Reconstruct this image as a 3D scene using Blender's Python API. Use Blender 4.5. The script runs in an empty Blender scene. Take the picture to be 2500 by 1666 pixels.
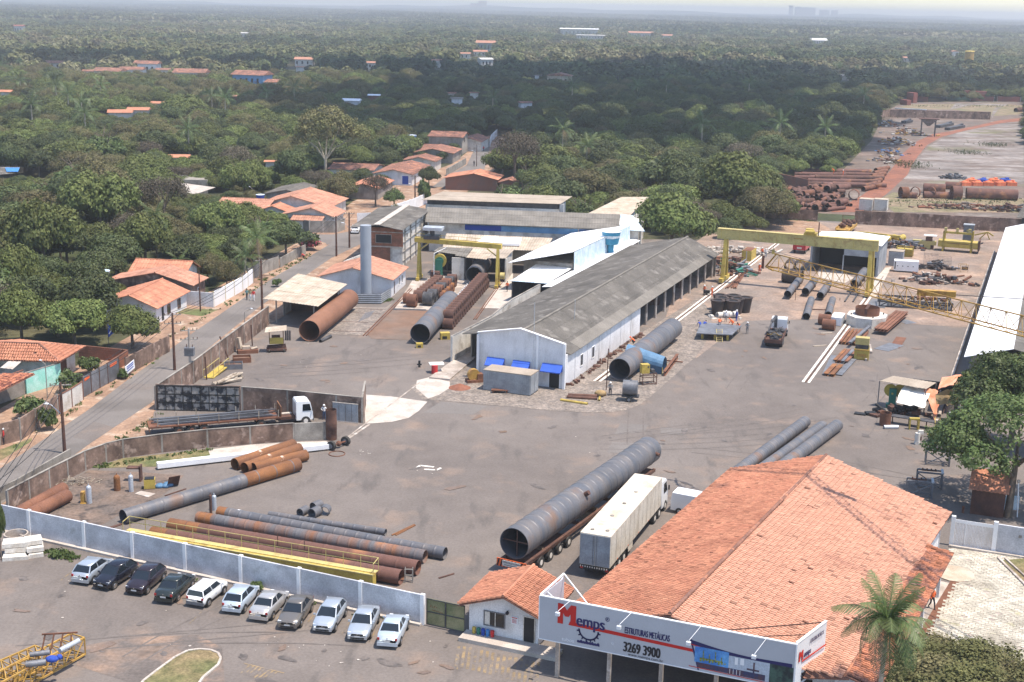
import bpy,bmesh,math,random
import numpy as np
from mathutils import Vector,Matrix
random.seed(7);rng=np.random.default_rng(7)
SC=bpy.context.scene;COL=SC.collection
R=math.radians
FPX,CH=3250.0,44.5
TH,PT=math.atan(.0198),math.atan(816/FPX)
cTH,sTH,cPT,sPT=math.cos(TH),math.sin(TH),math.cos(PT),math.sin(PT)
cam=bpy.data.cameras.new('camera');cam.sensor_width=36;cam.lens=FPX/2500*36
cam.clip_start=.5;cam.clip_end=60000
co=bpy.data.objects.new('camera',cam);COL.objects.link(co)
dwn=Vector((0,-sPT,-cPT));fw=Vector((0,cPT,-sPT));ex=Vector((1,0,0))
cx=ex*cTH-dwn*sTH;cd=ex*sTH+dwn*cTH
M3=Matrix((cx,-cd,-fw)).transposed().to_4x4();M3.translation=(0,0,CH);co.matrix_world=M3
SC.camera=co
SUN_EL,SUN_AZ=71.0,111.0
W=bpy.data.worlds.new('World');SC.world=W;W.use_nodes=True
nt=W.node_tree;nt.nodes.clear()
sk=nt.nodes.new('ShaderNodeTexSky');sk.sky_type='NISHITA';sk.sun_disc=False
sk.sun_elevation=R(SUN_EL);sk.sun_rotation=R(SUN_AZ);sk.altitude=50;sk.dust_density=.7;sk.air_density=1.0;sk.ozone_density=1.2
bg=nt.nodes.new('ShaderNodeBackground');bg.inputs[1].default_value=.15
wo=nt.nodes.new('ShaderNodeOutputWorld');nt.links.new(sk.outputs[0],bg.inputs[0]);nt.links.new(bg.outputs[0],wo.inputs[0])
sl=bpy.data.lights.new('sun','SUN');sl.energy=3.7;sl.angle=R(.5);sl.color=(1,.91,.80)
so=bpy.data.objects.new('sun',sl);COL.objects.link(so)
SUNV=Vector((math.sin(R(SUN_AZ))*math.cos(R(SUN_EL)),math.cos(R(SUN_AZ))*math.cos(R(SUN_EL)),math.sin(R(SUN_EL))))
so.rotation_euler=SUNV.to_track_quat('Z','Y').to_euler();so.location=(0,0,300)
SC.view_settings.view_transform='Standard';SC.view_settings.look='None'
SC.view_settings.exposure=.88;SC.view_settings.gamma=1;SC.view_settings.use_curve_mapping=False
SC.render.engine='CYCLES'
SC.cycles.max_bounces=5;SC.cycles.diffuse_bounces=3;SC.cycles.glossy_bounces=2;SC.cycles.transmission_bounces=3
SC.cycles.volume_bounces=0;SC.cycles.transparent_max_bounces=6
SC.cycles.use_denoising=True
CR={'F':(0,0,.9412),'A1':(0,0,3.6766),'A2':(600,0,3.5636),'A3':(1240,0,3.5636),'A4':(1850,0,3.62),'A5':(0,400,3.647),'A6':(560,400,3.3357),'A7':(1200,400,3.5636),'A8':(1700,400,2.9413),'B1':(0,800,3.92),'B2':(350,740,3.136),'B3':(1000,740,3.3614),'B4':(1650,820,2.7506),'B5':(0,1180,3.2268),'B6':(400,1220,3.268),'B7':(1050,1060,2.587),'B8':(1700,1180,2.9413),'C1':(1340,1420,3.4603),'C2':(960,560,7.1267),'C3':(1400,560,13.07),'C4':(1660,620,6.532),'C5':(1880,600,6.031),'C6':(2100,500,6.533),'C7':(1990,740,8.254),'C8':(2110,900,4.9),'D1':(0,820,5.6),'D2':(960,280,6.536),'D3':(1900,200,3.9217),'D4':(560,440,6.533),'D5':(1380,780,7.127),'D6':(2220,1080,4.9),'S':(0,0,1)}
def G(c,x,y,z=0.0):
 a,b,s=CR[c];dx,dy=a+x/s-1250,b+y/s-833
 u,v=dx*cTH+dy*sTH,-dx*sTH+dy*cTH
 r=Vector((u,FPX*cPT-v*sPT,-(FPX*sPT+v*cPT)))
 return Vector((0,0,CH))+r*((CH-z)/-r.z)
FRM={'W':0,'Y':22,'L':8,'O':28}
def fw_(f,a,b,z=0.0):
 A=R(FRM[f]);return Vector((a*math.cos(A)+b*math.sin(A),-a*math.sin(A)+b*math.cos(A),z))
def inv(f,p):
 A=R(FRM[f]);return Vector((p[0]*math.cos(A)-p[1]*math.sin(A),p[0]*math.sin(A)+p[1]*math.cos(A),p[2]))
MT={}
def mat(n,c,c2=None,t=.5,w=.08,s2=1.,st=(1,1,1),var=.12,s1=.5,fv=.1,fs=9.,rough=.85,metal=0.,bump=0.,bs=6.,spec=.3,rnd=0.,trans=0.,c3=None,t3=.6,s3=.2,w3=.06,c4=None,t4=.6,s4=.2,w4=.06,st4=(1,1,1),alpha=1.,emis=None,brick=None,wave=None,coat=0.):
 if n in MT:return MT[n]
 m=bpy.data.materials.new(n);m.use_nodes=True;N=m.node_tree.nodes;Lk=m.node_tree.links
 P=N['Principled BSDF'];out=N['Material Output']
 tc=N.new('ShaderNodeTexCoord')
 def noise(scale,det=4,stv=(1,1,1),rg=.55):
  mp=N.new('ShaderNodeMapping');mp.inputs['Scale'].default_value=stv;Lk.new(tc.outputs['Object'],mp.inputs[0])
  x=N.new('ShaderNodeTexNoise');x.inputs['Scale'].default_value=scale;x.inputs['Detail'].default_value=det;x.inputs['Roughness'].default_value=rg
  Lk.new(mp.outputs[0],x.inputs[0]);return x.outputs[0]
 def mr(s,a,b,c0=0.,d=1.):
  x=N.new('ShaderNodeMapRange');Lk.new(s,x.inputs[0])
  for i,v in zip((1,2,3,4),(a,b,c0,d)):x.inputs[i].default_value=v
  return x.outputs[0]
 def mix(f,a,b):
  x=N.new('ShaderNodeMix');x.data_type='RGBA';Lk.new(f,x.inputs[0])
  for i,v in((6,a),(7,b)):
   if isinstance(v,(tuple,list)):x.inputs[i].default_value=(*v,1)
   else:Lk.new(v,x.inputs[i])
  return x.outputs[2]
 def mul(col,f):
  x=N.new('ShaderNodeVectorMath');x.operation='SCALE'
  if isinstance(col,(tuple,list)):x.inputs[0].default_value=col
  else:Lk.new(col,x.inputs[0])
  Lk.new(f,x.inputs['Scale']);return x.outputs[0]
 def madd(a,b):
  x=N.new('ShaderNodeMath');x.operation='MULTIPLY';Lk.new(a,x.inputs[0]);Lk.new(b,x.inputs[1]);return x.outputs[0]
 col=c
 if brick:
  bw,bh,mc=brick
  bt=N.new('ShaderNodeTexBrick');bt.inputs['Scale'].default_value=1;bt.inputs['Brick Width'].default_value=bw;bt.inputs['Row Height'].default_value=bh
  bt.inputs['Mortar Size'].default_value=.015;bt.inputs['Color1'].default_value=(*c,1);bt.inputs['Color2'].default_value=(*[k*.7 for k in c],1);bt.inputs['Mortar'].default_value=(*mc,1)
  cx_=N.new('ShaderNodeSeparateXYZ');Lk.new(tc.outputs['Object'],cx_.inputs[0])
  ad=N.new('ShaderNodeMath');ad.operation='ADD';Lk.new(cx_.outputs[0],ad.inputs[0]);Lk.new(cx_.outputs[1],ad.inputs[1])
  cb=N.new('ShaderNodeCombineXYZ');Lk.new(ad.outputs[0],cb.inputs[0]);Lk.new(cx_.outputs[2],cb.inputs[1]);Lk.new(cb.outputs[0],bt.inputs[0]);col=bt.outputs[0]
 if c2 is not None:col=mix(mr(noise(s2,5,st),t-w,t+w),col,c2)
 if c3 is not None:col=mix(mr(noise(s3,6),t3-w3,t3+w3),col,c3)
 if c4 is not None:col=mix(mr(noise(s4,6,st4),t4-w4,t4+w4),col,c4)
 f=mr(noise(s1,5),.25,.75,1-2*var,1+2*var)
 if fv:f=madd(f,mr(noise(fs,3),.25,.75,1-2*fv,1+2*fv))
 at=N.new('ShaderNodeAttribute');at.attribute_name='tint'
 f=madd(f,mr(at.outputs['Fac'],-1,1,0,2))
 if rnd:
  oi=N.new('ShaderNodeObjectInfo');f=madd(f,mr(oi.outputs['Random'],0,1,1-rnd,1+rnd))
  hs=N.new('ShaderNodeHueSaturation');Lk.new(mr(oi.outputs['Random'],0,1,.5-rnd*.05,.5+rnd*.035),hs.inputs['Hue']);
  if isinstance(col,(tuple,list)):hs.inputs['Color'].default_value=(*col,1)
  else:Lk.new(col,hs.inputs['Color'])
  col=hs.outputs[0]
 col=mul(col,f)
 Lk.new(col,P.inputs['Base Color'])
 P.inputs['Roughness'].default_value=rough;P.inputs['Metallic'].default_value=metal;P.inputs['Specular IOR Level'].default_value=spec
 if coat:P.inputs['Coat Weight'].default_value=coat;P.inputs['Coat Roughness'].default_value=.08
 if bump:
  b=N.new('ShaderNodeBump');b.inputs['Strength'].default_value=bump;b.inputs['Distance'].default_value=.05
  Lk.new(noise(bs,4),b.inputs['Height']);Lk.new(b.outputs[0],P.inputs['Normal'])
 if wave:
  wv=N.new('ShaderNodeTexWave');wv.bands_direction=wave[0];wv.inputs['Scale'].default_value=wave[1];Lk.new(tc.outputs['Object'],wv.inputs[0])
  b=N.new('ShaderNodeBump');b.inputs['Strength'].default_value=.6;b.inputs['Distance'].default_value=.06
  Lk.new(wv.outputs[0],b.inputs['Height']);Lk.new(b.outputs[0],P.inputs['Normal'])
 if trans:
  T=N.new('ShaderNodeBsdfTranslucent');Lk.new(col,T.inputs[0]);S=N.new('ShaderNodeMixShader');S.inputs[0].default_value=trans
  Lk.new(P.outputs[0],S.inputs[1]);Lk.new(T.outputs[0],S.inputs[2]);Lk.new(S.outputs[0],out.inputs[0])
 MT[n]=m;return m
RUST=(.145,.066,.042);STEEL=(.115,.12,.135)
mat('asphalt',(.14,.118,.104),(.175,.149,.131),s2=.045,t=.5,w=.14,s1=.4,var=.055,fs=5,fv=.08,c3=(.22,.165,.13),s3=.22,t3=.64,w3=.09,c4=(.122,.105,.094),s4=.3,st4=(1.6,.4,1),t4=.62,w4=.05,rough=.95)
mat('street',(.175,.155,.14),(.145,.128,.115),s2=.12,t=.55,w=.05,s1=.1,var=.07,fs=5,fv=.07,rough=.95)
mat('patchy',(.145,.122,.108),(.24,.165,.12),s2=.3,t=.54,w=.1,s1=.3,var=.1,fs=4,fv=.12,c3=(.075,.06,.05),s3=.5,t3=.66,rough=1)
mat('darksoil',(.125,.10,.085),(.175,.125,.095),s2=.35,t=.5,w=.12,var=.12,fs=4,fv=.14,c3=(.06,.05,.045),s3=.6,t3=.6,rough=1)
mat('dirt',(.33,.21,.14),(.24,.15,.10),s2=.2,var=.13,s1=.5,fs=3,fv=.15,c3=(.42,.32,.24),s3=.4,rough=1,bump=.3)
mat('reddirt',(.26,.105,.062),(.20,.085,.055),s2=.15,var=.1,fs=2,rough=1)
mat('yarddirt',(.27,.19,.145),(.20,.165,.14),s2=.07,w=.15,var=.12,s1=.3,fs=2.5,fv=.14,c3=(.34,.24,.18),s3=.2,t3=.58,rough=1)
mat('rustground',(.20,.115,.075),(.165,.125,.10),s2=.12,w=.15,var=.1,rough=1)
mat('shadedirt',(.17,.12,.095),(.13,.105,.085),s2=.07,w=.15,var=.14,s1=.2,fs=1.5,fv=.14,c3=(.2,.165,.14),s3=.1,rough=1)  # yarddirt darkened: thin cloud shade over the far lot put into the colour
mat('pale',(.235,.205,.185),(.14,.105,.085),s2=.06,st=(1,2.2,1),t=.52,w=.1,var=.15,s1=.05,fv=.15,fs=.4,c3=(.13,.12,.06),s3=.04,t3=.62,rough=1)  # albedo lowered to paint in the partial cloud shade on the clearing
mat('concrete',(.42,.36,.31),(.30,.25,.21),s2=.4,var=.12,s1=.7,rough=.95,c3=(.5,.45,.4),s3=.9)
mat('whitecon',(.50,.445,.39),(.36,.31,.265),s2=.5,t=.54,var=.1,rough=.95)
mat('stones',(.25,.205,.17),(.17,.145,.125),s2=1.5,w=.1,var=.15,s1=.4,fv=.25,fs=4,bump=.6,bs=5,rough=1)
mat('grass',(.115,.13,.05),(.20,.15,.08),s2=.25,w=.12,var=.2,s1=1,fv=.2,fs=6,rough=1)
mat('scrub',(.15,.14,.07),(.25,.18,.12),s2=.15,w=.12,var=.15,fs=2,fv=.15,rough=1)
mat('forestfloor',(.045,.055,.022),(.075,.065,.035),s2=.02,w=.12,var=.25,s1=.1,fv=.2,fs=1,rough=1,c3=(.16,.10,.065),s3=.035,t3=.68)
mat('line',(.72,.66,.58),(.25,.2,.17),s2=1.6,t=.62,rough=.95)
mat('yline',(.25,.18,.10),(.15,.128,.112),s2=1.2,t=.47,rough=.95)
mat('graywall',(.40,.40,.42),(.56,.56,.58),s2=.35,w=.16,var=.1,s1=.8,rough=.7,c3=(.28,.27,.26),s3=.5,t3=.68)
mat('whitewall',(.70,.69,.69),(.50,.48,.46),s2=.5,st=(1,1,.4),t=.62,w=.12,var=.07,rough=.9)
mat('whitepaint',(.80,.79,.78),var=.05,fv=.03,rough=.6)
mat('offwhite',(.62,.58,.52),(.40,.35,.29),s2=.6,t=.6,var=.1,rough=.9)
mat('brownwall',(.27,.18,.135),(.10,.065,.05),s2=.5,st=(1,1,.45),t=.52,w=.14,var=.2,s1=.6,fv=.12,fs=4,rough=.95,c3=(.40,.29,.23),s3=.9,t3=.62)
mat('greywall',(.33,.30,.26),(.16,.14,.12),s2=.5,st=(1,1,.5),t=.55,w=.13,var=.15,rough=.95)
mat('blackpaint',(.035,.035,.04),(.30,.275,.25),s2=1.4,t=.5,w=.05,var=.15,rough=.8)
mat('brickred',(.34,.12,.065),(.22,.10,.06),s2=.8,var=.15,brick=(.5,.28,(.3,.2,.15)),rough=.95)
mat('brickfar',(.26,.12,.08),(.18,.10,.075),s2=.5,var=.15,rough=.95)
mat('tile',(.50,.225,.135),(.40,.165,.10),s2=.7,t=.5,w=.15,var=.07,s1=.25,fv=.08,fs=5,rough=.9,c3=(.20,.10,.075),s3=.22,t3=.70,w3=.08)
mat('tilesunlit',(.58,.31,.21),(.55,.285,.19),s2=.25,t=.52,w=.2,var=.03,s1=.3,fv=.05,fs=5,rough=.9,c3=(.40,.20,.14),s3=.22,t3=.70,w3=.05)  # paler copy of tile, brightness of the sunlit slope put into its colour
mat('tilepale',(.44,.225,.15),(.37,.175,.115),s2=.8,t=.52,w=.12,var=.08,s1=.3,fv=.1,fs=5,rough=.9)
mat('tilebrown',(.27,.13,.09),(.17,.09,.068),s2=.5,t=.5,w=.15,var=.15,s1=.3,fv=.15,fs=4,rough=.95,c3=(.45,.2,.12),s3=.8)
mat('tilemoss',(.20,.075,.055),(.55,.22,.125),s2=1.7,t=.5,w=.07,var=.12,fv=.15,rough=.95)
mat('fibre',(.135,.122,.106),(.095,.086,.076),s2=.25,st=(1,1,1),w=.15,var=.1,s1=.4,fv=.1,fs=5,rough=.95,c3=(.20,.182,.16),s3=.5,t3=.6)
mat('fibrepale',(.20,.18,.155),(.155,.14,.12),s2=.3,w=.15,var=.1,rough=.95)
mat('beigeroof',(.38,.315,.25),(.32,.26,.20),s2=.3,w=.15,var=.07,rough=.85)
mat('cream',(.49,.41,.32),(.39,.31,.23),s2=.8,w=.12,var=.08,rough=.9)
mat('whiteroof',(.82,.81,.80),var=.03,fv=.02,rough=.5)
mat('stackgrey',(.30,.325,.36),var=.04,fv=.02,rough=.6)
mat('zinc',(.50,.53,.56),(.42,.44,.47),s2=1.2,var=.1,metal=.3,rough=.5)
mat('lightblue',(.46,.58,.66),(.60,.68,.73),s2=.9,t=.5,w=.06,var=.08,rough=.7)
mat('bluepaint',(.055,.14,.36),(.08,.17,.38),s2=1,var=.12,rough=.7)
mat('paleblue',(.14,.30,.50),var=.1,rough=.8)
mat('awning',(.045,.12,.52),var=.08,rough=.6)
mat('tankblue',(.05,.26,.40),var=.08,rough=.5)
mat('turquoise',(.30,.66,.55),(.42,.70,.62),s2=1,var=.06,rough=.9)
mat('yellow',(.47,.35,.075),(.33,.22,.06),s2=1.1,t=.6,w=.1,var=.1,rough=.55)
mat('yellowpale',(.48,.39,.15),(.36,.26,.10),s2=1.1,t=.6,var=.08,rough=.6)
mat('ochre',(.42,.25,.06),(.25,.13,.05),s2=1.3,t=.58,var=.12,rough=.65)
mat('rust',RUST,(.19,.085,.05),s2=.8,t=.5,w=.15,var=.15,s1=.5,fv=.1,rough=.9)
mat('rustdark',(.085,.045,.036),(.13,.066,.046),s2=1.1,w=.12,var=.15,rough=.9)
mat('rustorange',(.28,.12,.045),(.15,.07,.038),s2=.5,st=(.3,1,1),t=.48,w=.12,var=.12,s1=.6,rough=.9,c3=(.55,.42,.33),s3=.5,t3=.73,w3=.02)
mat('pipesteel',STEEL,(.17,.155,.15),s2=.9,st=(1,.12,.12),t=.5,w=.12,var=.1,s1=.3,fv=.05,rough=.55,metal=.25,c3=(.17,.11,.08),s3=.3,t3=.66,w3=.06,spec=.4)
mat('pipesteelrust',(.13,.125,.13),(.22,.105,.06),s2=.55,st=(1,.1,.1),t=.52,w=.1,var=.1,rough=.7,c3=(.30,.14,.07),s3=.4,t3=.64)
mat('piperust',(.165,.08,.06),(.12,.062,.05),s2=.5,st=(1,.12,.12),w=.14,var=.1,s1=.5,rough=.85,c3=(.33,.15,.07),s3=.3,t3=.64)
mat('piperustlight',(.26,.125,.072),(.20,.095,.058),s2=.2,st=(.4,1,1),w=.15,var=.07,rough=.85)
mat('pipedark',(.045,.037,.035),(.075,.05,.04),s2=.9,var=.15,rough=.7)
mat('darksteel',(.055,.055,.06),(.09,.085,.085),s2=1.5,var=.15,rough=.6,metal=.2)
mat('greysteel',(.20,.205,.22),(.15,.15,.16),s2=1.1,var=.12,rough=.55,metal=.3)
mat('black',(.02,.02,.021),var=.1,rough=.6)
mat('rubber',(.028,.027,.026),(.06,.055,.05),s2=3,var=.1,rough=.9)
mat('glass',(.012,.016,.02),var=0,fv=0,rough=.06,spec=.8)
mat('glasspale',(.10,.12,.13),var=0,fv=0,rough=.1,spec=.8)
mat('chrome',(.6,.6,.6),var=0,fv=0,rough=.25,metal=1)
mat('lampglass',(.7,.72,.74),var=0,fv=0,rough=.1,spec=.8)
mat('redlens',(.35,.02,.02),var=0,fv=0,rough=.15,spec=.6)
mat('plate',(.5,.5,.5),var=0,fv=0,rough=.5)
mat('pwhite',(.78,.78,.77),var=.02,fv=0,rough=.25,coat=.6);mat('psilver',(.50,.54,.58),var=.02,fv=0,rough=.3,metal=.55,coat=.6)
mat('psilverb',(.55,.62,.69),var=.02,fv=0,rough=.3,metal=.4,coat=.6);mat('pblack',(.012,.012,.018),var=.02,fv=0,rough=.2,coat=.8)
mat('pblackr',(.022,.015,.02),var=.02,fv=0,rough=.2,coat=.8);mat('pgreen',(.02,.026,.024),var=.02,fv=0,rough=.22,coat=.8)
mat('pgrey',(.17,.155,.14),var=.02,fv=0,rough=.3,metal=.4,coat=.6);mat('pchamp',(.52,.50,.48),var=.02,fv=0,rough=.3,metal=.5,coat=.6)
mat('pred',(.42,.02,.03),var=.05,fv=0,rough=.35,coat=.4)
mat('wood',(.26,.19,.125),(.16,.115,.08),s2=2,st=(1,1,4),var=.15,rough=.9)
mat('log',(.40,.34,.27),(.24,.19,.14),s2=1.5,var=.15,rough=.95)
mat('tarpblue',(.075,.165,.27),(.11,.21,.32),s2=1.2,var=.08,rough=.6);mat('tarporange',(.66,.25,.13),(.74,.35,.22),s2=.8,var=.07,rough=.7)
mat('tarpbrown',(.30,.20,.09),(.38,.27,.14),s2=.9,var=.1,rough=.8);mat('tarpwhite',(.80,.77,.70),(.6,.52,.42),s2=1.2,t=.62,var=.03,rough=.7)
mat('green',(.035,.17,.12),var=.1,rough=.5);mat('gategreen',(.14,.15,.07),(.27,.24,.13),s2=.7,t=.52,w=.12,var=.12,rough=.8)
mat('orangebag',(.70,.20,.09),(.55,.13,.06),s2=1,var=.12,rough=.8)
mat('blueplastic',(.05,.20,.48),var=.08,rough=.45)
mat('contred',(.29,.085,.065),(.22,.08,.06),s2=.5,var=.1,rough=.7);mat('contgreen',(.10,.20,.15),var=.1,rough=.7)
mat('contgrey',(.33,.345,.36),(.25,.26,.27),s2=.6,var=.07,rough=.6)
mat('barktree',(.17,.13,.10),(.10,.08,.06),s2=2,st=(1,1,.3),var=.15,rough=.95);mat('palebark',(.42,.36,.28),(.28,.23,.18),s2=2,var=.12,rough=.95)
mat('leafA',(.11,.14,.038),(.14,.16,.048),s2=.3,w=.12,var=.12,s1=.4,fv=.08,rnd=.28,rough=.65,spec=.25,trans=.22)
mat('leafB',(.064,.085,.03),(.085,.102,.036),s2=.3,var=.12,fv=.08,rnd=.26,rough=.6,spec=.25,trans=.2)
mat('leafC',(.13,.13,.052),(.16,.142,.07),s2=.3,var=.12,fv=.08,rnd=.22,rough=.75,spec=.15,trans=.22)
mat('leafD',(.10,.085,.06),(.13,.11,.08),s2=.5,var=.12,fv=.1,rnd=.2,rough=.9,spec=.1,trans=.15)
mat('leafE',(.085,.125,.035),(.115,.15,.048),s2=.6,var=.14,fv=.08,rnd=.2,rough=.55,spec=.3,trans=.25)
for nm_,a_,b_ in(('leaffar',(.125,.135,.055),(.165,.155,.08)),('leaffardark',(.072,.09,.04),(.095,.108,.048)),('leaffarpale',(.175,.165,.085),(.21,.185,.115))):mat(nm_,a_,b_,s2=.03,w=.14,var=.16,s1=.01,fv=.1,fs=.4,rnd=.3,rough=.9,spec=.1,trans=.1)
mat('palmleaf',(.08,.125,.035),(.12,.15,.05),s2=.6,t=.55,var=.12,fv=.08,rnd=.2,rough=.5,spec=.4,trans=.2)
mat('palmdead',(.26,.19,.10),var=.15,rough=.9);mat('flowers',(.42,.05,.10),(.06,.09,.03),s2=2.5,t=.5,w=.05,rough=.8)
mat('skin',(.28,.15,.09),var=.03,fv=0,rough=.6);mat('cOrange',(.75,.14,.04),var=.06,rough=.85);mat('cBlue',(.03,.07,.33),var=.08,rough=.85)
mat('cGrey',(.22,.22,.22),var=.08,rough=.9);mat('cDark',(.035,.035,.045),var=.08,rough=.9);mat('cWhite',(.7,.7,.7),var=.03,rough=.8);mat('cKhaki',(.30,.25,.15),var=.05,rough=.9)
mat('cRed',(.5,.04,.04),var=.05,rough=.85);mat('cTeal',(.1,.22,.22),var=.05,rough=.85);mat('cJeans',(.08,.13,.22),var=.08,rough=.9)
mat('signgray',(.43,.44,.47),var=.03,fv=.02,rough=.45);mat('signwhite',(.66,.67,.69),var=.02,fv=.02,rough=.4)
mat('ired',(.50,.02,.015),var=.02,fv=0,rough=.4);mat('inavy',(.022,.022,.10),var=.02,fv=0,rough=.4);mat('iblack',(.02,.02,.025),var=0,fv=0,rough=.4)
mat('iwhite',(.75,.76,.78),var=0,fv=0,rough=.4);mat('isky',(.05,.19,.52),(.12,.33,.62),s2=.6,rough=.4);mat('isea',(.04,.05,.12),(.10,.05,.06),s2=2,rough=.4)
mat('irig',(.30,.33,.06),(.08,.12,.03),s2=6,rough=.4);mat('idark',(.02,.03,.035),(.05,.10,.08),s2=1.5,rough=.4);mat('ipale',(.42,.47,.54),var=.05,rough=.4)
mat('cloud',(.8,.8,.8),var=.03,rough=1)
mat('farhill',(.045,.06,.045),(.07,.08,.05),s2=.004,var=.2,s1=.01,fv=0,rough=1);mat('farwhite',(.52,.50,.47),var=.05,rough=.9);mat('fartan',(.35,.24,.18),var=.15,rough=.9)
TM={}
class MB:
 def __init__(s):s.v=[];s.f=[];s.sm=[];s.t=[];s.mi=[];s.cur=0.;s.m=0
 def add(s,vs,fs,smooth=False):
  n=len(s.v);s.v+=[tuple(v)for v in vs]
  for f in fs:s.f.append(tuple(i+n for i in f));s.sm.append(smooth);s.t.append(s.cur);s.mi.append(s.m)
  return s
 def poly(s,*p):return s.add(p,[tuple(range(len(p)))])
 def bx(s,x0,x1,y0,y1,z0,z1):
  return s.add([(x0,y0,z0),(x1,y0,z0),(x1,y1,z0),(x0,y1,z0),(x0,y0,z1),(x1,y0,z1),(x1,y1,z1),(x0,y1,z1)],[(0,3,2,1),(4,5,6,7),(0,1,5,4),(1,2,6,5),(2,3,7,6),(3,0,4,7)])
 def box(s,c,d,rz=0.):
  q=Matrix.Rotation(rz,3,'Z');c=Vector(c);n=len(s.v)
  s.bx(-d[0]/2,d[0]/2,-d[1]/2,d[1]/2,0,d[2])
  for i in range(n,len(s.v)):s.v[i]=tuple(q@Vector(s.v[i])+c)
  return s
 def beam(s,p,q,w,h=None,up=(0,0,1)):
  p,q=Vector(p),Vector(q);h=h or w;d=(q-p).normalized();u=Vector(up)
  if abs(d.dot(u))>.98:u=Vector((1,0,0))
  x=d.cross(u).normalized()*w/2;y=x.cross(d).normalized()*h/2
  return s.add([p-x-y,p+x-y,p+x+y,p-x+y,q-x-y,q+x-y,q+x+y,q-x+y],[(0,3,2,1),(4,5,6,7),(0,1,5,4),(1,2,6,5),(2,3,7,6),(3,0,4,7)])
 def tube(s,p,q,r,n=8,r2=None,cap=True):
  p,q=Vector(p),Vector(q);r2=r if r2 is None else r2;d=(q-p).normalized()
  x=d.orthogonal().normalized();y=d.cross(x)
  A=[p+(x*math.cos(a)+y*math.sin(a))*r for a in[k*2*math.pi/n for k in range(n)]]
  B=[q+(x*math.cos(a)+y*math.sin(a))*r2 for a in[k*2*math.pi/n for k in range(n)]]
  s.add(A+B,[(k,(k+1)%n,n+(k+1)%n,n+k)for k in range(n)],True)
  if cap:s.add(A,[tuple(reversed(range(n)))]);s.add(B,[tuple(range(n))])
  return s
 def ring(s,p,q,r,th,n=24,prof=None):
  p,q=Vector(p),Vector(q);d=(q-p);L=d.length;d.normalize();x=d.orthogonal().normalized();y=d.cross(x)
  x,y=(Vector((-d.y,d.x,0)).normalized()if abs(d.z)<.9 else x),None;y=d.cross(x)
  prof=prof or[(0,0),(1,0)]
  cs=[(x*math.cos(k*2*math.pi/n)+y*math.sin(k*2*math.pi/n))for k in range(n)]
  vs=[]
  for fr_,e in prof:vs+=[p+d*L*fr_+c_*(r+e)for c_ in cs]
  K=len(prof);s.add(vs,[(j*n+k,j*n+(k+1)%n,(j+1)*n+(k+1)%n,(j+1)*n+k)for j in range(K-1)for k in range(n)],True)
  vi=[p+c_*(r-th)for c_ in cs]+[q+c_*(r-th)for c_ in cs]
  s.add(vi,[(k,n+k,n+(k+1)%n,(k+1)%n)for k in range(n)],True)
  s.add([p+c_*r for c_ in cs]+[p+c_*(r-th)for c_ in cs],[(k,n+k,n+(k+1)%n,(k+1)%n)for k in range(n)])
  s.add([q+c_*r for c_ in cs]+[q+c_*(r-th)for c_ in cs],[(k,(k+1)%n,n+(k+1)%n,n+k)for k in range(n)])
  return s
 def prism(s,pts,z0,z1):
  n=len(pts);s.add([(p[0],p[1],z0)for p in pts]+[(p[0],p[1],z1)for p in pts],[tuple(reversed(range(n))),tuple(range(n,2*n))]+[(k,(k+1)%n,n+(k+1)%n,n+k)for k in range(n)]);return s
 def slab(s,pts,th):
  n=len(pts);P=[Vector(p)for p in pts];s.add(P+[p-Vector((0,0,th))for p in P],[tuple(range(n)),tuple(reversed(range(n,2*n)))]+[(k,n+k,n+(k+1)%n,(k+1)%n)for k in range(n)]);return s
 def sphere(s,c,r,n=8,m=5,sc=(1,1,1)):
  c=Vector(c);vs=[];fs=[]
  for j in range(m+1):
   a=math.pi*j/m
   for k in range(n):b=2*math.pi*k/n;vs.append(c+Vector((math.sin(a)*math.cos(b)*r*sc[0],math.sin(a)*math.sin(b)*r*sc[1],math.cos(a)*r*sc[2])))
  for j in range(m):
   for k in range(n):fs.append((j*n+k,(j+1)*n+k,(j+1)*n+(k+1)%n,j*n+(k+1)%n))
  return s.add(vs,fs,True)
 def mesh(s,name,mats):
  me=bpy.data.meshes.new(name);me.from_pydata(s.v,[],s.f)
  for m in(mats if isinstance(mats,(list,tuple))else[mats]):me.materials.append(MT[m]if isinstance(m,str)else m)
  me.polygons.foreach_set('use_smooth',s.sm)
  if any(s.mi):me.polygons.foreach_set('material_index',s.mi)
  if any(s.t):
   a=me.attributes.new('tint','FLOAT','FACE');a.data.foreach_set('value',s.t)
  me.update();return me
 def build(s,name,mats,parent=None,f=None,label=None):
  if parent is not None and f is not None:
   loc,rz=TM[top(parent).name];A=R(FRM[f]);c,n_=math.cos(-rz),math.sin(-rz)
   def cv(v):
    w=fw_(f,*v);w=w-loc;return(w.x*c-w.y*n_,w.x*n_+w.y*c,w.z)
   s.v=[cv(v)for v in s.v]
  elif f is not None:s.v=[tuple(fw_(f,*v))for v in s.v]
  o=bpy.data.objects.new(name,s.mesh(name,mats));COL.objects.link(o)
  if parent is not None:o.parent=parent
  if label:o['label']=label
  return o
def top(o):
 while o.parent is not None:o=o.parent
 return o
def tag(o,label,cat,group=None,kind=None):
 if label:o['label']=label
 if cat:o['category']=cat
 if group:o['group']=group
 if kind:o['kind']=kind
 return o
def T(name,label,cat,loc=(0,0,0),rz=0.,group=None):
 o=bpy.data.objects.new(name,None);COL.objects.link(o);o.empty_display_size=.3
 o.location=loc;o.rotation_euler=(0,0,rz);TM[o.name]=(Vector(loc),rz);return tag(o,label,cat,group)
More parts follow.
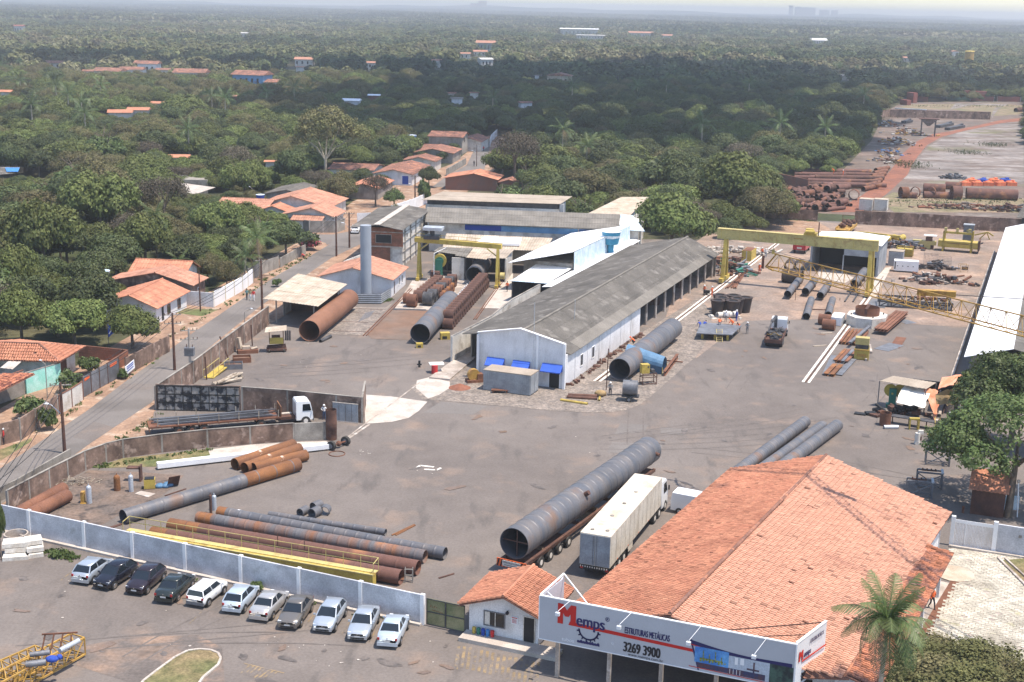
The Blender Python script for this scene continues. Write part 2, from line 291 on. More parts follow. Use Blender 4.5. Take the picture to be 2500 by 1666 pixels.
def TF(name,label,cat,f,a,b,z=0.,group=None,rz=None):return T(name,label,cat,fw_(f,a,b,z),-R(FRM[f])if rz is None else rz,group)
def dup(t,loc,rz,label=None,group=None):
 r=t.copy();COL.objects.link(r);r.location=loc;r.rotation_euler=(0,0,rz);TM[r.name]=(Vector(loc),rz)
 if label:r['label']=label
 if group:r['group']=group
 for ch in list(t.children):
  c=ch.copy();COL.objects.link(c);c.parent=r
  for g in ch.children:
   d=g.copy();COL.objects.link(d);d.parent=c
 return r
def S(o):o['kind']='stuff';return o
def sheet(name,pts,z,m,kind='structure'):
 o=MB().poly(*[(p[0],p[1],z)for p in pts]).build(name,m);o['kind']=kind;return o
def az(p,q):return-math.atan2(q[0]-p[0],q[1]-p[1])
# GROUND
o=MB().poly((-30000,-3000,0),(30000,-3000,0),(30000,30000,0),(-30000,30000,0)).build('ground','forestfloor');o['kind']='structure'
def gs(name,pts,z,m,kind='structure'):return sheet(name,[G(*p)for p in pts],z,m,kind)
def fs(name,f,pts,z,m,kind='structure'):return sheet(name,[fw_(f,*p)for p in pts],z,m,kind)
fs('street_verge','L',[(-76,70),(-57,70),(-58,135),(-58.5,200),(-63,262),(-57,300),(-58,380),(-66,470),(-76,470),(-72,380),(-80,300),(-76,250)],.012,'dirt')
sheet('street',[(-58,96),(-49.5,122.3),(-48.3,132),(-47.1,141.4),(-46.3,152.9),(-44,178.7),(-41.8,199.3),(-40,216.6),(-37.6,232),(-35.6,246.1),(-35,250),(-38,253.6),(-60,253),(-60,259.5),(-36,261),(-31,268),(-27,300),(-21.5,300),(-24.6,268),(-29.4,250),(-32.8,236),(-34.6,222),(-38,196),(-40.2,168),(-40.9,145),(-43.2,130.7),(-45,116.3),(-49.5,100)],.024,'street')
sheet('back_street',[(-21,335),(-18,360),(-14,385),(-13.4,420),(-12.5,455),(-8.5,455),(-8.5,420),(-8.7,372),(-12,335)],.024,'street')
sheet('yard',[(-95,40),(-62,107.3),(-46.4,107.3),(-45.2,115),(-43.6,124),(-39.6,142),(-36.5,168),(-34.5,184),(-30,206),(-29,240),(-16,262),(20,262),(45,264),(66,292),(108,283),(112,240),(75,150),(60,100),(70,40)],.036,'asphalt')
gs('dirt_yard',[('A8',0,1400),('A8',350,1130),('A8',800,1120),('A8',1170,1110),('A8',1240,1030),('A8',1480,1150),('A8',1990,1180),('A8',2060,950),('A8',2215,480),('A8',1140,437),('A8',870,417),('A8',335,387),('A8',130,470),('A8',0,560),('A7',1700,760),('A7',1480,1450)],.048,'yarddirt')
gs('stone_apron',[('B3',100,790),('B3',250,805),('B3',630,838),('B3',1200,890),('B3',1500,903),('B3',1650,900),('B3',1770,885),('B3',1880,845),('B3',1980,770),('B3',2353,440),('C4',370,1500),('C4',520,1180),('C4',480,900),('C4',300,700),('B3',1900,250),('B3',1300,690),('B3',1080,690),('B3',560,600),('B3',350,520),('B3',0,690)],.06,'stones')
gs('paint_stains',[('B3',60,640),('B3',160,615),('B3',330,650),('B3',330,700),('B3',240,760),('B3',150,790),('B3',50,700)],.072,'whitecon')
gs('entry_slab',[('B2',1690,705),('B2',1900,720),('B2',2175,760),('B2',2110,830),('B2',2030,885),('B2',1900,915),('B2',1700,930)],.064,'whitecon')
gs('rusty_slab',[('A6',1330,1195),('A6',1620,1200),('A6',1560,1330),('A6',1480,1440),('A6',1160,1430),('A6',1120,1390)],.067,'rustground')
gs('gravel_bed',[('A6',1000,1170),('A6',1270,1175),('A6',1340,1130),('A6',1100,1400),('A6',900,1400),('A6',780,1380)],.070,'stones')
gs('bay_floor',[('C2',870,820),('C2',1680,820),('C2',1200,1180),('C2',600,1420),('C2',20,1400),('C2',330,900)],.0735,'concrete')
gs('bay_apron',[('C2',1560,1380),('C2',1880,1390),('C2',2060,1250),('C2',2090,680),('C2',1990,690)],.0775,'whitecon')
gs('sunken_gap',[('A6',1330,1182),('A6',1600,1190),('A6',1605,1202),('A6',1335,1194)],.084,'darksteel')
gs('wall_apron',[('B2',495,1128),('B2',820,1090),('B2',1140,1070),('B2',1400,1062),('B2',1420,1085),('B2',1150,1120),('B2',720,1170),('B2',520,1190)],.066,'whitecon')
gs('grass_patch',[('B1',900,1345),('B1',1180,1255),('B1',1570,1215),('B1',2010,1165),('B1',2050,1230),('B1',1990,1290),('B1',1500,1335),('B1',950,1350)],.057,'grass')
gs('dark_soil',[('B5',60,300),('B1',850,1370),('B1',1300,1385),('B1',1760,1420),('B1',1700,1490),('B5',1280,100),('B5',950,250),('B5',700,390),('B5',200,320)],.05,'darksoil')
gs('corner_dirt',[('B1',860,1150),('B1',1480,770),('B1',1440,1040),('B1',1000,1130)],.052,'dirt')
gs('verge_grass',[('A5',1620,1290),('A5',1950,1300),('A5',1800,1360),('A5',1560,1330)],.018,'grass')
gs('kerb_grass',[('B1',0,1170),('B1',310,1055),('B1',300,1090),('B1',0,1280)],.018,'grass')
gs('parking_dust',[('B5',0,560),('B5',640,610),('B5',600,900),('B5',300,980),('B5',0,900)],.042,'asphalt')
gs('forecourt_dirt',[('B5',640,1290),('B5',1000,1220),('B5',1560,1200),('B5',1750,1300),('B5',1770,1568),('B5',1000,1568),('B5',600,1440)],.046,'patchy')
gs('light_patch',[('B3',1730,990),('B3',1960,1005),('B3',1925,1060),('B3',1680,1085)],.048,'street')
o=gs('light_patch',[('B3',2060,1025),('B3',2285,1035),('B3',2245,1090),('B3',2060,1070)],.048,'street')
gs('light_patch',[('B3',1660,1145),('B3',2080,1160),('B3',2030,1280),('B3',1620,1225)],.047,'street')
gs('smooth_patch',[('B3',260,810),('B3',640,850),('B3',520,920),('B3',110,905)],.047,'street')
def stripe(mb,p,q,w,z=.075):
 p,q=Vector(p),Vector(q);d=(q-p);d.z=0;d.normalize();n=Vector((-d.y,d.x,0))*w/2
 return mb.poly((*(p-n).xy,z),(*(q-n).xy,z),(*(q+n).xy,z),(*(p+n).xy,z))
for k,(a,b0,b1)in enumerate([(-26.05,161,236),(-25.35,161,232),(-49.6,150,262),(-48.9,150,262)]):
 m=MB();stripe(m,fw_('Y',a,b0),fw_('Y',a,b1),.32,.078)
 o=m.build('crane_rail_strip','line');o['kind']='structure'
 if k%2==0:
  m=MB();m.beam(fw_('Y',a+.35,b0,.09),fw_('Y',a+.35,b1,.09),.08,.1);o=m.build('crane_rail','rustdark');o['kind']='structure'
for p,q in((('A6',1090,1400),('A6',1475,1015)),(('A6',1115,1400),('A6',1490,1020)),(('C2',1400,1568),('C2',2030,700)),(('C2',1440,1568),('C2',2060,700))):
 m=MB();m.beam(G(*p,.1),G(*q,.1),.12,.12);o=m.build('crane_rail','rust');o['kind']='structure'
m=MB()
for p,q in((('B3',60,1355),('B3',90,1337)),(('B3',85,1337),('B3',200,1350)),(('B3',120,1368),('B3',225,1375)),(('B3',215,1377),('B3',258,1357))):stripe(m,G(*p),G(*q),.28,.05)
o=m.build('painted_bracket_mark','line');o['kind']='structure'
m=MB();stripe(m,G('B2',1560,1035),G('B2',2120,610),.2,.083);stripe(m,G('B2',1575,1040),G('B2',1730,935),.3,.084)
o=m.build('gate_rail_mark','concrete');o['kind']='structure'
m=MB()
for k in range(15):
 x=175+k*36;stripe(m,G('B7',x+8,1335+k*8),G('B7',x-12,1470+k*9),.22,.05)
o=m.build('yellow_hatch_marking','yline');o['kind']='structure'
m=MB()
for k in range(8):stripe(m,G('B6',690+k*30,1320+k*9),G('B6',610+k*28,1395+k*8),.14,.056)
stripe(m,G('B6',640,1312),G('B6',960,1390),.12,.057)
for x,y in((740,750),(1010,745),(1220,880),(1480,900)):pass
for p,q in((('B5',480,770),('B5',640,640)),(('B6',300,900),('B6',200,1000)),(('B6',1130,1010),('B6',1250,850)),(('B6',1420,1080),('B6',1530,900)),(('B6',1640,1140),('B6',1740,960)),(('B6',2353,1260),('B6',2340,1360)),(('B6',900,960),('B6',1010,840))):stripe(m,G(*p),G(*q),.1,.053)
o=m.build('parking_lines','yline');o['kind']='structure'
m=MB()
random.seed(3)
for k in range(60):
 c_,x,y=random.choice([('B5',random.uniform(0,1700),random.uniform(760,1300)),('B3',random.uniform(0,1800),random.uniform(900,1500)),('B2',random.uniform(600,1900),random.uniform(300,600)),('B2',random.gauss(1690,30),random.gauss(1145,14)),('B6',random.uniform(700,2300),random.uniform(1100,1400)),('C7',random.gauss(500,150),random.gauss(600,80))])
 p=G(c_,x,y);r=random.uniform(.03,.09);n=random.randint(4,6);a0=random.random()*6
 m.poly(*[(p.x+r*random.uniform(.6,1.6)*math.cos(a0+j*6.28/n),p.y+r*1.3*math.sin(a0+j*6.28/n),.088)for j in range(n)])
S(m.build('pale_litter','whitecon'))
for q_ in([('A3',380,372),('A3',610,366),('A3',570,432),('A3',330,425)],[('A3',1300,385),('A3',1500,392),('A3',1480,440),('A3',1310,445)],[('A2',420,92),('A2',760,78),('A2',700,98)],[('A3',900,370),('A3',1050,366),('A3',1020,405)],[('A1',1480,700),('A1',1690,712),('A1',1660,735)],[('A2',330,690),('A2',520,680),('A2',480,715)],[('A4',1350,590),('A4',1640,600),('A4',1560,650)]):gs('far_clearing',q_,.03,'shadedirt')
for q_ in([('B1',900,900),('B1',1090,960),('B1',880,1090),('B1',700,1050)],[('B1',1180,540),('B1',1480,545),('B1',1440,600),('B1',1130,590)],[('D4',1500,960),('D4',1640,950),('D4',1620,1010),('D4',1560,1040)]):gs('street_patch',q_,.031,'asphalt')
mat('tyremark',(.122,.104,.093),(.148,.126,.112),s2=1.2,t=.5,w=.1,var=.08,rough=.9);mat('oil',(.085,.074,.068),(.145,.122,.108),s2=1.5,t=.48,w=.12,rough=.75);mat('ruststain',(.185,.125,.09),(.16,.12,.10),s2=1.0,w=.12,rough=.95)
random.seed(33);m=MB()
for k in range(18):
 c_=random.choice([('B3',random.uniform(200,1900),random.uniform(1000,1500)),('B4',random.uniform(100,1500),random.uniform(300,800)),('B5',random.uniform(100,1600),random.uniform(900,1400)),('B2',random.uniform(700,1700),random.uniform(330,600)),('B3',random.uniform(1200,2200),random.uniform(950,1300))])
 p=G(*c_);hd_=R(random.choice([68,60,75,10,-15,20]))+random.gauss(0,.15);cur_=random.uniform(-.012,.012)
 for o_ in(-.85,.85):
  q=Vector((p.x-math.sin(hd_)*o_,p.y+math.cos(hd_)*o_,0));a_=hd_
  for j in range(random.randint(8,16)):
   q2=q+Vector((math.cos(a_),math.sin(a_),0))*1.5;stripe(m,q,q2,.16,.0502+.00012*k+.00006*(j%2));q=q2;a_+=cur_*3
o=m.build('tyre_marks','tyremark');o['kind']='structure'
for mm,n_,zz_ in(('oil',50,.056),('ruststain',34,.072)):
 m=MB()
 for k in range(n_):
  c_=random.choice([('B3',random.uniform(0,2300),random.uniform(930,1540)),('B4',random.uniform(0,1800),random.uniform(100,860)),('B5',random.uniform(0,1800),random.uniform(640,1400)),('B2',random.uniform(600,2000),random.uniform(300,620)),('B6',random.uniform(300,2300),random.uniform(1150,1450)),('A8',random.uniform(200,1900),random.uniform(1150,1500))])
  p=G(*c_);r=random.uniform(.1,.5);n=11;a0=random.random()*6;el=random.uniform(1,3.2);hd_=random.random()*3
  P_=[]
  for j in range(n):
   a_=a0+j*6.283/n;rr_=r*random.uniform(.55,1.2);x,y=rr_*el*math.cos(a_),rr_*math.sin(a_);P_.append((p.x+x*math.cos(hd_)-y*math.sin(hd_),p.y+x*math.sin(hd_)+y*math.cos(hd_),zz_+.0003*k))
  m.poly(*P_)
 o=m.build({'oil':'oil_stains','ruststain':'rust_stains'}[mm],mm);o['kind']='structure'
gs('back_lot',[('A8',600,340),('A8',560,330),('A8',640,100),('A4',700,1557),('A4',1000,1250),('A4',1100,1050),('A4',1150,975),('A4',1290,900),('A4',1400,905),('A4',2353,900),('A4',2353,1557),('A8',2353,360),('A8',2353,440)],.012,'shadedirt')
gs('pale_clearing',[('D3',1250,880),('D3',1330,740),('D3',1450,610),('D3',1620,520),('D3',1900,440),('D3',2353,360),('D3',2353,1000),('D3',1500,990),('D3',1200,930)],.024,'pale')
gs('grassy_lot',[('D3',1250,215),('D3',1500,215),('D3',2100,205),('D3',2353,230),('D3',2353,310),('D3',2060,330),('D3',1700,270),('D3',1130,260)],.026,'scrub')
gs('scrub_patch',[('D3',960,1130),('D3',1100,1060),('D3',1400,1090),('D3',2000,1110),('D3',2353,1120),('D3',2353,1255),('D3',1110,1250)],.028,'scrub')
rl=[(500,1250),(640,1180),(800,1090),(980,960),(1090,830),(1200,680),(1330,570),(1480,500),(1650,475)]
rr=[(1750,478),(1560,530),(1420,610),(1340,710),(1280,790),(1240,890),(1080,1040),(940,1150),(800,1250)]
gs('red_dirt_road',[('D3',*p)for p in rl+rr],.036,'reddirt')
gs('red_track',[('D3',1650,475),('D3',1900,420),('D3',2120,370),('D3',2353,345),('D3',2353,375),('D3',2150,395),('D3',1930,440),('D3',1750,478)],.038,'reddirt')
gs('pale_track',[('D3',2050,345),('D3',2110,260),('D3',2200,215),('D3',1700,205),('D3',1640,270),('D3',1700,260),('D3',1850,222),('D3',2100,228),('D3',2060,270),('D3',2040,330)],.040,'pale')
gs('red_clearing',[('A8',130,470),('A8',330,388),('A8',870,418),('A8',960,470),('A8',950,520),('A8',640,500),('A8',240,480)],.062,'dirt')
gs('concrete_pad',[('C5',720,350),('C5',1000,370),('C5',1240,480),('C5',1100,560),('C5',700,470)],.085,'whitecon')
gs('concrete_pad',[('C5',1440,740),('C5',1560,480),('C5',1700,330),('C5',1790,320),('C5',1660,560),('C5',1560,760)],.085,'whitecon')
isl=[G('B5',*p)for p in((1130,1568),(1230,1490),(1380,1380),(1480,1330),(1570,1318),(1660,1325),(1720,1350),(1740,1390),(1720,1440),(1660,1490),(1600,1540),(1560,1600),(1300,1700),(1050,1680))]
sheet('island_grass',isl,.11,'grass')
m=MB();cc=sum(isl,Vector())/len(isl)
for k in range(len(isl)):
 p,q=isl[k],isl[(k+1)%len(isl)]
 for a0,a1 in((0,.48),(.5,.98)):
  m2=MB();u,v=p.lerp(q,a0),p.lerp(q,a1);m.beam((u.x,u.y,.08),(v.x,v.y,.08),.17,.16)
o=m.build('island_kerb','whitecon');o['kind']='structure'
pv=[inv('Y',G('B8',*p))for p in((1830,470),(2353,540),(2600,1000),(2600,1600),(1420,1600),(1500,1340),(1870,715),(1750,600))]
def inside(x,y,P):
 c_=False;n=len(P)
 for i in range(n):
  x1,y1,x2,y2=P[i][0],P[i][1],P[i-1][0],P[i-1][1]
  if(y1>y)!=(y2>y)and x<(x2-x1)*(y-y1)/(y2-y1)+x1:c_=not c_
 return c_
fs('courtyard','Y',[(p.x,p.y)for p in pv],.05,'concrete')
mt=MB();random.seed(5);slots=[]
x0,x1=min(p.x for p in pv),max(p.x for p in pv);y0,y1=min(p.y for p in pv),max(p.y for p in pv)
j=0;y=y0
while y<y1:
 x=x0+(.22 if j%2 else 0)
 while x<x1:
  if inside(x,y,pv)and random.random()<.97:slots.append((x,y))
  x+=.44
 y+=.34;j+=1
lawn=[inv('Y',G('B8',*p))for p in((2200,560),(2353,720),(2700,760),(2700,520))]
slots=[q for q in slots if not inside(q[0],q[1],lawn)]
def paver(mb,x,y):
 w,l,z=.2+random.uniform(-.015,.012),.15+random.uniform(-.012,.01),.085+random.uniform(-.012,.012)
 mb.cur=random.uniform(-.16,.14);P=[(x-w,y-l),(x,y-l-.02),(x+w,y-l),(x+w,y+l),(x,y+l+.02),(x-w,y+l)]
 mb.add([(p[0],p[1],.03)for p in P]+[(p[0]*.97+x*.03,p[1]*.97+y*.03,z)for p in P],[tuple(range(6,12))]+[(k,(k+1)%6,6+(k+1)%6,6+k)for k in range(6)])
pt=TF('courtyard_paving','pale interlocking stone pavers of the courtyard beside the red brick edging','paving','Y',*slots[0])
mat('paverstone',(.46,.42,.34),(.25,.22,.17),s2=.25,t=.6,w=.1,var=.12,s1=.7,fv=.14,fs=5,c3=(.30,.28,.14),s3=.4,t3=.66,rough=.95)
for x,y in slots:paver(mt,x,y)
S(mt.build('paver','paverstone',pt,'Y'))
sheet('lawn',[fw_('Y',p.x,p.y)for p in lawn],.1,'grass')
m=MB();a,b=G('B8',2165,545),G('B8',2353,735);m.beam(a+Vector((0,0,.12)),b+(b-a)*.8+Vector((0,0,.12)),.2,.2);a,b=G('B8',2215,550),G('B8',2380,700);m.beam(a+Vector((0,0,.12)),b+(b-a)*.8+Vector((0,0,.12)),.15,.2)
tag(m.build('lawn_kerb','concrete'),'double concrete edging strip at the corner of the small lawn','kerb')
m=MB();a,b=G('B8',1865,712),G('B8',1470,1370);stripe(m,a,b+(b-a)*.4,.85,.062);o=m.build('brick_edging','rust');o['kind']='structure'
m=MB();a,b=G('B8',1790,715),G('B8',1400,1370);stripe(m,a,b+(b-a)*.3,1.5,.058);o=m.build('walkway','concrete');o['kind']='structure'
p=G('B8',1850,655);o=MB().poly(*[(p.x+1.5*math.cos(k*.52)*1.1,p.y+1.7*math.sin(k*.52),.101)for k in range(12)]).build('spilled_sand','cream');o['kind']='structure'
# WALLS (panels and pillars are parts)
def wall(name,label,pts,h,t,m,seg=2.6,pil=None,pm=None,ph=.12,cat='wall',cop=None,group=None):
 t0=T(name,label,cat,Vector((pts[0][0],pts[0][1],0)),0,group)
 for i in range(len(pts)-1):
  p,q=Vector((pts[i][0],pts[i][1],0)),Vector((pts[i+1][0],pts[i+1][1],0));L=(q-p).length;n=max(1,round(L/seg));h0=h if not isinstance(h,list)else h[i]
  for k in range(n):
   a,b=p.lerp(q,k/n),p.lerp(q,(k+1)/n);d=(b-a).normalized()*(.10 if pil else.015);dz=random.uniform(-.02,.02)
   mb=MB();mb.cur=random.uniform(-.07,.07);mb.beam(a+d+Vector((0,0,(h0+dz)/2)),b-d+Vector((0,0,(h0+dz)/2)),t,h0+dz);mb.build('wall_panel',m,t0,'W')
   if pil:
    mb=MB();mb.box(a,(pil,pil,h0+ph),math.atan2((q-p).y,(q-p).x));mb.build('pillar',pm or m,t0,'W')
   if cop:
    mb=MB();mb.beam(a+Vector((0,0,h0+.045)),b+Vector((0,0,h0+.045)),t+.06,.05);mb.build('coping',cop,t0,'W')
 if pil:mb=MB();mb.box(q,(pil,pil,h0+ph),math.atan2((q-p).y,(q-p).x));mb.build('pillar',pm or m,t0,'W')
 return t0
fwl=[(-47.8,108.7),(-40.6,105.55),(-35.2,103.2),(-30.6,101.15),(-25.8,99.05),(-20.9,96.9),(-16.0,94.75),(-11.0,92.55),(-6.2,90.45)]
w=wall('front_wall','long grey plastered wall with white pillars behind the row of parked cars',fwl,2.4,.16,'graywall',20,.3,'whitepaint',.06)
for i in range(8):
 mb=MB();p,q=Vector((*fwl[i],.11)),Vector((*fwl[i+1],.11));n=(q-p).cross(Vector((0,0,1))).normalized()*.28;mb.beam(p+n,q+n,.36,.2);mb.build('base_strip','whitecon',w,'W')
wall('brown_boundary_wall','stained brown concrete wall curving between the flatbed truck and the grass strip',[(-44.6,111.2),(-42.9,117.0),(-41.2,122.2),(-39.9,124.6),(-38.6,126),(-35.2,127.9),(-31.0,129.7),(-26.9,131.1),(-22.6,132.4)],1.95,.14,'brownwall',3.6,.18,'greywall',.04,cop='greywall')
wall('brick_wall_stub','bare grey brick wall end next to the upright rusty cylinder',[(-22.5,132.4),(-19.1,133.1)],1.95,.2,'greywall',4)
wall('pale_street_wall','low pale concrete wall along the street at the lower left',[(-50.4,104),(-47.6,110),(-45.6,115.4),(-43.4,124.6)],1.35,.16,'greywall',3.2)
wl=wall('black_painted_wall','wall smeared with black and white paint squares behind the loaded flatbed truck',[(-39.6,142.4),(-30.1,142.3)],3.0,.16,'brownwall',20)
m=MB();m2=MB();p,q=Vector((-39.4,142.2,0)),Vector((-30.2,142.15,0));random.seed(2)
m.beam(p.lerp(q,.5)+Vector((-4.5,-.03,1.5)),p.lerp(q,.5)+Vector((4.5,-.03,1.5)),.06,2.9);m.build('black_paint','blackpaint',wl,'W')
for k in range(10):a=p.lerp(q,(k)/9.5);m2.beam(a+Vector((0,-.1,.05)),a+Vector((0,-.1,2.95)),.16,.05)
for z in(.1,1.0,1.95,2.9):m2.beam(p+Vector((0,-.1,z)),q+Vector((0,-.1,z)),.05,.13)
m2.build('painted_grid','black',wl,'W')
wl=wall('dark_brown_wall','dark stained wall with whitewash smears behind the white truck cab',[(-29.9,142.2),(-24.7,141.3),(-19.1,139.8),(-16.2,139.0),(-16.6,145.5)],2.9,.16,'brownwall',5.2,.2,'greywall',.05,cop='greywall')
m=MB();random.seed(8)
for k in range(9):
 x=-29+k*.72;z=1.5+math.sin(k*1.3)*.35;y=142.1-.17*(k*.72)/1.0
 m.add([(x,y-.1,z-.55),(x+.7,y-.2,z-.6),(x+.75,y-.2,z+.3),(x+.1,y-.1,z+.4)],[(0,1,2,3),(3,2,1,0)])
m.build('whitewash_smear','graywall',wl,'W')
t=T('sheet_metal_gate','grey sheet metal sliding gate leaf leaning on the dark stained wall','gate',(-19.4,139.6,0));p,q=Vector((-19.5,139.5,0)),Vector((-16.6,138.75,0))
for k in range(4):
 m=MB();a,b=p.lerp(q,k/4+.008),p.lerp(q,(k+1)/4-.008);m.cur=.1*((k%2)-.5);m.beam(a+Vector((0,0,1.1)),b+Vector((0,0,1.1)),.06,2.1);m.build('panel','contgrey',t,'W')
m=MB();m.beam(p+Vector((0,-.02,2.2)),q+Vector((0,-.02,2.2)),.1,.08);m.beam(p+Vector((0,-.02,.08)),q+Vector((0,-.02,.08)),.1,.08);m.build('frame','whitecon',t,'W')
lw_=[fw_('L',-59.1,135.5),fw_('L',-58.95,146.3),fw_('L',-59.4,162),fw_('L',-59.8,177)]
wall('yard_side_wall','tall brown stained concrete wall between the street and the left yard',lw_,2.75,.15,'brownwall',3.4,.18,'greywall',.04,cop='greywall')
wall('rear_side_wall','beige wall with a small dark window running behind the yard shed to the brick tower',[(-33.5,190),(-31.0,206),(-28.6,222),(-26.6,228)],2.2,.15,'offwhite',5,.2,'greywall',.05)
wall('graffiti_wall','white wall covered in graffiti next to the white tile-roofed house',[fw_('L',-76,186.8),fw_('L',-71.4,186.2)],2.2,.15,'whitewall',2.3,.15,cat='wall')
wall('white_garden_wall','bright white and pale green garden wall along the street near three walkers',[fw_('L',-71.4,186.3),fw_('L',-71.3,191),fw_('L',-71.2,198.5),fw_('L',-71.7,205)],2.3,.15,'whitepaint',4,.16,'yellowpale')
wall('concrete_panel_wall','grey stained panel wall on the street beside the tall coconut palm',[fw_('L',-72.8,205.5),fw_('L',-72.4,212),fw_('L',-71.6,218)],2.1,.15,'greywall',2.2,.15)
wall('low_brown_street_wall','brown garden wall with white dashes leading to the bougainvillea',[fw_('L',-71.4,218.2),fw_('L',-71.2,230.4),fw_('L',-71.0,232)],1.7,.15,'greywall',2.6)
wall('rusty_street_wall','weathered wall overhung by shrubs on the west side of the street',[fw_('L',-68.2,148),fw_('L',-67.6,160)],2.2,.15,'brownwall',2.6,.15)
g_=T('double_sheet_gate','grey sheet gate with two faded red panels facing the street','gate',fw_('L',-69,138.2))
P_=[fw_('L',-69,138.2),fw_('L',-68.95,140.2),fw_('L',-68.9,142.3),fw_('L',-68.8,144.3),fw_('L',-68.6,147)]
for k in range(4):
 m=MB();d=(P_[k+1]-P_[k]).normalized()*.04;m.cur=(-.1,.1,.12,-.05)[k];m.beam(P_[k]+d+Vector((0,0,1.25)),P_[k+1]-d+Vector((0,0,1.25)),.06,2.35);m.build('leaf','greysteel',g_,'W')
 if k in(0,3):m=MB();m.beam(P_[k].lerp(P_[k+1],.2)+Vector((.06,0,2.0)),P_[k].lerp(P_[k+1],.8)+Vector((.06,0,2.1)),.03,.3);m.build('red_mark','cOrange',g_,'W')
for k in range(5):m=MB();m.box(P_[k],(.14,.14,2.55));m.build('post','rustdark',g_,'W')
wall('peeling_white_wall','peeling white and brick wall near the tall street pole',[fw_('L',-68.7,131.8),fw_('L',-68.6,134.5),fw_('L',-68.7,137.4)],2.1,.18,'offwhite',3,.22,'brickfar',cop='rust')
wall('mottled_street_wall','mottled dark wall with white pillar at the left picture edge',[fw_('L',-70.2,112),fw_('L',-69.6,120.6),fw_('L',-68.4,122.6),fw_('L',-68.5,126),fw_('L',-68.7,131.4)],2.3,.18,'brownwall',3,.2,'greywall')
t=T('propped_banner','white banner board with blue print propped by the round bush on the verge','banner',fw_('L',-67.9,147.2))
a,b=fw_('L',-67.6,146.6),fw_('L',-67.5,149);m=MB();m.beam(a+Vector((0,0,1.0)),b+Vector((0,0,1.3)),.05,1.1);m.build('board','whitepaint',t,'W')
m=MB();
for z in(.85,1.15,1.4):m.beam(a.lerp(b,.15)+Vector((.05,0,z)),a.lerp(b,.85)+Vector((.05,0,z+.25)),.02,.09)
m.build('print','cBlue',t,'W')
wall('turquoise_wall','bright turquoise painted garden wall in front of the red tiled house',[fw_('L',-76,138.3),fw_('L',-74.2,143.2)],2.5,.18,'turquoise',20,cop='greywall')
wall('grey_house_wall','plain grey plaster wall running out of frame left of the turquoise wall',[fw_('L',-78.5,127),fw_('L',-76.1,138.1)],2.9,.2,'greywall',20,cop='rust')
wall('brick_garden_wall','red brick garden wall behind the shrubs and blue flag',[fw_('L',-77.5,154.8),fw_('L',-70.5,153.8),fw_('L',-70.2,147.5)],1.6,.18,'brickred',20,cop='rust')
wall('dark_back_wall','dark stained wall left of the gap where the red road leaves the yard',[fw_('Y',-64,292.3),fw_('Y',-47.1,294.4)],2.4,.2,'brownwall',3.6)
wall('long_dark_back_wall','long dark stained wall closing the far end of the yard',[fw_('Y',-39.2,294.6),fw_('Y',-8,299.8),fw_('Y',2,300.5)],3.0,.2,'brownwall',3.6)
wall('distant_brown_wall','long low brown and grey wall beyond the steel hopper',[(158.4,590.6),(166,600),(210.2,598)],3.3,.4,'brownwall',8,cop='rust')
wall('broken_wall_piece','short brick coloured wall end in front of the pipe heap',[(69.5,352),(75,340)],3.2,.3,'brickfar',20)
t=T('green_gate','faded green sheet steel gate with red scrawl next to the gatehouse','gate',(-6.0,90.3,0));p,q=Vector((-5.9,90.3,0)),Vector((-3.0,89.05,0))
for k in range(2):
 a,b=p.lerp(q,k/2+.01),p.lerp(q,(k+1)/2-.01);m=MB();m.cur=.05*k;m.beam(a+Vector((0,0,1.2)),b+Vector((0,0,1.2)),.05,2.1);lf=m.build('leaf','gategreen',t,'W')
 m=MB()
 for z in(.18,1.2,2.22):m.beam(a+Vector((-.02,-.05,z)),b+Vector((-.02,-.05,z)),.05,.07)
 for c_ in(a,b):m.beam(c_+Vector((-.02,-.05,.15)),c_+Vector((-.02,-.05,2.25)),.07,.05)
 m.build('frame','darksteel',lf,'W')
m=MB();a=p.lerp(q,.1)
for k in range(4):m.beam(a+Vector((k*.14,-.1-.05*k,1.6)),a+Vector((k*.14+.06,-.12-.05*k,1.78-(k%2)*.1)),.02,.04)
m.beam(a+Vector((.1,-.12,1.4)),a+Vector((.95,-.45,1.3)),.02,.03);m.build('red_scrawl','rustorange',t,'W')
t=TF('white_slatted_gate','light grey vertical slatted gate between the office wall and the grey end wall','gate','Y',-4.9,114.2)
for k in range(26):
 m=MB();a=-4.55+k*.118;m.cur=random.uniform(-.04,.04);m.bx(a,a+.085,114.1,114.14,.15,2.35);m.build('slat','whitewall',t,'Y')
m=MB();m.bx(-4.95,-4.6,114.0,114.3,0,2.75);m.build('post','whitepaint',t,'Y');m=MB();m.bx(-1.5,-1.15,114.0,114.3,0,2.8);m.build('post','whitepaint',t,'Y')
m=MB();m.bx(-4.6,-1.5,114.05,114.09,2.2,2.5);m.bx(-4.6,-1.5,114.05,114.09,.08,.16);m.bx(-3.75,-3.66,114.04,114.09,.1,2.3);m.build('frame','whitepaint',t,'Y')
t=wall('grey_end_wall','light grey plastered wall continuing out of frame from the slatted gate',[fw_('Y',-1.15,114.15),fw_('Y',12,114.0)],2.6,.2,'graywall',20)
m=MB();m.bx(-4.9,5,113.6,113.85,0,.22);m.build('kerb','whitecon',t,'Y');m=MB();m.bx(.55,.8,114.0,114.04,1.7,1.95);m.build('patch','greywall',t,'Y')
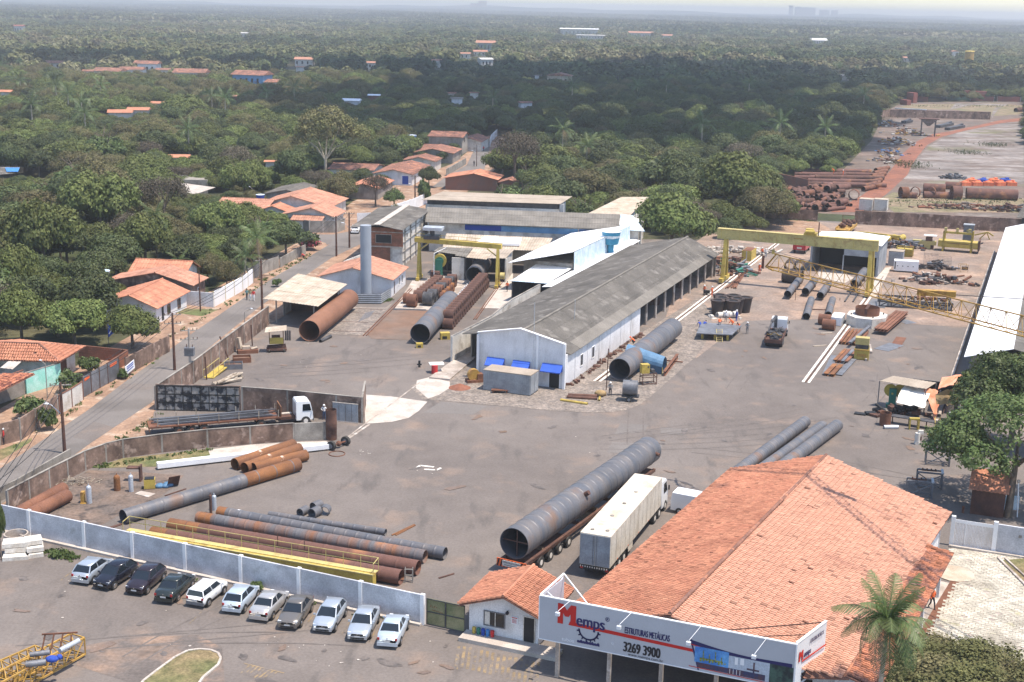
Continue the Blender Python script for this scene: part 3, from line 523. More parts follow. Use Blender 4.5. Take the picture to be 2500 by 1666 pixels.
# BUILDING HELPERS
def lerp4(P,u,v):return P[0].lerp(P[1],u).lerp(P[3].lerp(P[2],u),v)
def roofq(parent,name,f,P,m,nu=1,nv=1,pitch=.5,amp=.05,th=.05,var=.08,single=False,tile=False,gap=0.):
 P=[Vector(p)for p in P];W_=(P[1]-P[0]).length;mb=MB();i=0
 for a in range(nu):
  for b in range(nv):
   if not single:mb=MB()
   mb.cur=random.uniform(-var,var)
   n=max(2,int(round(W_/nu/pitch))*2);vs=[];step=.035 if(tile or nv>1)else 0
   for k in range(n+1):
    u=(a+k/n*(1-gap))/nu;z=(k%2)*amp
    for v,e in((b/nv,step),((b+1.02-gap*.2)/nv if b<nv-1 else(b+1)/nv,0)):
     p=lerp4(P,u,min(v,1));vs+=[p+Vector((0,0,z+e)),p+Vector((0,0,z+e-th))]
   fs_=[]
   for k in range(n):
    q=k*4;fs_+=[(q,q+4,q+6,q+2),(q+1,q+3,q+7,q+5),(q,q+1,q+5,q+4),(q+2,q+6,q+7,q+3)]
   fs_+=[(0,2,3,1),(n*4,n*4+1,n*4+3,n*4+2)]
   if tile:
    base=mb.cur
    for k in range(0,n,2):
     mb.cur=base+random.uniform(-.13,.12)
     q=k*4;mb.add(vs[q:q+12],[(0,4,6,2),(4,8,10,6),(0,1,5,4),(4,5,9,8)])
     if k==0:mb.add(vs[q:q+4],[(0,2,3,1)])
    mb.add(vs[-4:],[(0,1,3,2)])
   else:mb.add(vs,fs_)
   if not single:mb.build(name,m,parent,f)
 if single:return mb.build(name,m,parent,f)
def opening(t,f,side,c,fixed,z0,z1,w,m='glass',fm='offwhite',name='window',proud=.03):
 def B(mb,u0,u1,d0,d1,za,zb):
  return mb.bx(u0,u1,fixed-d1,fixed-d0,za,zb)if side=='f' else mb.bx(fixed+d0,fixed+d1,u0,u1,za,zb)
 mb=MB();fwid=.07
 for a,b,c0,c1 in((c-w/2-fwid,c+w/2+fwid,z1,z1+fwid),(c-w/2-fwid,c+w/2+fwid,z0-fwid,z0),(c-w/2-fwid,c-w/2,z0,z1),(c+w/2,c+w/2+fwid,z0,z1)):B(mb,a,b,-.02,proud+.04,c0,c1)
 fr=mb.build(name,fm,t,f)
 mb=MB();B(mb,c-w/2,c+w/2,-.02,.012,z0,z1);mb.build('pane' if name=='window' else 'leaf',m,fr,f)
 return fr
def house(name,label,f,a0,a1,b0,b1,ze,zr,axis,wm,rm,eave=.5,wins=(),group=None,cat='house',tile=True,pitch=.5,ridge=None,rows=None,single=True,nu=1,th=.09):
 t=TF(name,label,cat,f,a0,b0,0,group);mb=MB();rid=ridge
 if axis=='b':
  rid=(a0+a1)/2 if rid is None else rid
  mb.add([(a0,b0,0),(a1,b0,0),(a1,b1,0),(a0,b1,0),(a0,b0,ze),(a1,b0,ze),(a1,b1,ze),(a0,b1,ze),(rid,b0,zr-.06),(rid,b1,zr-.06)],[(0,1,5,8,4),(1,2,6,5),(2,3,7,9,6),(3,0,4,7)]);mb.build('wall',wm,t,f)
  sl_=(zr-ze)/(a1-rid)if a1!=rid else 0;sl2=(zr-ze)/(rid-a0)if rid!=a0 else 0;n=rows or max(2,int((a1-rid)/.8))
  if a1>rid:roofq(t,'roof_slope',f,[(a1+eave,b0-eave,ze-sl_*eave+.03),(a1+eave,b1+eave,ze-sl_*eave+.03),(rid,b1+eave,zr+.03),(rid,b0-eave,zr+.03)],rm,nu,n,pitch,.06,th,.07,single,tile)
  if rid>a0:roofq(t,'roof_slope',f,[(a0-eave,b1+eave,ze-sl2*eave+.03),(a0-eave,b0-eave,ze-sl2*eave+.03),(rid,b0-eave,zr+.03),(rid,b1+eave,zr+.03)],rm,nu,n,pitch,.06,th,.07,single,tile)
  mb=MB();mb.tube((rid,b0-eave,zr+.06),(rid,b1+eave,zr+.06),.11,6)
 else:
  rid=(b0+b1)/2 if rid is None else rid
  mb.add([(a0,b0,0),(a1,b0,0),(a1,b1,0),(a0,b1,0),(a0,b0,ze),(a1,b0,ze),(a1,b1,ze),(a0,b1,ze),(a0,rid,zr-.06),(a1,rid,zr-.06)],[(0,1,5,4),(1,2,6,9,5),(2,3,7,6),(3,0,4,8,7)]);mb.build('wall',wm,t,f)
  s1_=(zr-ze)/(rid-b0)if rid!=b0 else 0;s2_=(zr-ze)/(b1-rid)if rid!=b1 else 0;n=rows or max(2,int((rid-b0)/.8))
  if rid>b0:roofq(t,'roof_slope',f,[(a0-eave,b0-eave,ze-s1_*eave+.03),(a1+eave,b0-eave,ze-s1_*eave+.03),(a1+eave,rid,zr+.03),(a0-eave,rid,zr+.03)],rm,nu,n,pitch,.06,th,.07,single,tile)
  if b1>rid:roofq(t,'roof_slope',f,[(a1+eave,b1+eave,ze-s2_*eave+.03),(a0-eave,b1+eave,ze-s2_*eave+.03),(a0-eave,rid,zr+.03),(a1+eave,rid,zr+.03)],rm,nu,n,pitch,.06,th,.07,single,tile)
  mb=MB();mb.tube((a0-eave,rid,zr+.06),(a1+eave,rid,zr+.06),.11,6)
 mb.build('ridge_cap',rm,t,f)
 for w_ in wins:opening(t,f,*w_)
 return t
TILEV=[]
def tile_field(t,f,P,m,tw=.26,tl=.42,n_single=0,mould=.0):
 P=[Vector(p)for p in P];O=P[0];U=(P[1]-P[0]).normalized();Nn=U.cross(P[-1]-P[0]).normalized()
 if Nn.z<0:Nn=-Nn
 V=Nn.cross(U).normalized()
 Q=[((p-O).dot(U),(p-O).dot(V))for p in P]
 if sum(q[1]for q in Q)<0:V=-V;Q=[(q[0],-q[1])for q in Q]
 mb=MB();mb.slab([p-Nn*.09 for p in P],.08);mb.build('roof_deck','tilebrown',t,f)
 sl_=[];y=.02;ymax=max(q[1]for q in Q);x0_,x1_=min(q[0]for q in Q),max(q[0]for q in Q)
 while y<ymax:
  x=x0_+tw/2
  while x<x1_:
   if inside(x,y+tl*.35,Q):sl_.append((x,y))
   x+=tw
  y+=tl
 prof=[(-.42,-.03),(-.30,.08),(0,.125),(.30,.08),(.42,-.03)]
 def tv(x,y):
  jx,jy,jz=random.uniform(-.02,.02),random.uniform(-.03,.03),random.uniform(0,.02)
  sk_=random.uniform(-.03,.03);vs=[]
  for(yy,lift,sc)in((y-.04+jy,.04+jz,1.0),(y+tl+jy,-.01,.86)):
   for a,h in prof:vs.append(O+U*(x+jx+a*tw*1.02*sc+(sk_ if yy>y+.1 else 0))+V*yy+Nn*(h*sc+lift))
  fr_=[vs[k]-Nn*.04 for k in range(5)]
  return vs+fr_,[(k,k+1,k+6,k+5)for k in range(4)]+[(10+k,11+k,k+1,k)for k in range(4)]
 cam_=inv(f,(0,0,CH))
 order=sorted(range(len(sl_)),key=lambda i:(O+U*sl_[i][0]+V*sl_[i][1]-cam_).length)
 big=set(order[:n_single]);mb=MB()
 for i,(x,y)in enumerate(sl_):
  vs,fs_=tv(x,y);ti=random.gauss(0,.07)-(random.uniform(.15,.45)if random.random()<.008+mould*math.exp(-y/3.2)*(.5+.5*math.sin(x*.9)*math.sin(x*.37+y*.5))else 0)
  if random.random()<.003:continue
  if i in big:
   q=MB();q.cur=max(-.7,min(.3,ti));q.add(vs,fs_);q.build('roof_tile',m,t,f)
  else:mb.cur=max(-.7,min(.35,ti));mb.add(vs,fs_)
 S(mb.build('roof_tile',m,t,f))
 # MAIN TILE-ROOFED OFFICE
of=T('office_building','large orange clay tile roofed office building with white walls at the lower right','building',G('B8',1340,1300,0))
def IO(c,x,y,z):return inv('O',G(c,x,y,z))
RF,LF,EF=IO('B4',1010,805,6.1),IO('B4',370,895,3.5),IO('B4',1850,1190,3.3)
RN,LN=IO('B7',1490,1165,6.1),IO('B7',945,1050,3.5)
def clipb(p,q,b=78.4):
 yb=lambda v:inv('Y',fw_('O',v.x,v.y,v.z)).y
 f_=(b-yb(p))/(yb(q)-yb(p));return p+(q-p)*f_
RN,LN=clipb(RF,RN),clipb(LF,LN)
M1=IO('B4',1700,1415,3.3);E2=IO('B4',1865,1465,2.9);E3=IO('B8',1340,1429,2.9);E3=clipb(E2,E3,80.0)
EFn=IO('B8',850,1283,3.3);EFn=clipb(EFn,EFn+(RN-RF),79.0)
I2=clipb(M1,M1+(E3-E2),80.0)
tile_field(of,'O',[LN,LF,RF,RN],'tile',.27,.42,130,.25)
tile_field(of,'O',[EF,M1,I2,EFn,RN,RF],'tilesunlit',.28,.42,150,.3)
mat('tilestain',(.50,.20,.11),(.17,.09,.075),s2=1.0,t=.52,w=.09,var=.14,fv=.15,rough=.95)
tile_field(of,'O',[E2,E3,I2+Vector((-.25,.1,.08)),M1+Vector((-.25,.1,.12))],'tilestain',.27,.42,20,.5)
m=MB();m.tube(RF+Vector((0,0,.08)),RN+Vector((0,0,.08)),.14,7);m.build('ridge_cap','tilebrown',of,'O')
zz=Vector((0,0,.35))
def drop(p,dx,dy,h=0):return Vector((p.x+dx,p.y+dy,h))
m=MB();m.add([drop(LF,.7,-.6),drop(EF,-.6,-.7),EF+Vector((-.6,-.7,-.2)),RF+Vector((0,-.6,-.25)),LF+Vector((.7,-.6,-.25))],[(0,1,2,3,4)]);m.build('gable_wall','whitewall',of,'O')
FW=6.0;m=MB();m.add([drop(LN,.7,FW),drop(RN,0,FW),drop(EFn,-.5,FW),EFn+Vector((-.5,FW,-.2)),RN+Vector((0,FW,-.25)),LN+Vector((.7,FW,-.25))],[(0,1,4,5),(1,2,3,4)]);m.build('front_wall','whitewall',of,'O')
m=MB();m.beam(drop(LF,.7,-.6,1.6),drop(LN,.7,FW,1.6),.2,3.1);m.build('side_wall','whitewall',of,'O')
m=MB();m.beam(drop(EF,-.8,-.7,1.7),drop(M1,-.9,-.4,1.7),.2,3.3);m.beam(drop(M1,-.9,-.4,1.6),drop(I2,-.9,.4,1.6),.2,3.1);m.build('side_wall','whitewall',of,'O')
wa,wb=inv('O',G('B8',850,1290,3.0)),inv('O',G('B8',1250,1432,3.0))
m=MB();m.beam((wa.x,wa.y,1.5),(wb.x,wb.y,1.5),.22,3.0);m.build('parapet_wall','whitewall',of,'O')
for k in range(4):
 p=E2.lerp(E3,.1+.25*k);m=MB();m.box((p.x-.5,p.y,0),(.22,.22,2.8));m.build('porch_post','whitewall',of,'O')
 # GATEHOUSE
gh=TF('gatehouse','small white gatehouse with orange tile roof and coloured bins at its door','building','Y',-36,81.6)
m=MB();m.add([(-35.9,81.6,.15),(-30.5,81.6,.15),(-30.5,86.3,.15),(-35.9,86.3,.15),(-35.9,81.6,2.65),(-30.5,81.6,2.65),(-30.5,86.3,2.65),(-35.9,86.3,2.65),(-33.0,81.6,3.62),(-33.0,86.3,3.62)],[(0,1,5,8,4),(1,2,6,5),(2,3,7,9,6),(3,0,4,7)]);m.build('wall','whitewall',gh,'Y')
tile_field(gh,'Y',[(-36.5,86.9,2.55),(-36.5,80.95,2.55),(-33.0,80.95,3.8),(-33.0,86.9,3.8)],'tile',.25,.4,60)
tile_field(gh,'Y',[(-29.7,80.95,2.5),(-29.7,86.9,2.5),(-33.0,86.9,3.8),(-33.0,80.95,3.8)],'tile',.25,.4,60)
m=MB();m.tube((-33,80.9,3.86),(-33,86.95,3.86),.12,7);m.build('ridge_cap','tile',gh,'Y')
w_=opening(gh,'Y','f',-33.9,81.6,1.05,2.1,1.55,'glass','greysteel')
m=MB();m.bx(-34.3,-34.25,81.53,81.58,1.05,2.1);m.bx(-33.85,-33.8,81.53,81.58,1.05,2.1);m.bx(-34.65,-34.3,81.55,81.585,1.08,2.07);m.build('window_bars','offwhite',w_,'Y')
opening(gh,'Y','f',-31.2,81.6,.2,2.25,.8,'black','offwhite','door')
m=MB();m.bx(-32.6,-32.05,81.56,81.598,1.5,2.1);n_=m.build('notice_board','signwhite',gh,'Y')
m=MB();m.bx(-32.54,-32.12,81.545,81.56,1.98,2.04)
for k in range(4):m.bx(-32.52,-32.16-.03*(k%2),81.545,81.56,1.62+k*.08,1.645+k*.08)
m.build('notice_text','ired',n_,'Y')
m=MB();m.sphere((-32.85,81.4,2.35),.14,8,5);m.tube((-32.85,81.6,2.45),(-32.85,81.38,2.5),.03,5);m.build('wall_lamp','cDark',gh,'Y')
m=MB();m.bx(-36.1,-28.6,80.15,81.59,0,.34);m.build('plinth','whitecon',gh,'Y')
for k,(c_,mm)in enumerate((('yellow','yellow'),('green','green'),('navy blue','cBlue'),('blue','blueplastic'),('red','cRed'))):
 t=TF('recycling_bin','%s bin in the row of small bins on the gatehouse plinth'%c_,'bin','Y',-35.35+k*.36,81.25,.34,group='bins at the gatehouse')
 m=MB();m.tube((0,0,0),(0,0,.44),.13,10,.15);m.build('body',mm,t);m=MB();m.tube((0,0,.445),(0,0,.5),.165,10,.12);m.build('lid',mm,t)
 # BILLBOARD
bb=TF('roadside_billboard','long grey company billboard on posts in front of the tile roofed office','billboard','Y',-28,78)
ZB,ZT,AL,AR=2.75,5.85,-29.1,-11.8
m=MB();m.bx(AL,AR,78.0,78.1,ZB,ZT);m.build('main_panel','signgray',bb,'Y')
m=MB();m.bx(AL,AR,77.97,78.13,ZT,ZT+.07);m.bx(AL,AR,77.97,78.13,ZB-.06,ZB);m.bx(AL-.06,AL,77.97,78.13,ZB,ZT);m.build('edge_frame','whitepaint',bb,'Y')
for a in(-27.8,-24.1,-20.5,-16.8,-13.2):m=MB();m.box((a,78.28,0),(.26,.26,2.9));m.build('post','concrete',bb,'Y')
SR=(-10.6,82.0)
m=MB();m.beam((AR+.03,78.05,(ZB+ZT)/2+.05),(SR[0],SR[1],(ZB+ZT)/2+.05),.1,ZT-ZB+.05);m.build('side_panel','signwhite',bb,'Y')
m=MB();m.beam((AR+.03,78.05,ZT+.14),(SR[0],SR[1],ZT+.14),.16,.08);m.beam((AR+.05,77.98,ZB),(AR+.05,77.98,ZT+.1),.1,.1);m.build('edge_frame','whitepaint',bb,'Y')
m=MB();ap=(-28.7,81.6);m.beam((AL+.02,78.05,ZT-1.4),(ap[0],ap[1],ZT-1.4),.08,2.7)
m.build('return_panel','signgray',bb,'Y')
m=MB()
for z in(ZT+.05,):m.beam((AL,78.1,z),(ap[0],ap[1],z+.2),.1,.1);m.beam((ap[0],ap[1],z+.2),(-25.6,78.15,z-.2),.07);m.beam((AL+.2,78.9,z-.1),(-25.9,78.15,z-1.9),.07);m.beam((AL,78.1,ZT-2.2),(ap[0],ap[1],ZT+.2),.07)
for k in range(4):m.beam((AL+.1*k,78.3+.95*k,ZB+.4),(AL+.1*k+.05,78.5+.95*k,ZT+.1),.07)
m.build('truss','whitepaint',bb,'Y')
m=MB();m.beam((SR[0],SR[1],ZT+.05),(-17.0,78.1,ZT-.15),.06);m.beam((SR[0]-.3,SR[1]-.6,ZT-.6),(-16.0,78.1,ZT-.4),.05);m.build('brace','rustdark',bb,'Y')
for a,z in((-27.7,5.1),(-23.4,5.0),(-18.7,4.85),(-14.45,4.8)):
 m=MB();m.tube((a+.75,78.0,ZT+.05),(a+.25,77.2,z+.35),.02,5);l_=m.build('spot_lamp','whitepaint',bb,'Y');m=MB();m.box((a+.2,77.15,z),(.28,.2,.22));m.tube((a+.2,77.15,z+.2),(a+.25,77.2,z+.36),.03,5);m.build('lamp_head','lampglass',l_,'Y')
def text(t,s,a,z,h,m,face=77.985,bold=.0,sx=1.,name='lettering',p=None,f='Y',rz=None,th=.006):
 cu=bpy.data.curves.new('t','FONT');cu.body=s;cu.size=h*1.38;cu.extrude=th
 o=bpy.data.objects.new('t',cu);COL.objects.link(o);bpy.context.view_layer.update()
 me=bpy.data.meshes.new_from_object(o.evaluated_get(bpy.context.evaluated_depsgraph_get()));bpy.data.objects.remove(o)
 mb=MB();q=Matrix.Rotation(rz,3,'Z')if rz else None
 for k in range(5 if bold>.01 else 1):
  ox=(k-2)*bold*.55 if bold>.01 else 0
  def tr(v):
   w=Vector((v.x*sx+ox,0,v.y));w.y=-v.z-.0012*k
   if q:w=q@w
   return(a+w.x,face+w.y,z+w.z)
  mb.add([tr(v.co)for v in me.vertices],[tuple(p_.vertices)for p_ in me.polygons])
 return mb.build(name,m,t,f)
text(bb,'M',-27.8,4.15,1.55,'ired',bold=.10,sx=.80);text(bb,'emps',-26.45,4.25,.86,'inavy',bold=.03,sx=.80)
text(bb,'®',-24.42,4.95,.3,'inavy');text(bb,'ESTRUTURAS METÁLICAS',-23.05,4.38,.46,'inavy',bold=.014,sx=.43)
text(bb,'3269 3900',-23.1,3.06,.72,'iblack',bold=.034,sx=.60);text(bb,'www.memps.com.br',-22.75,2.81,.2,'iblack',sx=1.05,bold=.002)
text(bb,'tubos',-27.45,2.93,.26,'iwhite',bold=.006,sx=1.1);text(bb,'e',-22.0-1.95,3.35,.3,'signwhite',bold=.01)
m=MB();m.add([(-26.9,77.985,4.42),(-18.35,77.985,4.2),(-18.35,77.985,3.98),(-27.0,77.985,4.15)],[(3,2,1,0)]);m.build('red_stripe','ired',bb,'Y')
m=MB();gc=(-25.55,4.05);
for k in range(24):
 a0,a1=math.pi*(1.0+k/24),math.pi*(1.0+(k+1)/24)
 P_=[(gc[0]+r*math.cos(a),77.984,gc[1]+r*1.02*math.sin(a))for r,a in((.62,a0),(.62,a1),(.74,a1),(.74,a0))];m.add(P_,[(0,1,2,3),(3,2,1,0)])
 if k%3==1:P_=[(gc[0]+r*math.cos(a),77.983,gc[1]+r*1.02*math.sin(a))for r,a in((.73,a0),(.73,a1),(.86,a1-.01),(.86,a0+.01))];m.add(P_,[(0,1,2,3),(3,2,1,0)])
for k in range(8):x=-26.35+k*.2;m.add([(x,77.984,3.02),(x+.2,77.984,3.0),(x+.2,77.984,3.16),(x+.1,77.984,3.28 if k%2 else 3.2),(x,77.984,3.17)],[(0,1,2,3,4)])
m.build('gear_emblem','inavy',bb,'Y')
m=MB();xs=[-18.6+k*.35 for k in range(20)]
def wv(x):return 4.86-.42*math.sin(min(1,(x+18.6)/4)*1.5)+.10*max(0,(x+14.6))/3-.02
for x in xs[:-1]:
 x2=min(x+.35,AR-.02);m.add([(x,77.982,wv(x)-.30),(x2,77.982,wv(x2)-.30),(x2,77.982,wv(x2)),(x,77.982,wv(x))],[(0,1,2,3)])
m.build('navy_swoosh','inavy',bb,'Y')
m=MB()
for x in xs[:-1]:x2=min(x+.35,AR-.02);m.add([(x,77.980,wv(x)-.34),(x2,77.980,wv(x2)-.34),(x2,77.980,wv(x2)-.27),(x,77.980,wv(x)-.27)],[(0,1,2,3)])
for x in xs[:-1]:x2=min(x+.35,AR-.02);k=(x+18)/6;m.add([(x,77.980,2.93-.10*k),(x2,77.980,2.93-.10*k),(x2,77.980,2.98-.1*k),(x,77.980,2.98-.1*k)],[(0,1,2,3)])
m.build('red_trim','ired',bb,'Y')
m=MB();m.add([(-18.62,77.981,4.86),(-18.0,77.981,2.8),(-17.9,77.981,2.8),(-18.5,77.981,4.86)],[(0,1,2,3)]);m.build('navy_border','inavy',bb,'Y')
for(u0,u1,za,zb,mm,nm)in((-18.25,-16.0,3.35,4.45,'isky','rig_picture'),(-18.05,-16.0,2.98,3.35,'isea','sea_picture'),(-16.0,-13.35,2.95,4.25,'ipale','tank_picture'),(-13.35,AR-.05,2.95,4.25,'idark','night_picture')):
 m=MB();m.bx(u0,u1,77.978,77.99,za,zb);m.build(nm,mm,bb,'Y')
m=MB()
for k in range(9):x=-17.9+k*.2;m.bx(x,x+.13,77.97,77.976,3.45+.05*(k%3),3.62+.1*(k%2))
m.bx(-17.9,-16.4,77.97,77.976,3.62,3.72)
for k,h in((0,.45),(2,.25),(4,.5),(6,.2)):m.bx(-17.7+k*.2,-17.64+k*.2,77.968,77.975,3.7,3.8+h)
m.build('rig_shape','irig',bb,'Y')
m=MB()
for k in range(4):m.bx(-15.9+k*.22,-15.87+k*.22,77.966,77.972,3.0,3.35)
m.bx(-15.6,-15.4,77.966,77.972,3.7,4.2);m.bx(-15.25,-15.0,77.966,77.972,3.75,4.2);m.build('tank_shape','iwhite',bb,'Y')
m=MB();m.bx(-16,-13.6,77.967,77.974,2.97,3.38);m.bx(-14.4,-14.3,77.965,77.971,3.3,4.1);m.bx(-14.8,-14.0,77.965,77.971,3.5,3.62);m.build('rig_shape','isea',bb,'Y')
ang=math.atan2(82-78.05,1.25)
dx_,dy_=math.cos(ang),math.sin(ang)
for s_,u,z,h,mm,b_,sx_ in(('M',.25,4.55,.75,'ired',.04,.7),('emps',.95,4.65,.42,'inavy',.012,.75),('3269 3900',.8,3.05,.55,'iblack',.04,.5),('ESTRUTURAS METÁLICAS',1.7,5.35,.28,'inavy',.006,.42)):
 text(bb,s_,AR+.03+dx_*u+.085,z,h,mm,face=78.05+dy_*u-.02,bold=b_,sx=sx_,rz=ang)
m=MB();m.beam((AR+.03+.09+dx_*.7,78.05+dy_*.7,4.45),(AR+.03+.09+dx_*4,78.05+dy_*4,4.4),.02,.1);m.build('red_stripe','ired',bb,'Y')
# LONG GREY WAREHOUSE
wh=TF('long_warehouse','long low warehouse with grey fibre cement roof and white end facade with three blue awnings','building','Y',-57.5,145)
roofq(wh,'roof_sheet','Y',[(-51.75,147.2,3.75),(-51.75,222.5,3.9),(-57.5,222.5,6.5),(-57.5,145.4,6.5)],'fibre',17,3,.36,.045,.05,.10)
roofq(wh,'roof_sheet','Y',[(-67.9,223,4.0),(-67.9,151,3.75),(-57.5,145.4,6.5),(-57.5,222.5,6.5)],'fibre',17,4,.36,.045,.05,.10)
roofq(wh,'skylight_sheet','Y',[(-51.7,150.5,3.82),(-51.7,215,3.97),(-53.1,215,4.63),(-53.1,150.5,4.48)],'fibrepale',12,1,.36,.045,.03,.08)
m=MB();m.tube((-57.5,145.4,6.55),(-57.5,222.5,6.55),.16,6);m.build('ridge_cap','fibrepale',wh,'Y')
m=MB();m.add([(-63.1,145,0),(-51.7,145,0),(-51.7,145,5.6),(-57.5,145,6.9),(-63.1,145,5.85)]+[(-63.1,145.3,0),(-51.7,145.3,0),(-51.7,145.3,5.6),(-57.5,145.3,6.9),(-63.1,145.3,5.85)],[(0,1,2,3,4),(5,9,8,7,6),(4,3,8,9),(3,2,7,8),(1,6,7,2),(0,4,9,5)]);m.build('facade','whitewall',wh,'Y')
m=MB();m.beam((-63.1,144.97,5.87),(-57.5,144.97,6.93),.42,.1);m.beam((-57.5,144.97,6.93),(-51.7,144.97,5.62),.42,.1);m.build('parapet_cap','whitepaint',wh,'Y')
for a in(-63,-55.2,-51.75):m=MB();m.box((a,144.9,0),(.3,.24,5.6 if a!=-55.2 else 6.4));m.build('pilaster','whitepaint',wh,'Y')
for k in range(7):
 b0,b1=145.3+k*4.6,145.3+(k+1)*4.6-.12
 m=MB();m.cur=random.uniform(-.04,.04);m.bx(-52.25,-52.1,b0,min(b1,177),0,3.85);m.build('wall_panel','whitewall',wh,'Y')
m=MB();m.bx(-63.1,-62.9,145.3,152,0,5.0);m.build('side_wall','whitewall',wh,'Y')
m=MB();m.bx(-67.6,-67.4,153,222,0,3.7);m.bx(-67.4,-52.2,222,222.2,0,3.6);m.build('side_wall','greywall',wh,'Y')
m=MB();m.bx(-52.3,-52.1,177,177.25,0,3.8);m.bx(-66.5,-52.2,177.0,177.2,0,3.5);m.build('cross_wall','whitewall',wh,'Y')
for k in range(9):
 m=MB();b=181.9+k*4.9;m.tube((-52.6,b,0),(-52.6,b,3.7),.2,10);m.build('column','concrete',wh,'Y')
m=MB();m.bx(-52.75,-52.5,177,223,3.62,3.8);m.build('eave_beam','darksteel',wh,'Y')
opening(wh,'Y','r',152.2,-52.1,1.2,2.6,.9,'darksteel','whitepaint');opening(wh,'Y','r',156.6,-52.1,1.2,2.6,.9,'darksteel','whitepaint')
opening(wh,'Y','f',-53.0,145,.05,2.2,1.3,'black','whitepaint','doorway')
for a,z,w__ in((-60.6,2.15,2.3),(-57.2,2.15,2.2),(-53.2,2.25,2.6)):
 m=MB();m.slab([(a-w__/2,144.0,z),(a+w__/2,144.0,z),(a+w__/2,144.85,z+.8),(a-w__/2,144.85,z+.8)],.04)
 for s_ in(-1,1):m.add([(a+s_*w__/2,144.0,z),(a+s_*w__/2,144.85,z+.8),(a+s_*w__/2,144.85,z-.02)],[(0,1,2),(2,1,0)])
 for k in range(int(w__/.2)):m.bx(a-w__/2+k*.2,a-w__/2+k*.2+.17,143.98,144.0,z-.14+(k%2)*.04,z)
 m.build('awning','awning',wh,'Y')
m=MB();random.seed(4)
for k in range(26):
 b=random.uniform(179,221);a=random.uniform(-63,-55);m.box((a,b,0),(random.uniform(.5,2),random.uniform(.5,2),random.uniform(.4,2)),random.random())
S(m.build('stored_goods','rustdark',wh,'Y'))
wall('greenish_side_wall','pale green stained wall along the ramp beside the white facade',[fw_('Y',-69.0,150.3),fw_('Y',-69.0,163),fw_('Y',-70.5,174),fw_('Y',-70.8,186)],3.5,.2,'offwhite',4.6,.25,'offwhite',.04,cop='greywall')
m=MB();p=[G('B3',160,625),G('B3',430,430),G('B3',540,405),G('B3',540,460),G('B3',330,640)]
m.prism([(q.x,q.y)for q in p],0,.25);o=m.build('concrete_ramp','concrete');o['kind']='structure'
ct_=TF('grey_container','grey corrugated steel container with flat beige roof before the white facade','container','Y',-60.3,140.4)
m=MB()
for k in range(24):a=-60.25+k*.25;m.bx(a,a+.13,140.36,140.4,.2,2.5)
m.bx(-60.3,-54.3,140.4,143.0,.12,2.5);m.build('shell','contgrey',ct_,'Y');m=MB();m.bx(-60.34,-54.26,140.34,143.06,2.5,2.6);m.build('roof','beigeroof',ct_,'Y')
for s_ in(0,1):m=MB();m.bx(-54.3,-54.24,140.5+s_*1.25,141.65+s_*1.25,.25,2.4);m.build('door','contgrey',ct_,'Y')
m=MB()
for a in(-60.25,-57.3,-54.5):m.bx(a,a+.2,140.4,143,0,.12)
m.build('feet','black',ct_,'Y')
# WHITE SHEET ROOFED WORKS BEHIND
wr=TF('white_roof_workshop','workshop with wide brilliant white sloping roof behind the blue water tank','building','Y',-75,200)
roofq(wr,'roof_sheet','Y',[(-79.6,194.6,4.6),(-70.0,198.2,6.6),(-70.0,229.5,6.6),(-80.6,227,4.6)],'whiteroof',5,4,.5,.03,.06,.02)
m=MB();m.bx(-78.8,-70.3,199.5,226,0,4.4);m.build('wall','greywall',wr,'Y')
roofq(wr,'blue_cladding','Y',[(-69.9,199,3.2),(-69.9,229,3.2),(-69.95,229,6.5),(-69.95,199,6.5)],'lightblue',6,1,.5,.04,.06,.05)
l2=TF('blue_fronted_shed','low shed with white roof edged light blue and a dark open front','building','Y',-76,187.5)
roofq(l2,'roof_sheet','Y',[(-76.1,190.0,3.5),(-70.3,190.6,3.5),(-70.5,205.8,3.9),(-77.0,203.5,3.9)],'whiteroof',3,2,.5,.03,.06,.02)
roofq(l2,'blue_edge_sheet','Y',[(-76.2,187.2,3.35),(-70.2,188.0,3.35),(-70.3,190.6,3.49),(-76.1,190.0,3.49)],'lightblue',3,1,.5,.03,.06,.04)
m=MB();m.bx(-76,-75.8,187.5,203,0,3.3);m.bx(-70.6,-70.4,188.4,205,0,3.3);m.bx(-76,-70.4,196,196.2,0,3.4);m.build('wall','darksteel',l2,'Y')
w3=TF('narrow_white_roof','narrow white roof strip between the grey warehouse and the light blue cladding','roof','Y',-70,186)
roofq(w3,'roof_sheet','Y',[(-67.9,186.2,3.45),(-67.9,229,4.0),(-70.2,231.0,3.9),(-70.4,186.0,3.2)],'whiteroof',8,1,.5,.03,.06,.02)
m=MB();
for b in(187,200,213,226):m.box((-69.1,b,0),(.2,.2,3.3))
m.build('post','greysteel',w3,'Y')
tk=TF('water_tower','blue cup shaped water tank on a thick stem rising above the white roofs','water tower','Y',-69.4,216.3)
m=MB();m.tube((0,0,0),(0,0,5.2),.62,14,.52);m.build('stem','tankblue',tk);m=MB();m.tube((0,0,5.2),(0,0,5.35),1.2,20,1.3);m.tube((0,0,5.35),(0,0,7.4),1.3,24,1.65);m.build('tank','tankblue',tk)
m=MB();m.tube((0,0,7.4),(0,0,7.75),1.68,20,.3);m.build('lid','whiteroof',tk);m=MB();m.tube((0,0,6.35),(0,0,6.75),1.49,24,1.56,False);m.build('white_band','lightblue',tk)
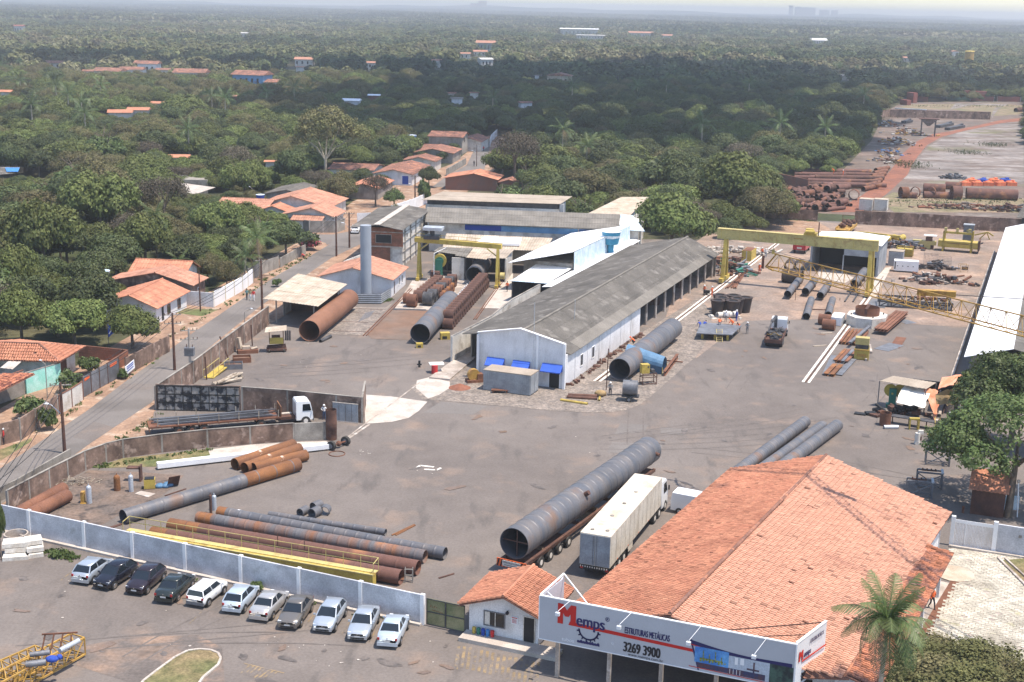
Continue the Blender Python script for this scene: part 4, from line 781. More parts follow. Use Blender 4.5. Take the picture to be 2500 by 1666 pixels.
for k,ch in enumerate('FORTLEV'):
 a=-1.95+k*.17+.1
 cu=bpy.data.curves.new('t','FONT');cu.body=ch;cu.size=.62;cu.extrude=.01;cu.offset=.01;o=bpy.data.objects.new('t',cu);COL.objects.link(o);bpy.context.view_layer.update()
 me=bpy.data.meshes.new_from_object(o.evaluated_get(bpy.context.evaluated_depsgraph_get()));bpy.data.objects.remove(o)
 mb=MB();q=Matrix.Rotation(a+math.pi/2,3,'Z');c_=Vector((math.cos(a)*1.57,math.sin(a)*1.57,6.33));mb.add([c_+q@Vector((v.co.x-.15,-.02-v.co.z,v.co.y))for v in me.vertices],[tuple(p_.vertices)for p_ in me.polygons]);mb.build('lettering','whitepaint',tk)
m=MB()
for s_ in(0,1,2):m.tube((-1.4,-.6,3.6+s_*.05),(-.5,-.2,4.6+.3*s_),.03,5)
m.box((-1.7,-.6,3.6),(1.2,.8,.08));m.tube((-1.9,-.6,0),(-1.9,-.6,3.6),.04,5);m.build('service_platform','rustdark',tk)
# LEFT YARD BUILDINGS (frame L)
b1_=TF('raised_beige_roof_hall','long hall with a flat beige roof on a dark clerestory, rearmost of the works','building','L',-54,262)
roofq(b1_,'roof_sheet','L',[(-54.5,255.8,7.3),(-27.2,257.4,7.3),(-25.4,262.6,8.2),(-51.6,262.3,8.2)],'beigeroof',9,2,.5,.03,.06,.03)
m=MB();m.bx(-53.8,-27.6,257.9,262,6.2,7.2);m.build('clerestory','darksteel',b1_,'L');m=MB();m.bx(-54,-27.4,257.4,262,0,6.2);m.build('wall','offwhite',b1_,'L')
m=MB();m.bx(-27.35,-26.6,257.6,262,0,7.2);m.build('end_panel','contgrey',b1_,'L')
roofq(b1_,'annex_roof','L',[(-26.4,256.5,5.0),(-21.0,256.5,4.6),(-20.6,259.5,5),(-26.4,259.5,5.4)],'whiteroof',2,1,.5,.03,.05,.02)
b2_=TF('blue_banded_hall','long hall with worn beige roof over a pale wall banded in blue','building','L',-50,240)
roofq(b2_,'roof_sheet','L',[(-50.2,239.0,5.6),(-14.5,239.8,5.6),(-14.8,246.5,7.4),(-51.4,246,7.4)],'fibrepale',14,3,.5,.03,.06,.07)
roofq(b2_,'blue_roof_sheet','L',[(-14.4,239.8,5.55),(-9.8,239.8,5.5),(-12.4,246.5,7.3),(-14.7,246.5,7.4)],'lightblue',2,3,.5,.03,.06,.08)
m=MB();m.bx(-49.8,-11,240.5,255.5,0,5.4);m.build('wall','offwhite',b2_,'L')
random.seed(9)
for k in range(20):
 a=-42.6+k*1.05;m=MB();m.cur=random.uniform(-.25,.12);m.bx(a,a+1.0,240.42,240.5,2.6,4.2);m.build('translucent_panel','offwhite',b2_,'L')
m=MB();m.bx(-43,-22,240.38,240.5,4.25,5.3);m.build('blue_band','paleblue',b2_,'L');m=MB();m.bx(-43,-36.2,240.34,240.38,4.3,5.25);m.build('dark_blue_band','cBlue',b2_,'L')
m=MB();m.bx(-21.8,-16.5,240.38,240.5,2.6,5.3);m.build('blue_panel','bluepaint',b2_,'L');m=MB();m.bx(-42.8,-22,240.38,240.5,1.5,2.5);m.build('blue_band','paleblue',b2_,'L')
bc=TF('cream_roof_shed','cream sheet roof sloping up behind the big mango tree','building','Y',-82,245)
P_=[inv('Y',G('A7',825,440,6)),inv('Y',G('A7',1200,455,6)),inv('Y',G('A7',1370,290,8)),inv('Y',G('A7',1130,290,8))]
roofq(bc,'roof_sheet','Y',P_,'cream',4,3,.5,.03,.06,.03);c_=sum(P_,Vector())/4
m=MB();m.box((c_.x,c_.y+1,0),(6,9,5.5));m.build('wall','offwhite',bc,'Y')
lr=TF('low_cream_roof','low ribbed cream roof under the small gantry crane between hall and pipe bay','roof','L',-44,222)
roofq(lr,'roof_sheet','L',[(-43.5,221.5,4.2),(-26,222.5,4.2),(-25.5,230,5.2),(-44.5,230,5.2)],'cream',10,1,.5,.06,.06,.14)
m=MB();m.bx(-43,-42.8,222.5,230,0,4.2);m.bx(-26.5,-26.3,222.5,230,0,4.2);m.bx(-43,-26,231,231.2,0,4.5);m.build('wall','greywall',lr,'L')
m=MB();m.slab([(-38,223.5,5.0),(-30.5,224,5.0),(-30.5,226.6,5.6),(-37,226.4,5.6)],.4);m.build('white_cover','whiteroof',lr,'L')
by=TF('pipe_bay_shed','open shed with patched beige roof over the large pipe mouth','building','L',-42,215)
for P_,mm in(([(-44.5,219.0,3.9),(-40,217,3.9),(-40,221.5,4.3),(-44,221.4,4.3)],'fibrepale'),([(-40.2,215.4,4.0),(-38.2,214.6,4.0),(-38.2,221,4.4),(-40.2,221,4.4)],'fibrepale'),([(-38.1,214.2,4.0),(-34.5,213.2,4.0),(-34.2,220.8,4.5),(-38,220.9,4.5)],'cream'),([(-34.4,213.9,4.1),(-31.5,214.4,4.1),(-31,221,4.5),(-34.2,220.8,4.5)],'beigeroof')):
 roofq(by,'roof_sheet','L',P_,mm,2,2,.5,.05,.06,.08)
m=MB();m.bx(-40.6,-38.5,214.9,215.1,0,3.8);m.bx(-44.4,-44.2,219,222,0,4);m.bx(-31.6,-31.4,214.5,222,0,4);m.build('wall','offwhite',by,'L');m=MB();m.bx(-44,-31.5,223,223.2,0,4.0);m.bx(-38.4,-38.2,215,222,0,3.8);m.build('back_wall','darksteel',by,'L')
bt=TF('brick_tower_building','two storey building with bare red brick end and grey sheet roof beside the street','building','L',-59,224)
m=MB();m.bx(-58.4,-51.2,224.5,246,0,6.7);m.build('wall','offwhite',bt,'L')
m=MB();m.bx(-58.5,-51.1,224.2,224.5,3.5,6.75);m.build('brick_front','brickred',bt,'L');m=MB();m.bx(-58.5,-53.4,224.2,224.5,0,3.3);m.build('brick_front','brickred',bt,'L')
m=MB();m.bx(-58.55,-51.05,224.15,224.5,3.3,3.5);m.bx(-58.55,-51.05,224.15,224.5,5.9,6.05);m.build('concrete_band','concrete',bt,'L')
opening(bt,'L','f',-54.5,224.2,4.1,5.5,2.7,'black','greywall')
for k in range(5):opening(bt,'L','r',228+k*3.6,-51.2,4.6,5.3,.8,'black','offwhite')
for k in range(4):m=MB();m.bx(-51.2,-51.05,224.6,245.8,.9+k*1.6,.98+k*1.6);m.build('ledge','greywall',bt,'L')
for k in range(5):m=MB();m.bx(-51.18,-51.0,226+k*4.5,226.15+k*4.5,0,6.6);m.build('rib','greywall',bt,'L')
roofq(bt,'roof_sheet','L',[(-61,247,6.7),(-60.2,223,6.7),(-55.2,223,7.4),(-55.6,247,7.4)],'fibre',8,2,.5,.05,.06,.08)
roofq(bt,'roof_sheet','L',[(-50.6,221.8,6.8),(-50.6,246.4,6.8),(-55.2,247,7.4),(-55.2,223,7.4)],'fibre',8,2,.5,.05,.06,.12)
m=MB();m.beam((-55.3,222.5,7.5),(-55.4,247,7.5),1.1,.12);m.build('white_ridge_flashing','whitecon',bt,'L')
house('yard_cottage','small whitewashed house with bright orange tile roof under the tall grey stack','L',-58.6,-47.2,199,209.2,2.95,4.5,'b','whitewall','tilepale',.5,[('r',204.6,-47.2,.9,2.1,.8,'glass','whitepaint'),('r',206.6,-47.2,.9,2.1,.8,'glass','whitepaint'),('r',201,-47.2,.05,2.2,.8,'rustdark','whitepaint','door')],ridge=-53.3)
sh=TF('open_yard_shed','open sided shed with sagging cream sheet roof at the left yard','shed','L',-60.6,177)
roofq(sh,'roof_sheet','L',[(-61,178.2,3.5),(-52.0,175.2,3.5),(-51.2,187.8,4.2),(-60.6,193.8,4.2)],'cream',6,3,.5,.04,.05,.05)
for a,b in((-59.2,178.8),(-53,176.6),(-52.2,187),(-59.8,192)):m=MB();m.tube((a,b,0),(a,b,3.5),.12,8);m.build('post','concrete',sh,'L')
m=MB();m.bx(-59.6,-52.4,186.8,187,0,3.2);m.build('back_wall','rustdark',sh,'L')
ch=TF('steel_stack','tall plain grey steel stack rising beside the cottage','chimney','L',-50.7,202.5-5.5)
m=MB();m.tube((0,0,0),(0,0,11.6),.86,18);m.build('pipe','stackgrey',ch);m=MB();m.box((0,0,0),(2.4,2.4,.5));m.build('base','concrete',ch)
en=TF('corrugated_enclosure','low screen of grey corrugated sheets round the foot of the steel stack','fence','L',-51,193)
for(p,q)in(((-51.2,193.2),(-47.6,193.9)),((-47.6,193.9),(-47.2,198.4))):
 for k in range(5):m=MB();z=.15+k*.3;m.beam((p[0],p[1],z+.12),(q[0],q[1],z+.12),.08,.17);m.build('sheet','zinc',en,'L')
 m=MB();m.beam((p[0],p[1]+.08,.8),(q[0],q[1]+.08,.8),.04,1.6);m.build('backing','darksteel',en,'L')
 # FAR RIGHT HALL, WORKSHOP
rr=TF('long_white_roof_hall','long hall with dazzling white roof at the right edge of the picture','building','Y',-7.5,170)
roofq(rr,'roof_sheet','Y',[(-7.6,163,5),(-7.6,272,5),(-2.2,272,6.6),(-2.2,163,6.6)],'whiteroof',22,1,.6,.05,.07,.02)
roofq(rr,'roof_sheet','Y',[(4.5,272,5),(4.5,163,5),(-2.2,163,6.6),(-2.2,272,6.6)],'fibre',16,2,.6,.05,.07,.07)
m=MB();m.bx(-6.9,4.2,166,271.5,0,4.9);m.build('wall','greywall',rr,'Y');m=MB();m.bx(-7.1,-6.9,150,272,0,3.2);m.build('side_wall','greywall',rr,'Y');m=MB();m.beam((-9.2,150,.15),(-9.2,272,.15),.35,.3);m.build('kerb','concrete',rr,'Y')
rb=TF('grey_roof_hall','greenish grey roofed hall beyond the end of the white roof at the right edge','building','Y',-4,285)
roofq(rb,'roof_sheet','Y',[(-6,278,6.2),(8,278,6.2),(8,284,8.2),(-5,284,8.2)],'fibre',5,2,.6,.05,.07,.07);m=MB();m.bx(-5,7,279,290,0,6.1);m.build('wall','darksteel',rb,'Y')
ws=TF('grey_workshop','light grey metal workshop with white roof and tall dark door openings','building','Y',-38.5,236)
roofq(ws,'roof_sheet','Y',[(-26.3,235.2,5.5),(-26.2,246.5,5.5),(-32.3,246.5,5.9),(-32.4,235.2,5.9)],'whiteroof',4,2,.5,.03,.06,.02)
roofq(ws,'roof_sheet','Y',[(-38.5,246.5,5.5),(-38.5,235.2,5.5),(-32.4,235.2,5.9),(-32.3,246.5,5.9)],'whiteroof',4,2,.5,.03,.06,.02)
m=MB();m.bx(-26.75,-26.6,235.3,246.4,0,5.35);m.bx(-38.4,-38.25,235.3,246.4,0,5.35);m.bx(-38.3,-26.7,246.2,246.4,0,5.4);m.build('wall','contgrey',ws,'Y')
m=MB();m.bx(-32.6,-26.6,235.1,235.3,3.4,5.6);m.bx(-32.75,-32.55,235.1,235.3,0,3.4);m.bx(-27,-26.7,235.1,235.3,0,3.4);m.bx(-38.4,-38.1,235.1,235.3,0,5.4);m.build('front_panel','contgrey',ws,'Y')
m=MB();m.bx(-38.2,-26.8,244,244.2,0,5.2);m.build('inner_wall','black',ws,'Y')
gc_=TF('grey_site_box','grey corrugated cabin with pink top behind the white generator','container','Y',-26,247)
m=MB();m.bx(-26.3,-23.8,247.2,249.6,0,2.7);m.build('shell','contgrey',gc_,'Y');m=MB();m.bx(-26.35,-23.75,247.15,249.7,2.7,2.8);m.build('roof','beigeroof',gc_,'Y')
for k,(a,b,l)in enumerate(((-41.4,316.8,'left of the two white site containers behind the dark wall'),(-38.2,318,'right of the two white site containers behind the dark wall'))):
 t=TF('site_container',l,'container','Y',a,b,0,'white site containers');m=MB();m.bx(a,a+3.0,b,b+2.5,.1,2.6);m.build('shell','offwhite',t,'Y');m=MB();m.bx(a-.04,a+3.04,b-.04,b+2.54,2.6,2.7);m.build('roof','cream',t,'Y')
 m=MB()
 for j in range(10):m.bx(a+.1+j*.29,a+.2+j*.29,b-.03,b,.3,2.5)
 m.build('ribs','offwhite',t,'Y')
 # HOUSES (frame L)
house('white_corner_house','white house with weathered tile roof and dark windows facing the street','L',-84,-75.2,174,185.3,2.55,4.1,'b','whitewall','tile',.5,[('r',176.2,-75.2,.05,2.1,.9,'black','whitepaint','door'),('r',178.5,-75.2,.6,1.9,1.0,'glass','rust'),('r',182.3,-75.2,.6,1.9,1.0,'glass','rust')],ridge=-79)
house('wide_gabled_house','wide house with pale new tile roof and raw brown gable behind the white corner house','L',-88.6,-75.3,187.8,193.2,3.0,4.6,'b','brownwall','tilepale',.5,[('r',190.5,-75.3,.6,2,.8,'black','whitepaint')],ridge=-80.9)
house('rear_mottled_roof_house','house with mottled older tile roof partly under a tree crown','L',-87.5,-79,194,199.5,3.4,4.7,'a','offwhite','tile',.5)
house('street_corner_house','gabled orange roofed house behind the curved grey street wall','L',-83.6,-73.2,258,266,2.95,4.5,'b','offwhite','tilepale',.6,ridge=-77.5)
house('porch_roof','low tiled porch roof in front of the gabled street corner house','L',-81,-75,255.6,257.6,2.3,2.9,'a','offwhite','tilepale',.3,ridge=257.6,cat='porch')
house('large_orange_roof_house','biggest of the orange roofed houses behind the street corner','L',-92,-77,268.5,282,3.2,5.2,'b','offwhite','tilepale',.6,ridge=-85)
house('long_left_roof_house','orange roofed house left of the corner house by the street lamp','L',-99.5,-89,262.5,273.5,3.0,4.3,'a','brickfar','tilepale',.5)
house('grey_annex_house','house with low dark grey sheet roof behind the orange roofs','L',-96,-86,284,297,3.2,4.2,'b','greywall','fibre',.4,tile=False)
house('small_gable_roof','small orange gable just left of the street corner house','L',-90,-84,262,267,2.9,3.9,'b','offwhite','tile',.4)
wall('curved_street_wall','grey panelled wall with white posts round the street corner',[fw_('L',-84.5,259.5),fw_('L',-77,254.6),fw_('L',-71.8,255.8),fw_('L',-71.2,259.5)],2.4,.15,'greywall',2.7,.2,'whitecon')
wall('white_side_wall','white wall running back from the street corner towards the dirt lane',[fw_('L',-70.8,268),fw_('L',-66.8,270),fw_('L',-66.3,276)],2.2,.15,'whitewall',3)
wall('white_lane_wall','bright white wall climbing beside the brick tower building',[fw_('L',-66,279),fw_('L',-63.5,292),fw_('L',-62.8,302)],2.4,.15,'whitepaint',3,.2,'whitepaint')
house('brick_gable_house','bare brick house with orange roof edge just behind the beige roofed hall','L',-63.2,-50.2,325,334,3.0,4.3,'b','brickfar','tile',.4,ridge=-56)
house('brick_annex','low tiled annex right of the bare brick gable house','L',-49.6,-44.8,325,331,2.4,3.1,'b','brickfar','tilebrown',.4)
house('two_storey_grey_house','tall grey plastered house with brown tile roof in the lane','L',-84,-73.6,405,415,5.4,6.4,'a','greywall','tilebrown',.5,[('r',409,-73.6,3.6,4.8,2.0,'glass','greywall')],ridge=411)
house('lane_row_house','brown roofed row house reaching to the white lane wall','L',-77,-69.6,416,431,3.1,4.2,'b','offwhite','tilebrown',.4,group='row houses along the lane')
house('lane_gable_house','grey gabled house with dark red roof below the tall grey house','L',-83,-72,381,394,3.0,4.1,'b','greywall','tilebrown',.5,ridge=-78)
house('lane_white_house','small brown roofed house with pale side wall behind a street tree','L',-82,-73,360,369,2.9,3.9,'b','offwhite','tilebrown',.5)
house('lane_corner_house','long rust red roofed house with white end wall and blue mural panel','L',-82.5,-72.8,330,351,2.9,3.9,'b','whitewall','tilebrown',.5,[('f',-74.5,330,.3,2.4,1.6,'cBlue','whitepaint')])
house('lane_left_roof','brown tile roof far left of the lane houses','L',-96,-84.5,336,347,2.8,3.7,'a','offwhite','tilebrown',.5)
house('orange_eave_house','orange roofed house at the lower end of the lane with grey side wall','L',-82,-75,303,318,2.8,3.7,'b','greywall','tile',.5)
house('lane_low_roof','low brown roof between the tall grey house and the gabled one','L',-84,-78.5,396,403,2.6,3.4,'a','offwhite','tilebrown',.4)
wall('lane_garden_wall','stained pale wall along the left side of the lane',[fw_('L',-68.2,352),fw_('L',-68,366),fw_('L',-67.9,380)],1.9,.15,'greywall',4)
wall('lane_white_wall','long white wall at the top end of the lane',[fw_('L',-69.3,432),fw_('L',-71.4,448),fw_('L',-72.8,470)],2.4,.15,'whitewall',6)
t=T('near_tiled_house','hip roofed house with orange red tiles behind the turquoise wall','house',fw_('L',-80,146))
A_,B_,C_,D_,E_=inv('L',G('D1',-200,325,2.9)),inv('L',G('D1',820,355,2.9)),inv('L',G('D1',530,105,4.5)),inv('L',G('D1',-200,80,4.5)),inv('L',G('D1',1170,145,2.9))
tile_field(t,'L',[A_,B_,C_,D_],'tile',.3,.45,0);tile_field(t,'L',[B_,E_,C_],'tile',.3,.45,0)
F_=E_+(D_-A_)*1.0;roofq(t,'roof_slope','L',[E_,(D_.x,E_.y+1.5,2.9),D_,C_],'tile',1,4,.5,.05,.06,.05,True,True)
m=MB();m.bx(-92,-75.2,B_.y+.6,E_.y-.8,0,2.8);m.build('wall','offwhite',t,'L');m=MB();m.tube(B_,C_,.13,6);m.tube(C_,D_,.13,6);m.tube(C_,E_,.13,6);m.build('ridge_cap','tilebrown',t,'L')
opening(t,'L','r',146,-75.2,.4,2.2,1.6,'rustdark','offwhite')
t=T('mossy_roof_house','house with old dark mottled tile roof below the turquoise wall','house',fw_('L',-80,132))
A_,B_,C_,D_=[inv('L',G('D1',*q))for q in((0,760,3.0),(480,515,3.0),(0,505,3.6),(-300,560,3.6))]
tile_field(t,'L',[A_,B_,C_,D_],'tilemoss',.3,.45,0);m=MB();m.bx(-92,-79,126,138,0,2.7);m.build('wall','greywall',t,'L')
t=T('white_awning_sheet','small white ribbed sheet roof between the two left-hand tile roofs','roof',G('D1',150,420,2.5))
roofq(t,'sheet','L',[inv('L',G('D1',*q))for q in((0,440,2.4),(170,460,2.4),(290,355,2.8),(110,350,2.8))],'whitecon',3,1,.4,.04,.04,.05)
m=MB();p=G('D1',80,400,0);m.box(p,(3,2,2.3));m.build('wall','greywall',t,'W')
t=T('pale_flat_roof','pale flat sheet roof amid the trees left of the street corner','building',G('A5',1750,230,3.4))
roofq(t,'roof_sheet','W',[G('A5',1690,290,3.4),G('A5',1920,212,3.4),G('A5',1590,168,3.8),G('A5',1560,200,3.6)],'whitecon',3,3,.5,.03,.05,.06)
p=G('A5',1720,240,0);m=MB();m.box(p,(9,9,3.2));m.build('wall','greywall',t,'W')
t=T('grey_flat_roof','grey sheet roof with a blue cover at the left picture edge','building',G('A5',60,80,3.4))
roofq(t,'roof_sheet','W',[G('A5',-100,110,3.2),G('A5',150,85,3.2),G('A5',180,30,4),G('A5',-100,30,4)],'fibre',4,2,.5,.05,.05,.08)
roofq(t,'blue_cover','W',[G('A5',60,72,3.6),G('A5',160,72,3.6),G('A5',175,35,4.1),G('A5',45,35,4.1)],'blueplastic',1,1,.8,.04,.04)
m=MB();m.box(G('A5',20,60,0),(14,8,3));m.build('wall','greywall',t,'W')
# PIPES
def pipe(label,c0,c1,D,m='pipesteel',sp=2.0,th=None,seg=24,group=None,seam=.018,extra=None,band=None,z0=None,name='steel_pipe',cat='pipe'):
 c0,c1=Vector(c0),Vector(c1);L=(c1-c0).length;d=(c1-c0).normalized()
 t=T(name,label,cat,(c0.x,c0.y,0),0,group);th=th or max(.03,D*.02)
 prof=[(0,0)]
 if sp:
  x=sp*.8
  while x<L-.3:
   prof+=[(u_/L,e_)for u_,e_ in((x-.17,0),(x-.06,0),(x-.035,seam),(x+.035,seam),(x+.06,0),(x+.17,0))];x+=sp
 prof.append((1,0))
 mb=MB();mb.ring((0,0,0),(L,0,0),D/2,th,seg,prof)
 o=bpy.data.objects.new('barrel',mb.mesh('barrel',m));COL.objects.link(o);o.parent=t
 q=d.to_track_quat('X','Z');o.rotation_mode='QUATERNION';o.rotation_quaternion=q;o.location=(0,0,c0.z)
 if extra:
  for a,b,mm in extra:
   e=MB();e.ring((a*L,0,0),(b*L,0,0),D/2+.008,.03,seg);x_=bpy.data.objects.new('end_section',e.mesh('end_section',mm));COL.objects.link(x_);x_.parent=t
   x_.rotation_mode='QUATERNION';x_.rotation_quaternion=q;x_.location=(0,0,c0.z)
 z_=c0.z-D/2
 if z_>.12:
  for fr_ in(.12,.5,.88):
   p=c0.lerp(c1,fr_);s_=MB();nn=Vector((-d.y,d.x,0));s_.beam(p-nn*D*.35-Vector((0,0,p.z-z_/2)),p+nn*D*.35-Vector((0,0,p.z-z_/2)),.3,z_);s_.build('support_block','wood',t,'W')
 return t
def pz(D,lift=.0):return D/2+lift
mat('pipegrade',(.21,.10,.075),(.13,.125,.13),s2=.2,st=(1,.05,.05),t=.5,w=.1,var=.1,rough=.8,c3=(.33,.15,.07),s3=.6,t3=.62)
for lab,a,b,D,mm,ex_,sp in(('rusty brown pipe lying closest to the yellow railing',('B6',1895,620),('B5',1200,395),1.22,'piperust',[(.93,1,'rustorange')],2.2),('rusty pipe with orange far end, second from the yellow railing',('B6',2030,545),('B5',1340,330),1.22,'piperust',[(.87,1,'rustorange')],2.2),('grey pipe banded with rust, third from the yellow railing',('B6',2085,455),('B5',1560,270),1.1,'pipesteelrust',[(.93,.985,'rustorange')],1.0),('long grey pipe with orange far end and one white band',('B6',2245,430),('B6',440,100),1.05,'pipesteel',[(.96,1,'rustorange')],1.05),('shorter thin grey pipe behind the white banded pipe',('B6',1770,262),('B6',840,120),.62,'pipesteel',None,1.05),('very long dark grey pipe with orange rusted right end',('B5',970,265),('B2',1185,1235),1.3,'pipesteel',[(.665,1,'rustorange')],2.1),('upper left of the orange rusted pipes near the upright cylinder',('B2',700,1235),('B2',1150,1085),1.2,'rustorange',None,0),('middle one of the orange rusted pipes, streaked white',('B2',775,1265),('B2',1195,1115),1.15,'rustorange',None,0),('front right of the orange rusted pipes with flaking pale paint',('B2',845,1268),('B2',1245,1165),1.15,'rustorange',None,3.8),('dark red rusted pipe against the boundary wall, rear of two',('B5',95,262),('B5',500,40),1.15,'rust',None,3),('dark red rusted pipe against the boundary wall, front of two',('B5',150,292),('B5',530,98),1.2,'rust',None,3),('left of the three grey pipes behind the tile roofed office',('B4',400,925),('B4',870,575),1.25,'pipesteel',None,.95),('middle of the three grey pipes behind the tile roofed office',('B4',520,935),('B4',985,605),1.15,'pipesteel',None,.95),('right of the three grey pipes behind the tile roofed office',('B4',650,925),('B4',1085,600),1.3,'pipesteel',None,.95),('leftmost of three grey pipes on stands under the gantry crane',('A8',655,938),('A8',738,832),1.15,'pipesteel',None,1.3),('middle of three grey pipes on yellow stands under the gantry crane',('A8',783,918),('A8',850,838),1.2,'pipesteel',None,1.3),('rightmost of three grey pipes on stands under the gantry crane',('A8',890,947),('A8',950,865),1.15,'pipesteel',None,1.3),('grey pipe lying alone just behind the crane truck',('A8',790,1098),('A8',826,975),1.1,'pipesteel',None,1.3),('grey pipe ending at the rusty drums',('A8',948,1085),('A8',978,975),1.05,'pipesteel',None,1.3)):
 lift=.35 if 'stands' in lab else.02
 p,q=G(*a,D/2+lift),G(*b,D/2+lift)
 g_='three grey pipes behind the office' if 'three grey pipes behind' in lab else('grey pipes under the gantry crane' if 'under the gantry' in lab else None)
 pipe(lab,p,q,D,mm,sp,extra=ex_,group=g_)
p,q=G('B6',2245,430,.525),G('B6',440,100,.525);a=q.lerp(p,.088);b=q.lerp(p,.097)
t=T('pipe_band','white painted band round the long grey pipe','band',(a.x,a.y,0));m=MB();m.ring(a,b,.54,.03,24);m.build('ring','whitepaint',t,'W')
pipe('huge smooth rust brown pipe beside the open cream roofed shed',G('A6',650,1362,1.55),G('A6',975,1100,1.6),2.9,'piperustlight',0,.05,40)
pipe('huge grey ring seamed pipe lying between the coil rows',G('A6',1553,1385,1.55),G('A6',1800,1110,1.55),2.75,'pipesteel',2.0,.05,40)
pipe('huge grey pipe mouth coming out of the open bay',G('C2',1405,800,1.75),G('C2',1500,600,1.7)+Vector((1.6,9,0)),2.75,'pipesteel',1.5,.05,40)
c0,c1=G('D5',945,872,1.65),G('D5',1870,150,1.6)
bp=pipe('large grey pipe half covered by a blue sheet shelter beside the white warehouse wall',c0,c1,2.75,'pipesteel',1.9,.06,40)
d=(c1-c0).normalized();n=Vector((d.y,-d.x,0))
tp=T('blue_tarp_shelter','faded blue metal sheet shelter thrown over the large grey pipe','shelter',(c0.x,c0.y,0));m=MB()
u0=c0+d*5.4;NR=9;NS=6;vs=[]
for j in range(NS+1):
 f_=j/NS;cc_=u0+d*1.15+n*(-1.0+4.9*f_);rr0=1.25-.25*f_;zc=1.75-1.1*f_-1.65+.9*(1-f_)
 cc_.z=1.95-.95*f_
 for k in range(NR+1):
  a0=math.pi*k/NR;vs.append(cc_-d*math.cos(a0)*rr0*(1.05)+Vector((0,0,math.sin(a0)*(1.3-.15*f_)+random.uniform(-.03,.03))))
m.add(vs,[(j*(NR+1)+k,j*(NR+1)+k+1,(j+1)*(NR+1)+k+1,(j+1)*(NR+1)+k)for j in range(NS)for k in range(NR)]);
m.add([v-Vector((0,0,.03))for v in vs],[(j*(NR+1)+k,(j+1)*(NR+1)+k,(j+1)*(NR+1)+k+1,j*(NR+1)+k+1)for j in range(NS)for k in range(NR)])
e=vs[NS*(NR+1)];w1=vs[2*(NR+1)];m.add([w1,e,Vector((e.x,e.y,.1)),Vector((w1.x,w1.y,.1))],[(0,1,2,3),(3,2,1,0)]);e2=vs[NS*(NR+1)+NR];m.add([e2,e2-d*.3+Vector((0,0,-1.2)),e2-n*1.6+Vector((0,0,.25))],[(0,1,2),(2,1,0)])
m.build('sheet','tarpblue',tp,'W')
m=MB();[m.tube(Vector((q_.x,q_.y,0)),q_,.05,6)for q_ in(e,e2)];m.build('prop','yellow',tp,'W')
g0,g1=G('B7',531,692,2.75),G('B7',1262,182,2.75);d=(g1-g0).normalized();n=Vector((d.y,-d.x,0));rz=az(g0,g1)
g1b=g0+d*27.5
gp=pipe('giant grey ring seamed pipe loaded on the low trailer',g0,g1b,2.62,'pipesteel',1.25,.05,44,seam=.03)
m=MB();pp=g0+d*.5
m.beam(pp-n*1.28,pp+n*1.28,.08,.1);m.beam(pp-Vector((0,0,1.28)),pp+Vector((0,0,1.28)),.08,.1);m.build('cross_brace','rustdark',gp,'W')
m=MB();e=g1b-d*1.3;m.tube(e+n*1.2+Vector((0,0,.2)),e+n*1.65+Vector((0,0,.1)),.18,8);e=g0+d*11;m.tube(e+n*1.0+Vector((0,0,.85)),e+n*1.35+Vector((0,0,1.1)),.22,8);m.build('lug','rustdark',gp,'W')
def wheel(t,x,y,r=.5,w=.28,rim='contgrey',z=None,n=18):
 z=r if z is None else z;m=MB();s_=1 if x>0 else-1
 m.tube((x-w/2,y,z),(x+w/2,y,z),r,n);o=m.build('wheel','rubber',t)
 m=MB();m.tube((x+s_*(w/2-.03),y,z),(x+s_*(w/2+.012),y,z),r*.58,12,r*.45);m.build('rim',rim,o);return o
lt=T('low_loader_trailer','low multi axle trailer with striped warning board under the giant pipe','trailer',(g0.x,g0.y,0),rz)
m=MB();m.bx(-1.2,-.95,-.2,26.5,1.0,1.3);m.bx(.95,1.2,-.2,26.5,1.0,1.3);m.bx(-1.2,1.2,1,7,1.02,1.2);m.bx(-1.15,1.15,20,26.5,1.02,1.2)
for k in range(8):m.bx(-1.2,1.2,.4+k*3.3,.55+k*3.3,.95,1.25)
m.build('chassis','rustdark',lt)
for y in(2.4,4.1,5.8,7.5):
 for x in(-1.12,1.12):wheel(lt,x,y,.5,.34,'offwhite')
m=MB();m.bx(-1.35,1.35,-.42,-.36,.75,1.42);sb=m.build('warning_board','cOrange',lt);m=MB()
for k in range(9):x=-1.33+k*.3;m.add([(x,-.43,.77),(x+.13,-.43,.77),(x+.28,-.43,1.4),(x+.15,-.43,1.4)],[(0,1,2,3)])
m.build('dark_stripes','black',sb);m=MB();m.bx(-.8,.85,-.46,-.43,.85,1.33);pl_=m.build('plate','offwhite',sb)
text(lt,'VEÍCULO LONGO',-.74,1.12,.15,'iblack',face=-.465,f=None,bold=.004,sx=1.05);m=MB();m.bx(-.6,.6,-.47,-.46,.95,.99);m.build('small_print','iblack',lt)
m=MB();m.tube((1.5,.1,.5),(1.5,.25,.5),.28,12);m.build('mudguard','whitepaint',lt)
